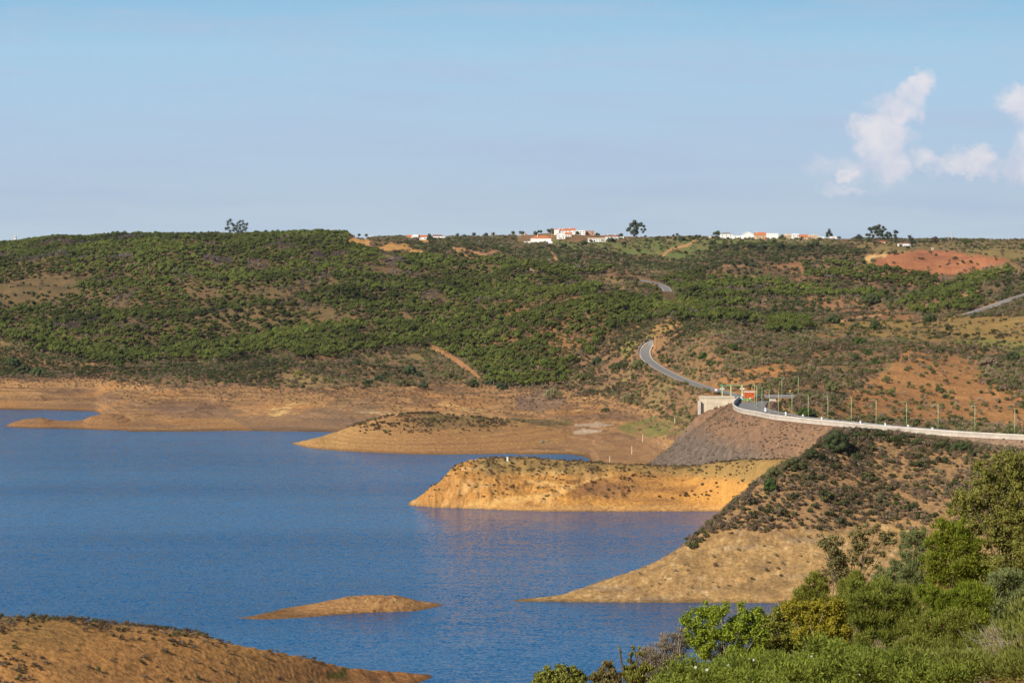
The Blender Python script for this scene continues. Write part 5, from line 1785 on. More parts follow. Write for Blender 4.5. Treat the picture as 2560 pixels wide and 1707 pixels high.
# ---- dry tufts on the dam face, headland, peninsula and near bank
def tufts(name, label, x0, x1, d0, d1_, s, seed, fn, base):
    px, D = grid_points(x0, x1, d0, d1_, s, .47, seed)
    z, py, vis, fid = info(px, D, 1.0)
    X = D * (px - 1280) / F
    R = np.random.default_rng(seed)
    p, typ, z = fn(px, py, D, z, X, fid, R)
    m = (R.random(len(px)) < p) & vis
    sz = R.uniform(.6, 1.4, m.sum()) * base
    print(name, m.sum())
    scatter(name, label, 'scrub', px[m], D[m], z[m], sz, typ[m] * 3 + R.integers(0, 3, m.sum()), PRO, seed=seed)


def fn5(px, py, D, z, X, fid, R):
    n = fbm(X / 10, D / 8, 3, 551)
    p = (fid == 3) * (z > 3) * np.clip(.04 + .35 * (n > .15) + .3 * smooth(8.5, 11, z) * (px > 1130), 0, 1)
    return p, np.where(R.random(len(px)) < .2, 1, 3), z


def fn6(px, py, D, z, X, fid, R):
    n = fbm(X / 16, D / 12, 3, 552)
    p = (fid == 2) * smooth(4.5, 6.5, z) * np.clip(.15 + .5 * (n > .05), 0, 1)
    return p, np.where(R.random(len(px)) < .3, 1, 3), z


def fn1(px, py, D, z, X, fid, R):
    n = fbm(X / 11, D / 9, 3, 553)
    ry = np.interp(px, [-300, 0, 200, 400, 500, 600, 700, 850, 1085], [1550, 1554, 1562, 1583, 1597, 1613, 1633, 1663, 1690])
    near_top = smooth(40, 6, py - ry - 26 * n) * smooth(760, 560, px)
    p = (fid == 6) * np.clip(.02 + .10 * (n > .2) + .38 * near_top * (n > -.2) + .7 * (n > -.1) * smooth(170, 40, px + 1.6 * np.abs(py - 1670)), 0, 1) * (z > 4)
    return p, np.where(R.random(len(px)) < .2, 1, np.where(R.random(len(px)) < .06, 0, np.where(R.random(len(px)) < .5, 2, 3))), z


tufts('headland_tufts', 'dry tufts dotted over the yellow headland', 1000, 2080, 930, 1040, 1.5, 61, fn5, .85)
tufts('peninsula_tufts', 'dry tufts on the crest of the middle peninsula', 800, 1420, 1190, 1330, 2.0, 62, fn6, 1.2)
tufts('bank_scrub', 'brown scrub along the top of the near left bank', -220, 1090, 372, 585, 1.15, 63, fn1, .85)
# dam face, sampled on its own surface
R = np.random.default_rng(64)
px, D = grid_points(1560, 2900, 830, 1120, 1.25, .47, 65)
i, j = nearest_idx(px, D)
dz = DAMZ[i, j]
X = D * (px - 1280) / F
n = fbm(X / 8, D / 8, 3, 561)
pyd = HZ + (CAMZ - dz) * F / D
p = (dz > Z[i, j] + .1) & (dz < 26.7) & (R.random(len(px)) < np.clip(.42 + .8 * n, .05, .8) * np.where((pyd > 1070) & (px < 1900), .25, 1)) & (pyd < RUN0[i, j] + 2)
sz = R.uniform(.45, 1.0, p.sum())
# sit exactly on the surface: local height by interpolation of the dam grid
scatter('embankment_tufts', 'purplish dry tufts growing on the rockfill dam face', 'scrub', px[p], D[p], dz[p] - .1, sz, 6 + R.integers(0, 3, p.sum()), PRO, seed=66)
print('dam tufts', p.sum())
# ------------------------------------------------------------------ villages on the plateau
M_TILE = plain('terracotta tiles', (.50, .17, .07), .85, .25, .8)
M_TILEB = plain('brown tiles', (.26, .12, .08), .85, .25, .8)
M_TILEG = plain('grey tiles', (.26, .25, .26), .85, .2, .8)
M_BRICK = plain('bare brick', (.46, .27, .17), .9, .25, .6)
M_RENDER = plain('tan render', (.58, .42, .27), .9, .2, .5)
MW = {'w': M_WHITE, 'b': M_BRICK, 't': M_RENDER}
MR = {'o': M_TILE, 'r': M_TILEB, 'g': M_TILEG, 'w': M_WHITE, 't': M_RENDER}


def vis_ground(px, base):
    """stand a building so that its foot appears at image height base on the plateau"""
    p = hit(px, base, 2300)
    return p


def house(px0, px1, base, eave, ridge, label, wall='w', roof='o', kind='gable', depth=7.0, chimney=None, wins=3, doors=1, annex=None, D=None, name='house', yaw=0.0):
    cx_ = (px0 + px1) / 2
    p = vis_ground(cx_, base)
    if D:
        p = wpt(cx_, D, float(height(cx_, D)))
    Dh = p.y
    zb = ZY(base, Dh)
    zg = float(height(cx_, Dh))
    w = (px1 - px0) * Dh / F
    he = (base - eave) * Dh / F
    hr = (base - ridge) * Dh / F
    t = thing(name, label, 'house' if name == 'house' else name, (p.x, Dh, max(zb, zg - .3)), yaw)
    dz = max(2.0, zb - zg + 2.0)
    x0, x1 = -w / 2, w / 2
    y0, y1 = 0, depth
    mw, mr = MW[wall], MR[roof]
    b_ = MB()
    b_.box(x0, x1, y0, y1, -dz, he)
    if kind == 'front':      # gable end faces the viewer
        b_.add([(x0, y0, he), (x1, y0, he), (0, y0, hr - .12), (x0, y1, he), (x1, y1, he), (0, y1, hr - .12)], [(0, 1, 2), (5, 4, 3)])
    if kind == 'gable':
        ym = (y0 + y1) / 2
        b_.add([(x0, y0, he), (x0, y1, he), (x0, ym, hr - .12), (x1, y0, he), (x1, y1, he), (x1, ym, hr - .12)], [(0, 2, 1), (3, 4, 5)])
    wo = b_.build('wall', mw, t)
    o_ = .3
    r_ = MB()
    if kind == 'gable':
        ym = (y0 + y1) / 2
        A_ = [(x0 - o_, y0 - o_, he - .05), (x1 + o_, y0 - o_, he - .05), (x1 + o_, ym, hr), (x0 - o_, ym, hr), (x1 + o_, y1 + o_, he - .05), (x0 - o_, y1 + o_, he - .05)]
        B_ = [(a, b, c + .16) for a, b, c in A_]
        r_.add(A_ + B_, [(1, 0, 3, 2), (4, 2, 3, 5), (6, 7, 8, 9), (9, 8, 10, 11), (0, 1, 7, 6), (5, 11, 10, 4), (0, 6, 9, 3), (3, 9, 11, 5), (1, 2, 8, 7), (2, 4, 10, 8)])
    elif kind == 'front':
        A_ = [(x0 - o_, y0 - o_, he - .05), (0, y0 - o_, hr), (x1 + o_, y0 - o_, he - .05), (x0 - o_, y1 + o_, he - .05), (0, y1 + o_, hr), (x1 + o_, y1 + o_, he - .05)]
        B_ = [(a, b, c + .16) for a, b, c in A_]
        r_.add(A_ + B_, [(0, 3, 4, 1), (1, 4, 5, 2), (6, 7, 10, 9), (7, 8, 11, 10), (0, 1, 7, 6), (1, 2, 8, 7), (3, 9, 10, 4), (4, 10, 11, 5), (0, 6, 9, 3), (2, 5, 11, 8)])
    elif kind == 'hip':
        q = min(w * .3, depth * .5)
        r_.add([(x0 - o_, y0 - o_, he), (x1 + o_, y0 - o_, he), (x1 + o_, y1 + o_, he), (x0 - o_, y1 + o_, he), (x0 + q, depth / 2, hr), (x1 - q, depth / 2, hr)],
               [(3, 2, 1, 0), (0, 1, 5, 4), (1, 2, 5), (2, 3, 4, 5), (3, 0, 4)])
    elif kind == 'shed':
        r_.add([(x0 - o_, y0 - o_, he), (x1 + o_, y0 - o_, he), (x1 + o_, y1 + o_, hr), (x0 - o_, y1 + o_, hr), (x0 - o_, y0 - o_, he + .15), (x1 + o_, y0 - o_, he + .15), (x1 + o_, y1 + o_, hr + .15), (x0 - o_, y1 + o_, hr + .15)],
               [(3, 2, 1, 0), (4, 5, 6, 7), (0, 1, 5, 4), (1, 2, 6, 5), (2, 3, 7, 6), (3, 0, 4, 7)])
    else:
        r_.box(x0 - .12, x1 + .12, y0 - .12, y1 + .12, he, he + .25)
    ro = r_.build('roof', mr, t)
    if chimney is not None:
        for c in (chimney if isinstance(chimney, (list, tuple)) else [chimney]):
            cm_ = MB(); xx = x0 + w * c; cm_.box(xx - .4, xx + .4, depth * .3, depth * .3 + .7, he - .2, hr + 1.0); cm_.box(xx - .5, xx + .5, depth * .3 - .08, depth * .3 + .78, hr + 1.0, hr + 1.15)
            cm_.build('chimney', M_WHITE, ro)
    hw_ = min(1.15, he * .38)
    fl = [he * .5] if he < 4.4 else [he * .24, he * .68]
    for zz in fl:
        for k in range(wins):
            xx = x0 + w * (k + .5) / wins + (.4 if zz < he * .3 else 0)
            if abs(xx - (x0 + w * .5)) < .9 and doors and zz == fl[0] and wins % 2:
                continue
            f_ = MB(); f_.box(xx - .62, xx + .62, -.07, -.004, zz - hw_ / 2 - .1, zz + hw_ / 2 + .1)
            fo = f_.build('window', mw, wo)
            MB().box(xx - .48, xx + .48, -.11, -.075, zz - hw_ / 2, zz + hw_ / 2).build('pane', M_DARK, fo) if False else None
            MB().box(xx - .48, xx + .48, -.11, -.075, zz - hw_ / 2, zz + hw_ / 2).build('window_pane', M_DARK, t)
            bpy.data.objects.remove(fo)
    if doors:
        MB().box(x0 + w * .5 - .5, x0 + w * .5 + .5, -.08, -.004, 0, 2.05).build('door', M_TILEB, t)
    if annex:
        for (a0, a1, ab, at_) in annex:
            X0, X1 = (a0 - cx_) * Dh / F, (a1 - cx_) * Dh / F
            zb_ = (base - ab) * Dh / F
            MB().box(X0, X1, -1.5, depth * .6, zb_ - 2, (base - at_) * Dh / F).build('annex', M_WHITE, t)
    return t


house(1016.6, 1067, 599.4, 592.8, 588, 'long white farmhouse with an orange roof behind a yellow earth heap', wins=5, depth=8, annex=[(1030, 1046, 590, 586.6)])
house(1081.7, 1104, 599.2, 590.5, 587.3, 'white farmhouse with a faded brown roof, right of the long farmhouse', roof='r', wins=2, depth=7, annex=[(1104, 1114, 599, 591.5)])
house(923, 935, 594.4, 590.4, 589.8, 'small white hut standing alone left of the farmhouse', kind='flat', roof='w', wins=1, doors=0, depth=4)
house(1196, 1202, 608, 604, 603.4, 'tiny white shed among dark scrub left of the hill village', kind='shed', roof='w', wins=0, doors=1, depth=3, name='shed')
house(1326.5, 1378, 609.6, 596.0, 589.4, 'big white house with a hipped orange roof, lowest in the hill village', kind='hip', wins=0, doors=0, depth=11, chimney=.34, annex=[(1309, 1327, 610.5, 603.5), (1368, 1381, 609, 603.6)])
house(1385.6, 1428.5, 587, 577, 572.6, 'long white upper house with an orange roof on the village hilltop', wins=5, depth=8, chimney=[.3, .5], annex=[(1386, 1398, 584, 574.4)])
house(1414, 1439, 585, 575.5, 571, 'white two storey house behind the hilltop, with an orange roof', wins=3, depth=8, chimney=.4)
house(1392, 1413, 597.5, 586, 580.8, 'white gable fronted house below the long upper house', kind='front', wins=2, depth=9)
house(1413, 1428.5, 591.5, 586, 581.5, 'small white wing with dark windows and an orange roof in the village', wins=3, doors=0, depth=6)
house(1440, 1463, 587.5, 576.2, 575.4, 'white flat roofed house left of the bare brick building', kind='flat', roof='w', wins=3, depth=8, annex=[(1428, 1437, 589, 580)])
house(1464, 1486, 587.5, 577.5, 576.6, 'unfinished bare brick block at the right of the hilltop', wall='b', roof='r', kind='flat', wins=2, doors=0, depth=7)
house(1470, 1514, 604.8, 597, 594.6, 'long low white building with a row of porch openings', kind='shed', roof='t', wins=7, doors=0, depth=7)
house(1513, 1546, 598.4, 592, 587.4, 'low white house with a reddish roof right of the porch building', roof='r', wins=2, depth=8, chimney=[.2, .75])
house(1549, 1559.5, 597, 592.4, 591.8, 'small white flat outbuilding left of the great tree', kind='flat', roof='w', wins=1, doors=0, depth=5)
house(1762, 1778, 594.8, 592, 591.6, 'low white shed at the left end of the right village', kind='flat', roof='w', wins=1, doors=0, depth=4, name='shed')
house(1801, 1831.5, 598, 585, 580.3, 'white two storey villa with a grey hipped roof', kind='hip', roof='g', wins=3, depth=9)
house(1832, 1857, 597, 589.5, 589, 'long low white wing between the villa and the gabled barn', kind='flat', roof='w', wins=2, doors=0, depth=6)
house(1857, 1885, 597, 587, 578.8, 'large white barn with a plain pointed gable', kind='front', roof='w', wins=0, doors=0, depth=12)
house(1887, 1915, 597.5, 588.5, 581, 'brown walled house with a faded red roof beside the barn', wall='t', roof='o', wins=2, depth=8, chimney=.2)
house(1917, 1946, 596.5, 583.4, 583, 'plain white cube house in the middle of the right village', kind='flat', roof='w', wins=0, doors=0, depth=8)
house(1960, 1979, 597, 589.5, 585.6, 'tan cottage with a white gable right of the cube house', wall='t', roof='t', wins=2, depth=7, chimney=.3)
house(1980, 1997.5, 597, 587, 584.6, 'white cottage with a small dark dormer in the right village', kind='gable', roof='w', wins=2, depth=7)
house(1998, 2020, 597.5, 592.5, 586.8, 'low house with a bright orange roof in the right village', wall='t', roof='o', wins=2, depth=7)
house(2018, 2044, 598, 590.5, 587.4, 'tan barn with a pale roof at the right of the village', wall='t', roof='t', wins=1, depth=7, chimney=.6)
house(2046, 2061, 595.6, 592, 591.5, 'white garden building left of the lone conifer', kind='flat', roof='w', wins=0, doors=0, depth=4)
house(2075, 2091, 597.2, 592.8, 591.4, 'last white house at the right end of the village', kind='gable', roof='w', wins=1, depth=5)
house(2104.5, 2105 + 18, 600 - 4, 0 + 593, 592.2, 'low white wall building beyond the last village house', kind='flat', roof='w', wins=0, doors=0, depth=4) if False else None
house(2246, 2277, 617, 609.2, 607, 'long white house with a dark red roof edge under the grove', kind='shed', roof='r', wins=0, doors=0, depth=8, annex=[(2283, 2296, 619.5, 613.5)])
house(2196, 2215, 609, 605, 603, 'small orange and white shed half hidden below the tall grove', wall='t', roof='o', wins=1, doors=0, depth=5, name='shed')
house(1910, 1918, 600.5, 596, 594.8, 'small brick hut in front of the brown walled house', wall='b', roof='o', wins=0, doors=1, depth=4, name='shed')
house(2330, 2335, 624.5, 620.5, 620, 'tiny white box hut beside a dark bush above the red field', kind='flat', roof='w', wins=0, doors=1, depth=3, name='shed')
house(35, 40, 595.5, 590.5, 590, 'tiny white hut on the skyline at the far left', kind='flat', roof='w', wins=0, doors=1, depth=4, name='shed')

# utility poles
def upole(px, base, top, label, thick=.16, group='utility poles on the skyline', conc=False):
    p = hit(px, base, 2000)
    h = (base - top) * p.y / F
    t = thing('utility_pole', label, 'utility pole', p, 0, group)
    MB().tube([(0, 0, -1), (0, 0, h)], thick, 6, r1=thick * .7).build('pole', M_CONC if conc else M_WOOD, t)
    MB().box(-1.1, 1.1, -.08, .08, h - .55, h - .35).build('crossarm', M_GALV, t)


upole(2370.5, 603.5, 584, 'shorter of the two thick pale poles on the right skyline', .42, conc=True)
upole(2380, 603, 576, 'taller of the two thick pale poles on the right skyline', .42, conc=True)
upole(1379.5, 594, 576, 'pole rising left of the hilltop houses', .2)
upole(1227, 597, 581.5, 'left one of the close pair of poles near the middle', .2)
upole(1230.5, 598, 580.5, 'right one of the close pair of poles near the middle', .2)
upole(1194, 590, 581, 'pole with a broad crossarm left of the close pair of poles', .2)
upole(1154.5, 590, 579.5, 'thin pole between two small round trees left of the village')
upole(1951.5, 590, 577, 'pole above the roofs right of the cube house')
upole(1971, 590, 577, 'left one of the two poles above the tan cottage')
upole(1977.5, 590, 576.5, 'right one of the two poles above the tan cottage')
upole(2015, 590, 576.5, 'pole with crossarm above the bright orange roof')
upole(2047, 592, 577.5, 'pole between the tan barn and the lone conifer')
upole(1300, 596, 581, 'pole in the bushes left of the hill village')
upole(2280, 612, 603, 'short pole beside the long white house under the grove')


# ------------------------------------------------------------------ single trees
def tree(label, px, base, clumps, n=900, mat=None, group=None, trunk=True, size=None, kind='tree', name='tree', dmin=1900, seed=None, aspect=.6, core=True, bark=None, up=.35, jit=.6, shell=.55):
    """clumps: (px, py, radius in px); a tree of leaf clumps on a branching trunk"""
    mat = mat or LM_OAK
    p = hit(px, base, dmin)
    k = p.y / F
    zb = ZY(base, p.y)
    t = thing(name, label, kind, p, 0, group)
    cl = []; rd = []
    R = np.random.default_rng(seed if seed is not None else int(px * 7 + base))
    for (cx_, cy_, r) in clumps:
        m_ = max(1, int(r * r / 9)) if r > 3 else 1
        m_ = min(m_, 7)
        for q in range(m_):
            d = unit(R.normal(size=3)) * (0 if m_ == 1 else .55 * R.random() ** .4)
            rr = r * (1.55 if r < 6.5 and base < 630 else 1.22) * (1 if m_ == 1 else .66 * R.uniform(.8, 1.2))
            cl.append(((cx_ - px + d[0] * r) * k, d[1] * r * k * 1.2, (base - cy_ + d[2] * r) * k + zb - p.z)); rd.append(rr * k)
    cl = np.array(cl); rd = np.array(rd)
    size = size or max(.35, 1.5 * k)
    me = crown_mesh('crown', cl, rd, n, size, mat, int(px) % 997 + 3, core=core, aspect=aspect, up=up, jit=jit, shell=shell)
    link('crown', me, t)
    if trunk:
        mb = MB()
        top = cl[:, 2].max()
        r0 = max(.18, .022 * top)
        zc_ = cl[:, 2].min() * .8
        mb.tube([(0, 0, -1.0), (.1 * r0, 0, zc_ * .5), (0, 0, max(zc_, .6))], r0, 7, r1=r0 * .7)
        idx_ = np.argsort(-rd)[:6]
        for i in idx_:
            c = cl[i]
            mb.tube([(0, 0, max(zc_, .6) - .1), (c[0] * .5, c[1] * .5, (max(zc_, .6) + c[2]) * .5), tuple(c)], r0 * .5, 5, r1=r0 * .2)
        mb.build('trunk', bark or BARK, t, smooth_=True)
    return t


# skyline trees, clumps read from their outlines
tree('great broad crowned tree standing alone on the green skyline', 1586, 594, [(1587, 556, 8), (1580, 563, 8), (1592, 563, 8), (1573, 572, 6), (1588, 572, 9), (1601, 562, 6), (1581, 581, 8), (1591, 583, 6), (1609, 567, 5), (1605, 575, 5), (1612, 574, 4), (1608, 580, 3.5), (1569, 576, 4), (1586, 588, 4)], n=2600, mat=LM_EUC)
tree('wispy left tree of the pair standing on the left skyline', 574, 584, [(576, 551.5, 4), (570, 556, 4), (580, 560, 3.5), (569, 562, 3), (566, 572, 4), (571, 570, 3), (575, 577, 3), (584, 564, 4), (586, 571, 4), (584, 577, 4)], n=1000, mat=LM_EUC, size=.8, core=.5, bark=BARK)
tree('tall many stemmed right tree of the pair on the left skyline', 603, 584, [(590, 573, 4), (592, 565, 3.5), (595, 558, 3), (600, 554, 3.2), (601, 563, 3.5), (599, 571, 4), (607, 553, 2.6), (608, 560, 3.2), (609, 568, 3.5), (612, 575, 4), (616, 562, 3.2), (619, 559, 2.5), (616, 570, 3), (604, 578, 4), (595, 579, 4)], n=1400, mat=LM_EUC, size=.8, core=.5, bark=BARK)
G_ = 'tall trees of the right skyline grove'
tree('left spreading tree of the tall grove on the right skyline', 2184, 607, [(2176, 574, 6), (2184, 571, 6), (2190, 568, 6), (2196, 564, 5), (2178, 580, 5), (2188, 580, 6), (2167, 587, 4), (2174, 588, 5), (2183, 590, 4), (2198, 573, 5)], n=1700, mat=LM_EUC, group=None)
tree('middle tree of the tall grove, the highest one', 2198, 608, [(2197, 566, 4.5), (2206, 569, 5), (2200, 577, 6), (2207, 578, 6), (2196, 586, 6), (2204, 588, 6), (2208, 595, 4)], n=1500, mat=LM_EUC)
tree('right tree of the tall grove with a drooping crown', 2218, 606, [(2213, 575, 5), (2219, 582, 5), (2215, 588, 5.5), (2223, 585, 5), (2227, 591, 4.5), (2220, 594, 4), (2229, 596, 3)], n=1200, mat=LM_EUC)
tree('round dark bush tree under the left side of the tall grove', 2170, 606, [(2170, 599, 6.5), (2172, 596, 4)], n=600, mat=LM_OAK)
tree('slim upright tree right of the tall grove', 2239, 608, [(2239, 581, 5), (2243, 581, 3), (2237, 589, 4), (2240, 595, 4.5), (2239, 601, 4.5)], n=900, mat=LM_EUC)
tree('tree leaning in front of the long white house', 2281, 618, [(2274, 592, 4), (2276, 599, 5), (2281, 598, 5), (2284, 604, 5), (2278, 606, 5), (2287, 606, 3)], n=1000, mat=LM_EUC)
tree('small flat topped tree left of the tall grove', 2147, 604.5, [(2147, 592, 6), (2141, 594, 4), (2153, 594, 4), (2146, 599, 5)], n=800, mat=LM_EUC)
tree('round russet crowned tree on the right skyline', 2335, 610, [(2335, 599, 8.5), (2329, 602, 6), (2342, 602, 6)], n=1300, mat=leaf_mat('russet oak leaves', (.10, .075, .04), (.17, .13, .07)))
tree('small pale tree beside the two thick pale poles', 2358, 606, [(2357, 600, 4), (2361, 601, 3)], n=350, mat=LM_EUC)
tree('wide dark bare looking tree at the right skyline', 2419, 617, [(2411, 605, 6), (2420, 604, 6), (2428, 605, 5), (2415, 610, 5), (2425, 611, 5), (2430, 612, 3)], n=1100, mat=LM_DARK, core=.5)
tree('umbrella shaped tree left of the grey roofed villa', 1793, 597.5, [(1793, 582, 7), (1787, 584, 5), (1799, 585, 5), (1792, 593, 5)], n=900, mat=LM_OAK)
tree('lone conifer at the right end of the village', 2073, 594, [(2073, 579, 5), (2069, 584, 4), (2077, 586, 4), (2068, 590, 3.5), (2079, 590, 3.5), (2073, 574.5, 2.5)], n=800, mat=LM_OAK)
tree('dark square crowned tree left of the hilltop houses', 1377, 584, [(1373, 577, 5), (1379, 577, 6), (1382, 581, 4)], n=700, mat=LM_OAK)
tree('round tree behind the reddish roofed village house', 1552, 595, [(1552, 588.5, 6), (1548, 590, 4)], n=500, mat=LM_OAK)
tree('dark tree between the two white farmhouses', 1076, 600, [(1073, 588, 3.5), (1076, 592, 5), (1079, 595, 4)], n=500, mat=LM_OAK)
tree('olive coloured bush in front of the long farmhouse', 1038, 600, [(1037, 597.5, 4), (1041, 596, 3)], n=300, mat=LM_OLIVE)
for k, (px, b, cl_, lb) in enumerate([
        (1143.5, 594, [(1143.5, 587.5, 3.8), (1143, 591, 3)], 'small pale round tree right of the farmhouses'),
        (1159, 597, [(1159, 591, 5.5)], 'small brown round tree below the thin pole'),
        (1132, 594, [(1132, 592, 3)], 'smallest bush on the skyline right of the farmhouses'),
        (1185, 590.5, [(1185, 586, 4.2)], 'small tree left of the pole with a broad crossarm'),
        (1215, 592, [(1215, 586, 5.2), (1211, 589, 4)], 'round tree left of the close pair of poles'),
        (1233, 590, [(1233, 585, 3.6)], 'purplish tree right of the close pair of poles'),
        (1283, 588, [(1283, 582, 4)], 'dark bush at the left edge of the hill village'),
        (1303, 586, [(1300, 583, 5), (1307, 582, 4)], 'bush beside ruined orange walls left of the village'),
        (1340, 589, [(1337, 583, 6), (1346, 580, 5), (1352, 579, 4)], 'large bush left of the hipped roof house'),
        (1490, 588, [(1491, 585, 4.5), (1497, 587, 3)], 'dark bush right of the bare brick block'),
        (1445, 587, [(1443, 582, 4)], 'bush in front of the flat roofed white house'),
        (1000, 595, [(999, 592, 5), (1003, 594, 3)], 'grey rounded bush left of the long farmhouse'),
        (969, 594, [(969, 593, 2.5)], 'low bush in the gap left of the farmhouses'), (950, 595, [(949.5, 593, 2.6)], 'low bush right of the small white hut'),
        (916, 592, [(916, 588.5, 2.9)], 'round bush left of the small white hut'), (898, 590, [(898, 587.5, 2.8)], 'round bush nearest the end of the pine ridge'),
        (1643, 597, [(1643, 595, 4)], 'low bush on the skyline right of the great tree'), (1670, 597, [(1669, 593.5, 3.5)], 'low bush second right of the great tree'),
        (1686, 597, [(1682, 588, 5), (1694, 586, 4.5), (1688, 592, 5), (1698, 591, 3)], 'loose grey tree on the skyline between the two villages'),
        (1704, 602, [(1704, 596, 8), (1697, 597, 5), (1711, 599, 5)], 'dark wide bush below the loose grey tree'), (1723, 598, [(1723, 593.5, 5)], 'bush where the dirt track reaches the skyline'),
        (1742, 596, [(1740, 591, 4.5), (1749, 591, 4), (1744, 594, 4)], 'pair shaped bush left of the right village'),
        (1792, 600, [(1789, 596, 6), (1796, 595, 4)], 'dark shrub under the umbrella shaped tree'),
        (1893, 596, [(1892, 591, 4.5)], 'dark tree against the brown walled house'), (1926, 596, [(1926, 591.5, 4)], 'yellowish tree in front of the cube house'),
        (1957, 597, [(1957, 590, 6.5), (1951, 593, 4)], 'round tree between the cube house and the tan cottage'), (2004, 604, [(2003, 594, 5), (2000, 599, 4)], 'tree in front of the bright orange roof'),
        (2098, 598, [(2098, 594.5, 4.5)], 'bush right of the last village house'), (2298, 607, [(2298, 604.5, 3.5)], 'first low bush right of the leaning tree'), (2308, 607, [(2308, 605, 4)], 'second low bush right of the leaning tree'),
        (2434, 603, [(2434, 601, 3.5)], 'small bush behind the wide dark tree')]):
    tree(lb, px, b, cl_, n=260, mat=[LM_OAK, LM_DARK, LM_OAK, LM_EUC][k % 4], trunk=False, name='bush' if 'bush' in lb or 'shrub' in lb else 'tree', kind='bush' if 'bush' in lb or 'shrub' in lb else 'tree')

# ruined orange walls left of the village
for (x, b, w_, h_, lb) in ((1306, 587.5, 3.2, 2.4, 'left fragment of ruined orange wall by the village bushes'), (1315.5, 587, 3.6, 2.6, 'right fragment of ruined orange wall by the village bushes')):
    p = hit(x, b, 2300)
    mb = MB(); mb.add([(-w_ / 2, 0, -1), (w_ / 2, 0, -1), (w_ / 2, 0, h_ * .6), (.1 * w_, 0, h_ * .8), (-.2 * w_, 0, h_), (-w_ / 2, 0, h_ * .9), (-w_ / 2, .4, -1), (w_ / 2, .4, -1), (w_ / 2, .4, h_ * .6), (.1 * w_, .4, h_ * .8), (-.2 * w_, .4, h_), (-w_ / 2, .4, h_ * .9)],
                      [(0, 1, 2, 3, 4, 5), (11, 10, 9, 8, 7, 6), (0, 6, 7, 1), (1, 7, 8, 2), (2, 8, 9, 3), (3, 9, 10, 4), (4, 10, 11, 5), (5, 11, 6, 0)])
    tag(mb.build('ruined_wall', M_BRICK, None, p), lb, 'ruin')

# round evergreen oaks scattered on slopes: (px, foot, width)
OAK_SETS = [
    ('green village slope', 'dark round evergreen tree on the green village slope', 'evergreens on the green village slope',
     [(1459, 616, 24), (1528, 609, 26), (1410, 622, 24), (1559, 616, 20), (1511, 628, 18), (1622, 626, 16), (1616, 607, 17), (1366, 622, 12), (1640, 603, 13), (1648, 612, 12), (1782, 616, 26), (1760, 617, 10), (1812, 606, 10), (1810, 622, 24),
      (1840, 630, 22), (1870, 622, 26), (1855, 616, 18), (1905, 628, 32), (1885, 616, 16), (1935, 609, 18), (1950, 622, 30), (1975, 628, 24), (2025, 620, 22), (2040, 621, 30), (2050, 608, 14), (2005, 630, 22), (1990, 612, 14), (1596, 632, 16), (1575, 624, 10),
      (1790, 632, 20), (1745, 634, 18), (1715, 638, 16), (1730, 645, 14), (1670, 612, 10), (1690, 622, 11)]),
    ('red field', 'small round bush on the red ploughed field', 'bushes on the red ploughed field',
     [(2326, 634, 13), (2340, 641, 11), (2298, 648, 9), (2388, 650, 17), (2407, 659, 14), (2427, 658, 12), (2373, 654, 8), (2393, 662, 9), (2443, 663, 9), (2490, 651, 10), (2320, 671, 7), (2236, 638, 22), (2222, 636, 12), (2355, 687, 7)]),
]
for key, lb, gp, pts in OAK_SETS:
    pro = None
    for (px, b, w_) in pts:
        p = hit(px, b, 1800)
        r = w_ * .5 * p.y / F
        if pro is None:
            pro = []
            for q in range(4):
                R = np.random.default_rng(700 + q)
                cc_, rr_ = dome(R, 8, .55, .62, .45, .45)
                pro.append((crown_mesh('crown', cc_, rr_, 360, .20, LM_OAK if q % 2 else LM_DARK, 710 + q, up=.5), MB().tube([(0, 0, -.6), (0, 0, .7)], .09, 6, r1=.06)))
            tr_me = [a[1].build('trunk', BARK, None) for a in pro]
            tms = [o.data for o in tr_me]
            for o in tr_me:
                bpy.data.objects.remove(o)
        q = random.randrange(4)
        t = thing('evergreen_tree' if key[0] == 'g' else 'bush', lb, 'tree' if key[0] == 'g' else 'bush', p, random.random() * 6.28, gp)
        t.scale = (r, r, r * random.uniform(.85, 1.1))
        link('crown', pro[q][0], t); link('trunk', tms[q], t)

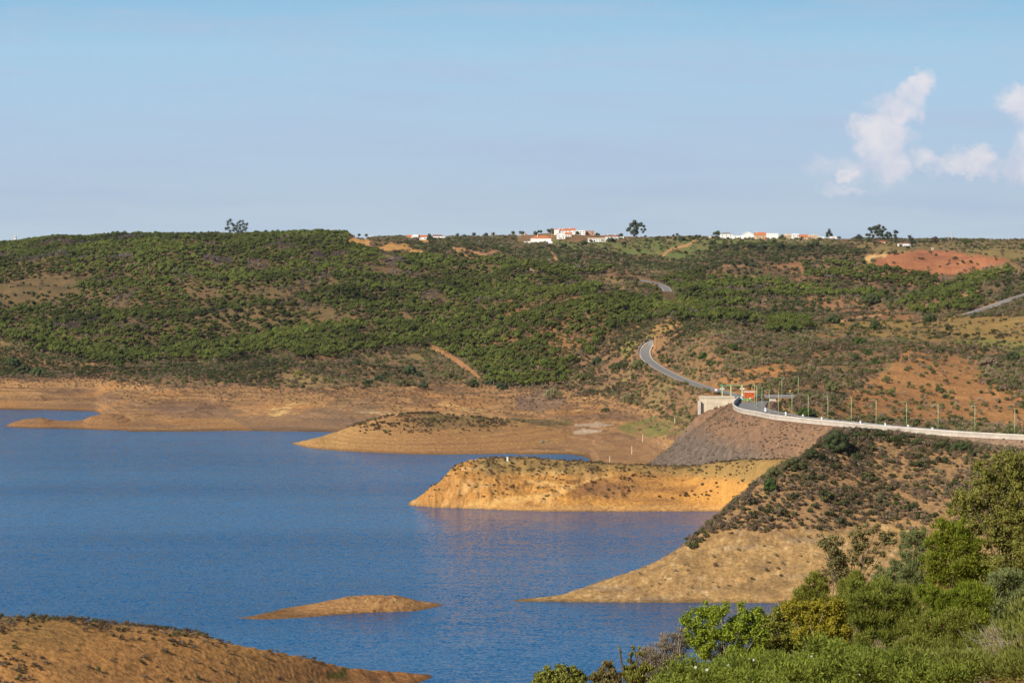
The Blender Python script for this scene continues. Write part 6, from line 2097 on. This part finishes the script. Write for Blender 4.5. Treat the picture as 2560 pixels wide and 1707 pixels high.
NEARB = [  # px, foot, width, height, material, label
    (2179, 763, 40, 34, 'dark', 'broad dark evergreen on the brown slope below the pine belt'), (2083, 809, 30, 26, 'dark', 'dark tree with a clear shadow at the edge of the meadow'),
    (2138, 827, 34, 22, 'olive', 'wide olive bush in the meadow'), (2188, 826, 24, 28, 'dark', 'upright dark bush right of the wide olive bush'), (2121, 841, 20, 12, 'dark', 'low dark bush at the lower edge of the meadow'),
    (2323, 807, 30, 26, 'dark', 'dark spreading bush near the foot of the straight road'), (2151, 864, 30, 22, 'green', 'bright green round bush below the meadow'), (2371, 827, 16, 16, 'dark', 'narrow dark bush in the right meadow'),
    (2188, 912, 20, 18, 'green', 'green bush on the shoulder left of the bare slope'), (2170, 888, 24, 14, 'green', 'yellow green bush above the bare slope'), (2140, 898, 20, 14, 'dark', 'dark green bush left of the yellow green bush'),
    (2530, 903, 32, 26, 'dark', 'dark green bush by the bright grass at the right edge'), (2472, 921, 46, 34, 'dry', 'large grey brown thicket on the right slope'), (2012, 1044, 38, 28, 'green', 'bright green round tree below the bridge'),
    (2541, 934, 28, 20, 'dry', 'grey rounded bush at the right edge of the slope'), (2513, 976, 26, 20, 'dry', 'pale round bush in the middle of the right slope'), (2080, 980, 32, 30, 'olive', 'tall green bush on the slope above the lamps'),
    (1985, 961, 26, 18, 'olive', 'olive bush behind the farther bridge lamp'), (1759, 903, 28, 24, 'green', 'largest green bush on the hill beside the near road'), (1736, 895, 20, 16, 'dark', 'blue green bush left of the largest green bush'),
    (1805, 884, 24, 14, 'green', 'low green bush right of the hill centre'), (1833, 876, 18, 20, 'green', 'upright green bush high on the road hill'), (1776, 917, 20, 20, 'dark', 'dark bush under the largest green bush'),
    (1672, 908, 14, 14, 'dark', 'small dark bush close above the near road'), (1476, 886, 28, 26, 'pine', 'big round green pine standing apart on orange soil'), (1544, 928, 28, 24, 'dark', 'dark bush on the slope left of the road bend'),
    (1566, 920, 20, 16, 'dark', 'second dark bush left of the road bend'), (1599, 925, 36, 30, 'olive', 'reddish olive bush just under the road bend'), (1454, 953, 44, 24, 'olive', 'wide olive thicket below the pines'),
    (1492, 914, 26, 24, 'oak', 'grey green bush right of the isolated big pine'), (1514, 1030, 26, 11, 'dark', 'low dark bush on the mud slope'), (1024, 939, 28, 28, 'oak', 'tallest dark bush on the slope above the middle peninsula'),
    (1048, 945, 20, 18, 'oak', 'dark bush just right of the tallest dark bush'), (950, 953, 28, 18, 'oak', 'blue green bush on the brown slope'), (920, 962, 28, 16, 'oak', 'low bush left of the blue green bush'),
    (983, 942, 16, 14, 'oak', 'small round bush left of the tallest dark bush'), (1182, 969, 28, 22, 'dark', 'round bush below the end of the dirt ramp'), (1008, 966, 24, 18, 'olive', 'olive bush under the two dark bushes'),
    (1059, 972, 24, 20, 'oak', 'grey green bush near the tan rock ribs'), (1122, 945, 30, 18, 'olive', 'olive bush beside the dirt ramp'), (746, 939, 22, 14, 'yell', 'yellow flowering bush above the shore'), (896, 912, 20, 16, 'oak', 'bush hugging the lower pine edge'),
    (1225, 965, 26, 20, 'oak', 'blue grey bush at the foot of the corner pines'), (1255, 975, 30, 22, 'oak', 'grey bush at the lower tip of the pine hill'), (827, 748, 22, 20, 'dark', 'dark round tree alone in the forest clearing'),
    (30, 918, 34, 30, 'dark', 'dark shrub at the left edge above the inlet'), (60, 933, 34, 24, 'dark', 'second dark shrub from the left above the inlet'), (96, 942, 40, 26, 'dark', 'third dark shrub from the left above the inlet'), (128, 946, 30, 14, 'dark', 'low fourth shrub from the left above the inlet'),
    (1880, 668, 20, 12, 'oak', 'round bush at the start of the brown valley'), (1574, 1012, 40, 30, 'reed', 'pale clump of reeds on the bank left of the wall'), (1383, 996, 46, 26, 'reed', 'pale yellow reed clump below the pine hill'),
    (2077, 1038, 26, 10, 'dark', 'low bush on the bank just beyond the parapet'), (1695, 925, 16, 14, 'dark', 'small bush above the straight part of the near road'), (2350, 980, 24, 12, 'dark', 'low dark bush line across the bare slope'),
    (2362, 996, 9, 12, 'dark', 'small dark upright bush on the bare slope'), (1920, 790, 30, 16, 'dark', 'wide dark thicket behind the road hill'),
]
LM_YELL = leaf_mat('yellow broom flowers', (.14, .15, .02), (.32, .30, .03))
LM_REED = leaf_mat('dry reeds', (.22, .20, .09), (.42, .38, .20))
LM_GREENB = leaf_mat('fresh green leaves', (.050, .082, .016), (.115, .155, .032))
MT = {'dark': LM_DARK, 'olive': LM_OLIVE, 'green': LM_GREENB, 'dry': LM_DRY, 'pine': LM_PINE, 'oak': LM_OAK, 'yell': LM_YELL, 'reed': LM_REED}
for (px, b, w_, h_, mt, lb) in NEARB:
    cl_ = []
    R = random.Random(int(px))
    k = 7
    for q in range(k):
        a = q / (k - 1) * 2 - 1
        cl_.append((px + a * w_ * .36, b - h_ * (.36 + .34 * (1 - a * a) * R.uniform(.7, 1.1)), h_ * .30 * R.uniform(.85, 1.2)))
    cl_.append((px, b - h_ * .34, h_ * .36))
    kw = dict(aspect=.5)
    if mt == 'reed':
        kw = dict(aspect=.10, core=.5, size=2.2, up=.6)
    if mt == 'dry':
        kw = dict(aspect=.2, core=.6)
    tree(lb, px, b, cl_, n=int(500 + w_ * 22), mat=MT[mt], trunk=False, name='tree' if ('tree' in lb or 'pine' in lb or 'evergreen' in lb) else ('reeds' if mt == 'reed' else 'shrub'),
         kind='tree' if ('tree' in lb or 'pine' in lb or 'evergreen' in lb) else ('reeds' if mt == 'reed' else 'shrub'), dmin=1040 if b > 800 else 1500, **kw)

# rocks by the side pool
for (px, b, w_, h_, lb) in ((1353, 1107, 1.9, 1.1, 'left dark boulder on the bank above the side pool'), (1368, 1106, 1.1, .8, 'right dark boulder on the bank above the side pool')):
    p = hit(px, b, 1100)
    bm = bmesh.new(); bmesh.ops.create_icosphere(bm, subdivisions=3, radius=1)
    for v in bm.verts:
        c = v.co.copy()
        s_ = 1 + .28 * float(perlin(np.array([c.x * 1.7 + px]), np.array([c.y * 1.7 + c.z * 2.1]), 3)[0])
        v.co = Vector((c.x * w_ / 2 * s_, c.y * w_ / 2 * s_, c.z * h_ * .7 * s_ + h_ * .3))
    me = bpy.data.meshes.new('boulder'); bm.to_mesh(me); bm.free(); me.materials.append(M_STONE)
    tag(link('boulder', me, None, p), lb, 'boulder')

# bushes on the crest of the right hillside
for (px, b, w_, h_, mt, lb) in [(2090, 1132, 60, 66, 'dark', 'largest dark round bush, at the left tip of the hillside crest'), (2030, 1150, 44, 30, 'dark', 'dark bush just below the largest round bush'),
                                (1985, 1178, 56, 36, 'olive', 'wide olive green bush where the hillside meets the headland'), (1935, 1196, 40, 32, 'olive', 'brownish bush on the steep left edge of the hillside'),
                                (1925, 1228, 26, 34, 'green', 'dark green upright bush against the yellow headland'), (1870, 1262, 30, 40, 'dry', 'thin leafless bush leaning over the water edge'),
                                (2150, 1098, 50, 22, 'dark', 'first dark crest bush right of the largest round bush'), (2200, 1098, 48, 22, 'dark', 'second dark crest bush right of the largest round bush'),
                                (2250, 1104, 50, 20, 'dark', 'third dark crest bush right of the largest round bush'), (2300, 1112, 46, 18, 'dark', 'fourth dark crest bush, above the orange clearing'),
                                (2350, 1122, 44, 22, 'olive', 'olive bush right of the orange clearing'), (2400, 1130, 56, 26, 'dark', 'dark bush cluster on the right part of the crest')]:
    R = random.Random(int(px)); cl_ = []
    for q in range(8):
        a = q / 7 * 2 - 1
        cl_.append((px + a * w_ * .38, b - h_ * (.30 + .42 * (1 - a * a) * R.uniform(.7, 1.1)), h_ * .24 * R.uniform(.85, 1.2) + 2))
    cl_.append((px, b - h_ * .4, h_ * .32)); cl_.append((px, b - h_ * .2, h_ * .26))
    tree(lb, px, b, cl_, n=int(900 + w_ * 60), mat=MT[mt], trunk=False, name='shrub', kind='bush', dmin=700, size=.24, aspect=.5 if mt != 'dry' else .15, core=True if mt != 'dry' else .3)
# ------------------------------------------------------------------ shrubs in the foreground
LF_OAK = leaf_mat('foreground oak leaves', (0.122, 0.133, 0.018), (0.348, 0.342, 0.070), trans=.25, rand=.05)
LF_YEL = leaf_mat('juniper sprays', (0.104, 0.145, 0.008), (0.281, 0.313, 0.030), trans=.25, rand=.05)
LF_BRN = leaf_mat('brownish oak leaves', (0.116, 0.099, 0.034), (0.293, 0.244, 0.095), trans=.15, rand=.05)
LF_GRY = leaf_mat('grey green leaves', (0.122, 0.145, 0.045), (0.275, 0.296, 0.105), trans=.2, rand=.05)
LF_BRM = leaf_mat('broom shoots', (0.105, 0.122, 0.012), (0.330, 0.335, 0.055), trans=.25, rand=.05)
LF_BRT = leaf_mat('bright young leaves', (0.134, 0.197, 0.014), (0.342, 0.418, 0.040), trans=.3, rand=.05)
LF_ROK = leaf_mat('rockrose leaves', (.075, .105, .010), (.260, .310, .038), trans=.3, rand=.05)
LF_DRY = leaf_mat('dead brush', (.150, .115, .080), (.330, .260, .180), trans=.1, rand=.05)
LF_STR = leaf_mat('dry straw', (.260, .190, .110), (.480, .370, .230), trans=.15, rand=.05)
LF_FLW = leaf_mat('white petals', (.75, .74, .72), (.85, .84, .82), trans=.3, rand=.02)
LF_PYEL = leaf_mat('yellowing leaves', (0.207, 0.209, 0.012), (0.439, 0.383, 0.035), trans=.3, rand=.05)
LF_OLV = leaf_mat('olive undergrowth', (.082, .098, .012), (.235, .250, .045), trans=.2, rand=.05)
TWIG = plain('grey twigs', (.30, .25, .20), .9, .3, 4)
TWIGD = plain('dark twigs', (.10, .08, .06), .9, .3, 4)


def fgshrub(label, name, kind, px, D, base, clumps, n, size, mat, seed, aspect=.5, core=.5, twigs=10, twmat=None, follow=None, up=.4, shell=.5, extra=None, depth=1.0, jit=.7):
    """clumps given in photograph pixels (px, py, radius) at distance D; base is the pixel height of the foot"""
    k = D / F
    n = int(n * 1.9)
    core = min(core, .42)
    zg = float(height(px, D))
    t = thing(name, label, kind, wpt(px, D, zg))
    R = np.random.default_rng(seed)
    cl, rd = [], []
    for (cx_, cy_, r) in clumps:
        r *= 1.15
        m_ = int(np.clip(r * r / 42, 5, 26))
        for q in range(m_):
            d = unit(R.normal(size=3)) * .95 * R.random() ** .4
            cl.append(((cx_ - px + d[0] * r) * k, d[1] * r * k * depth, (CAMZ - (cy_ - d[2] * r * .9 - HZ) * k) - zg)); rd.append(r * k * .36 * R.uniform(.6, 1.4))
    cl = np.array(cl); rd = np.array(rd)
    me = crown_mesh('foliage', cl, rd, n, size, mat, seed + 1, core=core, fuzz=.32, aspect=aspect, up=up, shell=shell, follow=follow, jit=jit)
    link('foliage', me, t)
    mb = MB()
    H = max(.5, cl[:, 2].max())
    for i in R.choice(len(cl), min(twigs, len(cl)), replace=False):
        c = cl[i]
        b0 = (R.normal() * .12, R.normal() * .12, -.15)
        mid = ((b0[0] + c[0]) * .45 + R.normal() * .1, (b0[1] + c[1]) * .45, (c[2]) * .45)
        tip = c + unit(c - np.array(mid)) * rd[i] * .9
        mb.tube([b0, mid, tuple(c), tuple(tip)], .012 + .0035 * H, 5, r1=.005)
    mb.build('branches', twmat or TWIGD, t, smooth_=True)
    if extra:
        for (nm2, n2, s2, m2, kw) in extra:
            link(nm2, crown_mesh(nm2, cl, rd, n2, s2, m2, seed + 9, core=False, **kw), t)
    return t


FOL = (1.0, 1.1, .28)
# the big evergreen oak at the right edge
fgshrub('big olive green evergreen oak filling the right edge', 'oak_tree', 'tree', 2520, 97, 1520,
        [(2520, 1165, 38), (2470, 1190, 42), (2560, 1170, 50), (2430, 1230, 42), (2500, 1240, 55), (2590, 1240, 70), (2410, 1290, 38), (2470, 1300, 55), (2550, 1320, 65), (2640, 1300, 70), (2425, 1345, 40),
         (2500, 1385, 55), (2590, 1400, 60), (2520, 1440, 45), (2400, 1255, 22), (2455, 1420, 34)], 30000, .062, LF_OAK, 811, aspect=.6, core=.42, twigs=26, shell=.2)
fgshrub('bright yellow green bushy juniper in front of the oak', 'juniper', 'shrub', 2395, 86, 1500,
        [(2360, 1322, 26), (2395, 1318, 26), (2418, 1340, 22), (2350, 1370, 34), (2400, 1375, 40), (2330, 1410, 28), (2380, 1425, 38), (2430, 1410, 30), (2455, 1425, 20), (2340, 1445, 24), (2410, 1455, 28)], 17000, .085, LF_YEL, 821, aspect=.28, follow=(1, .9, .45), core=.55)
fgshrub('open crowned brownish small oak in front of the bare bank', 'oak_tree', 'tree', 2115, 128, 1460,
        [(2075, 1365, 26), (2100, 1345, 14), (2060, 1352, 14), (2140, 1335, 20), (2175, 1325, 20), (2215, 1345, 24), (2150, 1365, 22), (2190, 1370, 14), (2085, 1400, 26), (2110, 1430, 22), (2165, 1405, 20), (2215, 1380, 14), (2130, 1395, 20), (2195, 1415, 16)],
        9000, .085, LF_BRN, 831, aspect=.6, core=.28, twigs=22, shell=.2)
fgshrub('thin brown dry bush between the small oak and bare bank', 'dry_shrub', 'shrub', 2065, 130, 1470, [(2040, 1430, 20), (2070, 1440, 22), (2100, 1455, 20)], 2200, .09, LF_BRN, 833, aspect=.25, core=.25)
fgshrub('grey green soft shrub left of the juniper', 'shrub', 'shrub', 2290, 112, 1480,
        [(2275, 1345, 22), (2300, 1335, 22), (2315, 1360, 22), (2270, 1375, 22), (2300, 1395, 28), (2260, 1420, 28), (2235, 1415, 20), (2290, 1440, 30), (2240, 1450, 24)], 11000, .08, LF_GRY, 841, aspect=.26, follow=FOL, core=.4)
fgshrub('dull grey green shrub between two large broom bushes', 'shrub', 'shrub', 2215, 104, 1500, [(2200, 1440, 22), (2225, 1455, 24), (2250, 1475, 24), (2190, 1465, 20)], 5000, .08, LF_GRY, 843, aspect=.22, follow=FOL, core=.4)
fgshrub('large dark green broom bush, the densest in the foreground', 'broom_bush', 'shrub', 2210, 82, 1640,
        [(2150, 1490, 38), (2200, 1485, 36), (2245, 1500, 36), (2130, 1530, 40), (2190, 1540, 46), (2250, 1550, 42), (2280, 1530, 28), (2170, 1590, 40), (2235, 1600, 36), (2275, 1575, 26)], 26000, .095, LF_BRM, 851, aspect=.17, follow=FOL, core=.62)
fgshrub('upright green broom bush behind the densest one', 'broom_bush', 'shrub', 2135, 92, 1560, [(2135, 1455, 28), (2120, 1485, 28), (2150, 1475, 22), (2165, 1465, 14), (2105, 1510, 26)], 9000, .09, LF_BRM, 853, aspect=.17, follow=FOL, core=.5)
fgshrub('paler green broom bush at the left of the broom group', 'broom_bush', 'shrub', 2035, 94, 1570, [(2035, 1460, 26), (2060, 1455, 16), (2015, 1490, 26), (2050, 1490, 30), (1995, 1510, 18)], 9500, .09, LF_BRM, 855, aspect=.17, follow=FOL, core=.5)
fgshrub('yellowing leafy bush among the brooms', 'leafy_bush', 'shrub', 2050, 80, 1640, [(1990, 1525, 28), (2030, 1535, 34), (2080, 1530, 34), (2060, 1575, 38), (2110, 1570, 28), (2010, 1580, 32), (2095, 1605, 28)], 13000, .075, LF_PYEL, 857, aspect=.4, core=.4, twmat=TWIG, twigs=16)
fgshrub('bright green airy bush overlapping the water', 'leafy_bush', 'shrub', 1810, 84, 1680,
        [(1730, 1550, 26), (1765, 1530, 24), (1805, 1525, 24), (1850, 1530, 24), (1890, 1545, 26), (1725, 1590, 26), (1775, 1580, 34), (1830, 1575, 36), (1885, 1590, 32), (1760, 1625, 30), (1830, 1630, 36), (1890, 1640, 30), (1915, 1600, 18)],
        17000, .08, LF_BRT, 861, aspect=.42, core=.25, twigs=34, twmat=TWIG, shell=.2)
fgshrub('mixed green bush between the airy bush and the brooms', 'leafy_bush', 'shrub', 1945, 86, 1670, [(1925, 1560, 28), (1960, 1530, 26), (1950, 1590, 34), (1985, 1560, 26), (1930, 1625, 32), (1985, 1615, 32)], 12000, .08, LF_BRM, 863, aspect=.35, core=.4, twmat=TWIG)
fgshrub('grey brown leafless thicket at the water side', 'dry_shrub', 'shrub', 1660, 76, 1760,
        [(1620, 1640, 24), (1590, 1700, 26), (1665, 1600, 24), (1700, 1595, 22), (1640, 1645, 34), (1680, 1650, 34), (1700, 1620, 20), (1625, 1690, 34), (1670, 1695, 36), (1715, 1680, 26), (1600, 1680, 20)], 12000, .10, LF_DRY, 865, aspect=.10, core=.35, twigs=40, twmat=TWIG, follow=(1, .9, .5))
fgshrub('olive broom bush in the right foreground', 'broom_bush', 'shrub', 2385, 74, 1680, [(2300, 1590, 30), (2330, 1640, 28), (2480, 1600, 30), (2350, 1580, 38), (2395, 1560, 40), (2430, 1590, 30), (2360, 1620, 34), (2410, 1630, 36), (2320, 1550, 24), (2440, 1640, 24)], 16000, .085, LF_BRM, 871, aspect=.18, follow=FOL, core=.55)
fgshrub('yellow green broom bush below the juniper', 'broom_bush', 'shrub', 2400, 80, 1600, [(2320, 1480, 26), (2355, 1500, 32), (2400, 1490, 34), (2445, 1505, 36), (2390, 1530, 34), (2440, 1545, 32), (2340, 1530, 24)], 15000, .08, LF_YEL, 873, aspect=.20, follow=FOL, core=.5)
fgshrub('grey green broom bush at the right frame edge', 'broom_bush', 'shrub', 2520, 82, 1580, [(2590, 1600, 34), (2470, 1570, 28), (2530, 1600, 34), (2500, 1455, 34), (2540, 1460, 38), (2485, 1500, 34), (2530, 1510, 38), (2575, 1490, 36), (2500, 1545, 34), (2560, 1550, 36)], 15000, .085, LF_GRY, 875, aspect=.2, follow=FOL, core=.55)
fgshrub('dark small bush standing on orange soil', 'broom_bush', 'shrub', 2475, 66, 1690, [(2465, 1620, 22), (2490, 1640, 24), (2455, 1650, 20), (2530, 1650, 22), (2480, 1665, 18)], 6000, .07, LF_BRM, 877, aspect=.22, follow=FOL, core=.5)
fgshrub('round dark topped shrub at the bottom edge over the water', 'leafy_bush', 'shrub', 1400, 62, 1760,
        [(1355, 1700, 20), (1375, 1685, 20), (1405, 1678, 20), (1435, 1685, 20), (1455, 1700, 20), (1390, 1710, 28), (1430, 1715, 28), (1335, 1702, 10)], 7000, .06, LF_OAK, 881, aspect=.6, core=.55)
fgshrub('dark sprig bush right of the round shrub', 'leafy_bush', 'shrub', 1515, 64, 1790, [(1520, 1665, 16), (1505, 1685, 20), (1535, 1690, 18), (1490, 1700, 16), (1520, 1712, 24), (1530, 1655, 6)], 3600, .07, LF_BRN, 883, aspect=.45, core=.35, follow=(.6, 1.3, .35))
fgshrub('tall dark sprigs rising beside the leafless thicket', 'leafy_bush', 'shrub', 1590, 66, 1790,
        [(1548, 1617, 3), (1552, 1628, 3), (1582, 1620, 5), (1597, 1616, 4), (1592, 1632, 5), (1575, 1635, 8), (1605, 1634, 6), (1580, 1660, 14), (1600, 1670, 16), (1570, 1680, 16), (1590, 1695, 22), (1618, 1668, 12)], 3800, .065, LF_OAK, 885, aspect=.45, core=.3, follow=(.5, 1.4, .35), twigs=24)

fgshrub('bushy green broom between the straw and the densest broom bush', 'broom_bush', 'shrub', 2300, 68, 1720, [(2250, 1640, 30), (2290, 1620, 32), (2330, 1650, 30), (2270, 1680, 32), (2320, 1690, 32)], 12000, .085, LF_BRM, 891, aspect=.18, follow=FOL, core=.5)
fgshrub('leafy green bush near the lower right corner', 'leafy_bush', 'shrub', 2420, 62, 1720, [(2390, 1660, 26), (2430, 1650, 28), (2455, 1680, 24), (2400, 1695, 28)], 9000, .07, LF_BRT, 893, aspect=.35, core=.4)
fgshrub('dark broom bush cut by the right frame edge', 'broom_bush', 'shrub', 2560, 70, 1680, [(2520, 1600, 30), (2560, 1580, 36), (2590, 1620, 36), (2540, 1640, 30), (2500, 1630, 22)], 11000, .085, LF_BRM, 895, aspect=.2, follow=FOL, core=.5)
fgshrub('tall olive shrub leaning on the lower side of the big oak', 'shrub', 'shrub', 2450, 90, 1560, [(2440, 1440, 28), (2480, 1430, 32), (2460, 1480, 32), (2500, 1490, 30)], 9000, .08, LF_OAK, 897, aspect=.5, core=.4)

# bare twigs at the right edge
t = thing('bare_branches', 'tangle of bare pale twigs at the lower right edge', 'branches', wpt(2545, 62, float(height(2545, 62))))
mb = MB(); R = np.random.default_rng(5)
zt = t.location.z
for q in range(90):
    a = R.uniform(-1.2, .5); L_ = R.uniform(.5, 1.25)
    x0_ = R.uniform(-.35, .45); y0_ = R.uniform(-.5, .5)
    z0 = ZY(1690, 62) - zt
    p1_ = (x0_ + math.sin(a) * L_ * .5, y0_ + R.normal() * .1, z0 + L_ * .55)
    p2__ = (x0_ + math.sin(a) * L_ * 1.0 + R.normal() * .12, y0_ + R.normal() * .15, z0 + L_ * R.uniform(.8, 1.1))
    mb.tube([(x0_, y0_, z0 - .3), p1_, p2__], .010, 4, r1=.004)
    for w_ in range(2):
        mb.tube([p1_, tuple(np.array(p1_) + R.normal(size=3) * np.array([.22, .12, .12]) + np.array([-.08, 0, .15]))], .005, 3, r1=.003)
mb.build('twigs', TWIG, t)

# ground cover: rockrose with white flowers, straw
def cover(name, label, cat, area, n, D0, D1, clumpr, nleaf, size, mat, seed, aspect, hgt=.5, **kw):
    R = np.random.default_rng(seed)
    cl, rd = [], []
    tries = 0
    while len(cl) < n and tries < n * 60:
        tries += 1
        D = R.uniform(D0, D1); px = R.uniform(min(a[0] for a in area), max(a[0] for a in area))
        z = float(height(px, D)) + hgt * R.uniform(.05, 1) ** .8 * R.uniform(.7, 1.35)
        py = HZ + (CAMZ - z) * F / D
        if not inpoly(area, np.array([px]), np.array([py]))[0]:
            continue
        cl.append((D * (px - 1280) / F, D, z)); rd.append(clumpr * R.uniform(.6, 1.3))
    cl = np.array(cl); rd = np.array(rd)
    o0 = cl.mean(0)
    me = crown_mesh(name, cl - o0, rd, nleaf, size, mat, seed + 1, aspect=aspect, **kw)
    return tag(link(name, me, None, tuple(o0)), label, cat, kind='stuff'), cl, rd


AR = [(1630, 1720), (1680, 1655), (1730, 1630), (1800, 1635), (1900, 1640), (1960, 1610), (2060, 1605), (2130, 1625), (2200, 1640), (2300, 1650), (2420, 1660), (2470, 1760), (2470, 1960), (1560, 1960)]
cov, cl_r, rd_r = cover('rockrose_cover', 'bright green leafy rockrose cover along the bottom edge', 'ground cover', AR, 900, 41, 80, .26, 210000, .072, LF_ROK, 901, .28, hgt=.8, core=.3, up=.6, follow=(.8, .7, .7), shell=.3)
cover('straw_cover', 'dry straw coloured grass between the foreground bushes', 'grass', [(1700, 1660), (1900, 1640), (2060, 1640), (2140, 1600), (2300, 1590), (2320, 1560), (2350, 1640), (2420, 1690), (2560, 1660), (2620, 1720), (2400, 1800), (1700, 1800)], 120, 54, 84, .24, 28000, .11, LF_STR, 905, .05, hgt=.45, core=.2, up=.6, follow=(.7, 1, .5))
cover('brush_cover', 'dull green undergrowth filling the gaps under the bushes', 'undergrowth', [(1560, 1720), (1700, 1620), (1850, 1560), (2000, 1480), (2200, 1440), (2330, 1450), (2560, 1380), (2700, 1400), (2700, 1640), (2400, 1640), (2100, 1660), (1800, 1760)], 380, 66, 150, .36, 150000, .075, LF_OLV, 909, .2, hgt=.4, core=.3, up=.6, follow=FOL)
cover('brush_cover', 'olive and straw undergrowth on the orange soil of the lower right corner', 'undergrowth', [(2120, 1660), (2300, 1645), (2450, 1650), (2720, 1640), (2720, 1700), (2560, 1680), (2460, 1690), (2420, 1760), (2120, 1760)], 200, 44, 62, .28, 90000, .07, LF_OLV, 913, .2, hgt=.55, core=.3, up=.6, follow=FOL)
cover('straw_cover', 'pale dead grass among the shrubs of the lower right corner', 'grass', [(2150, 1640), (2300, 1570), (2720, 1500), (2720, 1700), (2420, 1760), (2150, 1760)], 70, 46, 70, .22, 20000, .11, LF_STR, 915, .05, hgt=.4, core=.2, up=.6, follow=(.7, 1, .5))
cover('brush_cover', 'green undergrowth continuing over the slope past the big oak', 'undergrowth', [(2540, 1250), (2800, 1150), (3600, 1100), (3600, 2100), (2540, 2100)], 420, 40, 150, .55, 90000, .13, LF_OLV, 919, .25, hgt=.7, core=.4, up=.6, follow=FOL)
# white flowers as single things
FLS = [(1717, 1690), (1741, 1679), (1767, 1688), (1813, 1685), (1894, 1638), (2027, 1647), (2069, 1667), (2135, 1680), (2150, 1703), (2172, 1688), (2024, 1690)]
fm = None
for k, (x, y) in enumerate(FLS):
    cpx = 1280 + cl_r[:, 0] * F / cl_r[:, 1]; cpy = HZ + (CAMZ - cl_r[:, 2]) * F / cl_r[:, 1]
    q_ = np.argmin(np.hypot(cpx - x, cpy - y) + 1.2 * (cl_r[:, 1] - 46))
    D = cl_r[q_, 1] - rd_r[q_] * .85
    x = cpx[q_]
    z = cl_r[q_, 2] + rd_r[q_] * .75
    if fm is None:
        m_ = MB()
        for q in range(5):
            a = q * 2 * math.pi / 5
            c_ = Vector((math.cos(a), 0, math.sin(a))); s_ = Vector((-math.sin(a), 0, math.cos(a)))
            m_.add([(0, 0, 0), tuple(c_ * .022 + s_ * .016 + Vector((0, -.008, 0))), tuple(c_ * .036 + Vector((0, -.014, 0))), tuple(c_ * .022 - s_ * .016 + Vector((0, -.008, 0)))], [(0, 1, 2, 3)])
        o = m_.build('flower', LF_FLW, None); fm = o.data; bpy.data.objects.remove(o)
    o = link('flower', fm, None, (D * (x - 1280) / F, D, z)); o.scale = (.65,) * 3
    tag(o, 'small white rockrose flower among bright green leaves', 'flower', 'white rockrose flowers at the bottom edge')
# ------------------------------------------------------------------ thin blue air
hm = bpy.data.materials.new('air'); hm.use_nodes = True
nt = hm.node_tree; nt.nodes.clear()
pv_ = nt.nodes.new('ShaderNodeVolumePrincipled'); pv_.inputs['Color'].default_value = (.62, .76, .95, 1); pv_.inputs['Density'].default_value = 1.6e-5; pv_.inputs['Anisotropy'].default_value = .3
oo = nt.nodes.new('ShaderNodeOutputMaterial'); nt.links.new(pv_.outputs[0], oo.inputs['Volume'])
hz = MB().box(-9400, 9400, -1500, 9300, -12, 210).build('haze', hm)
tag(hz, 'faint pale blue haze over the distant hills', 'haze', kind='stuff')
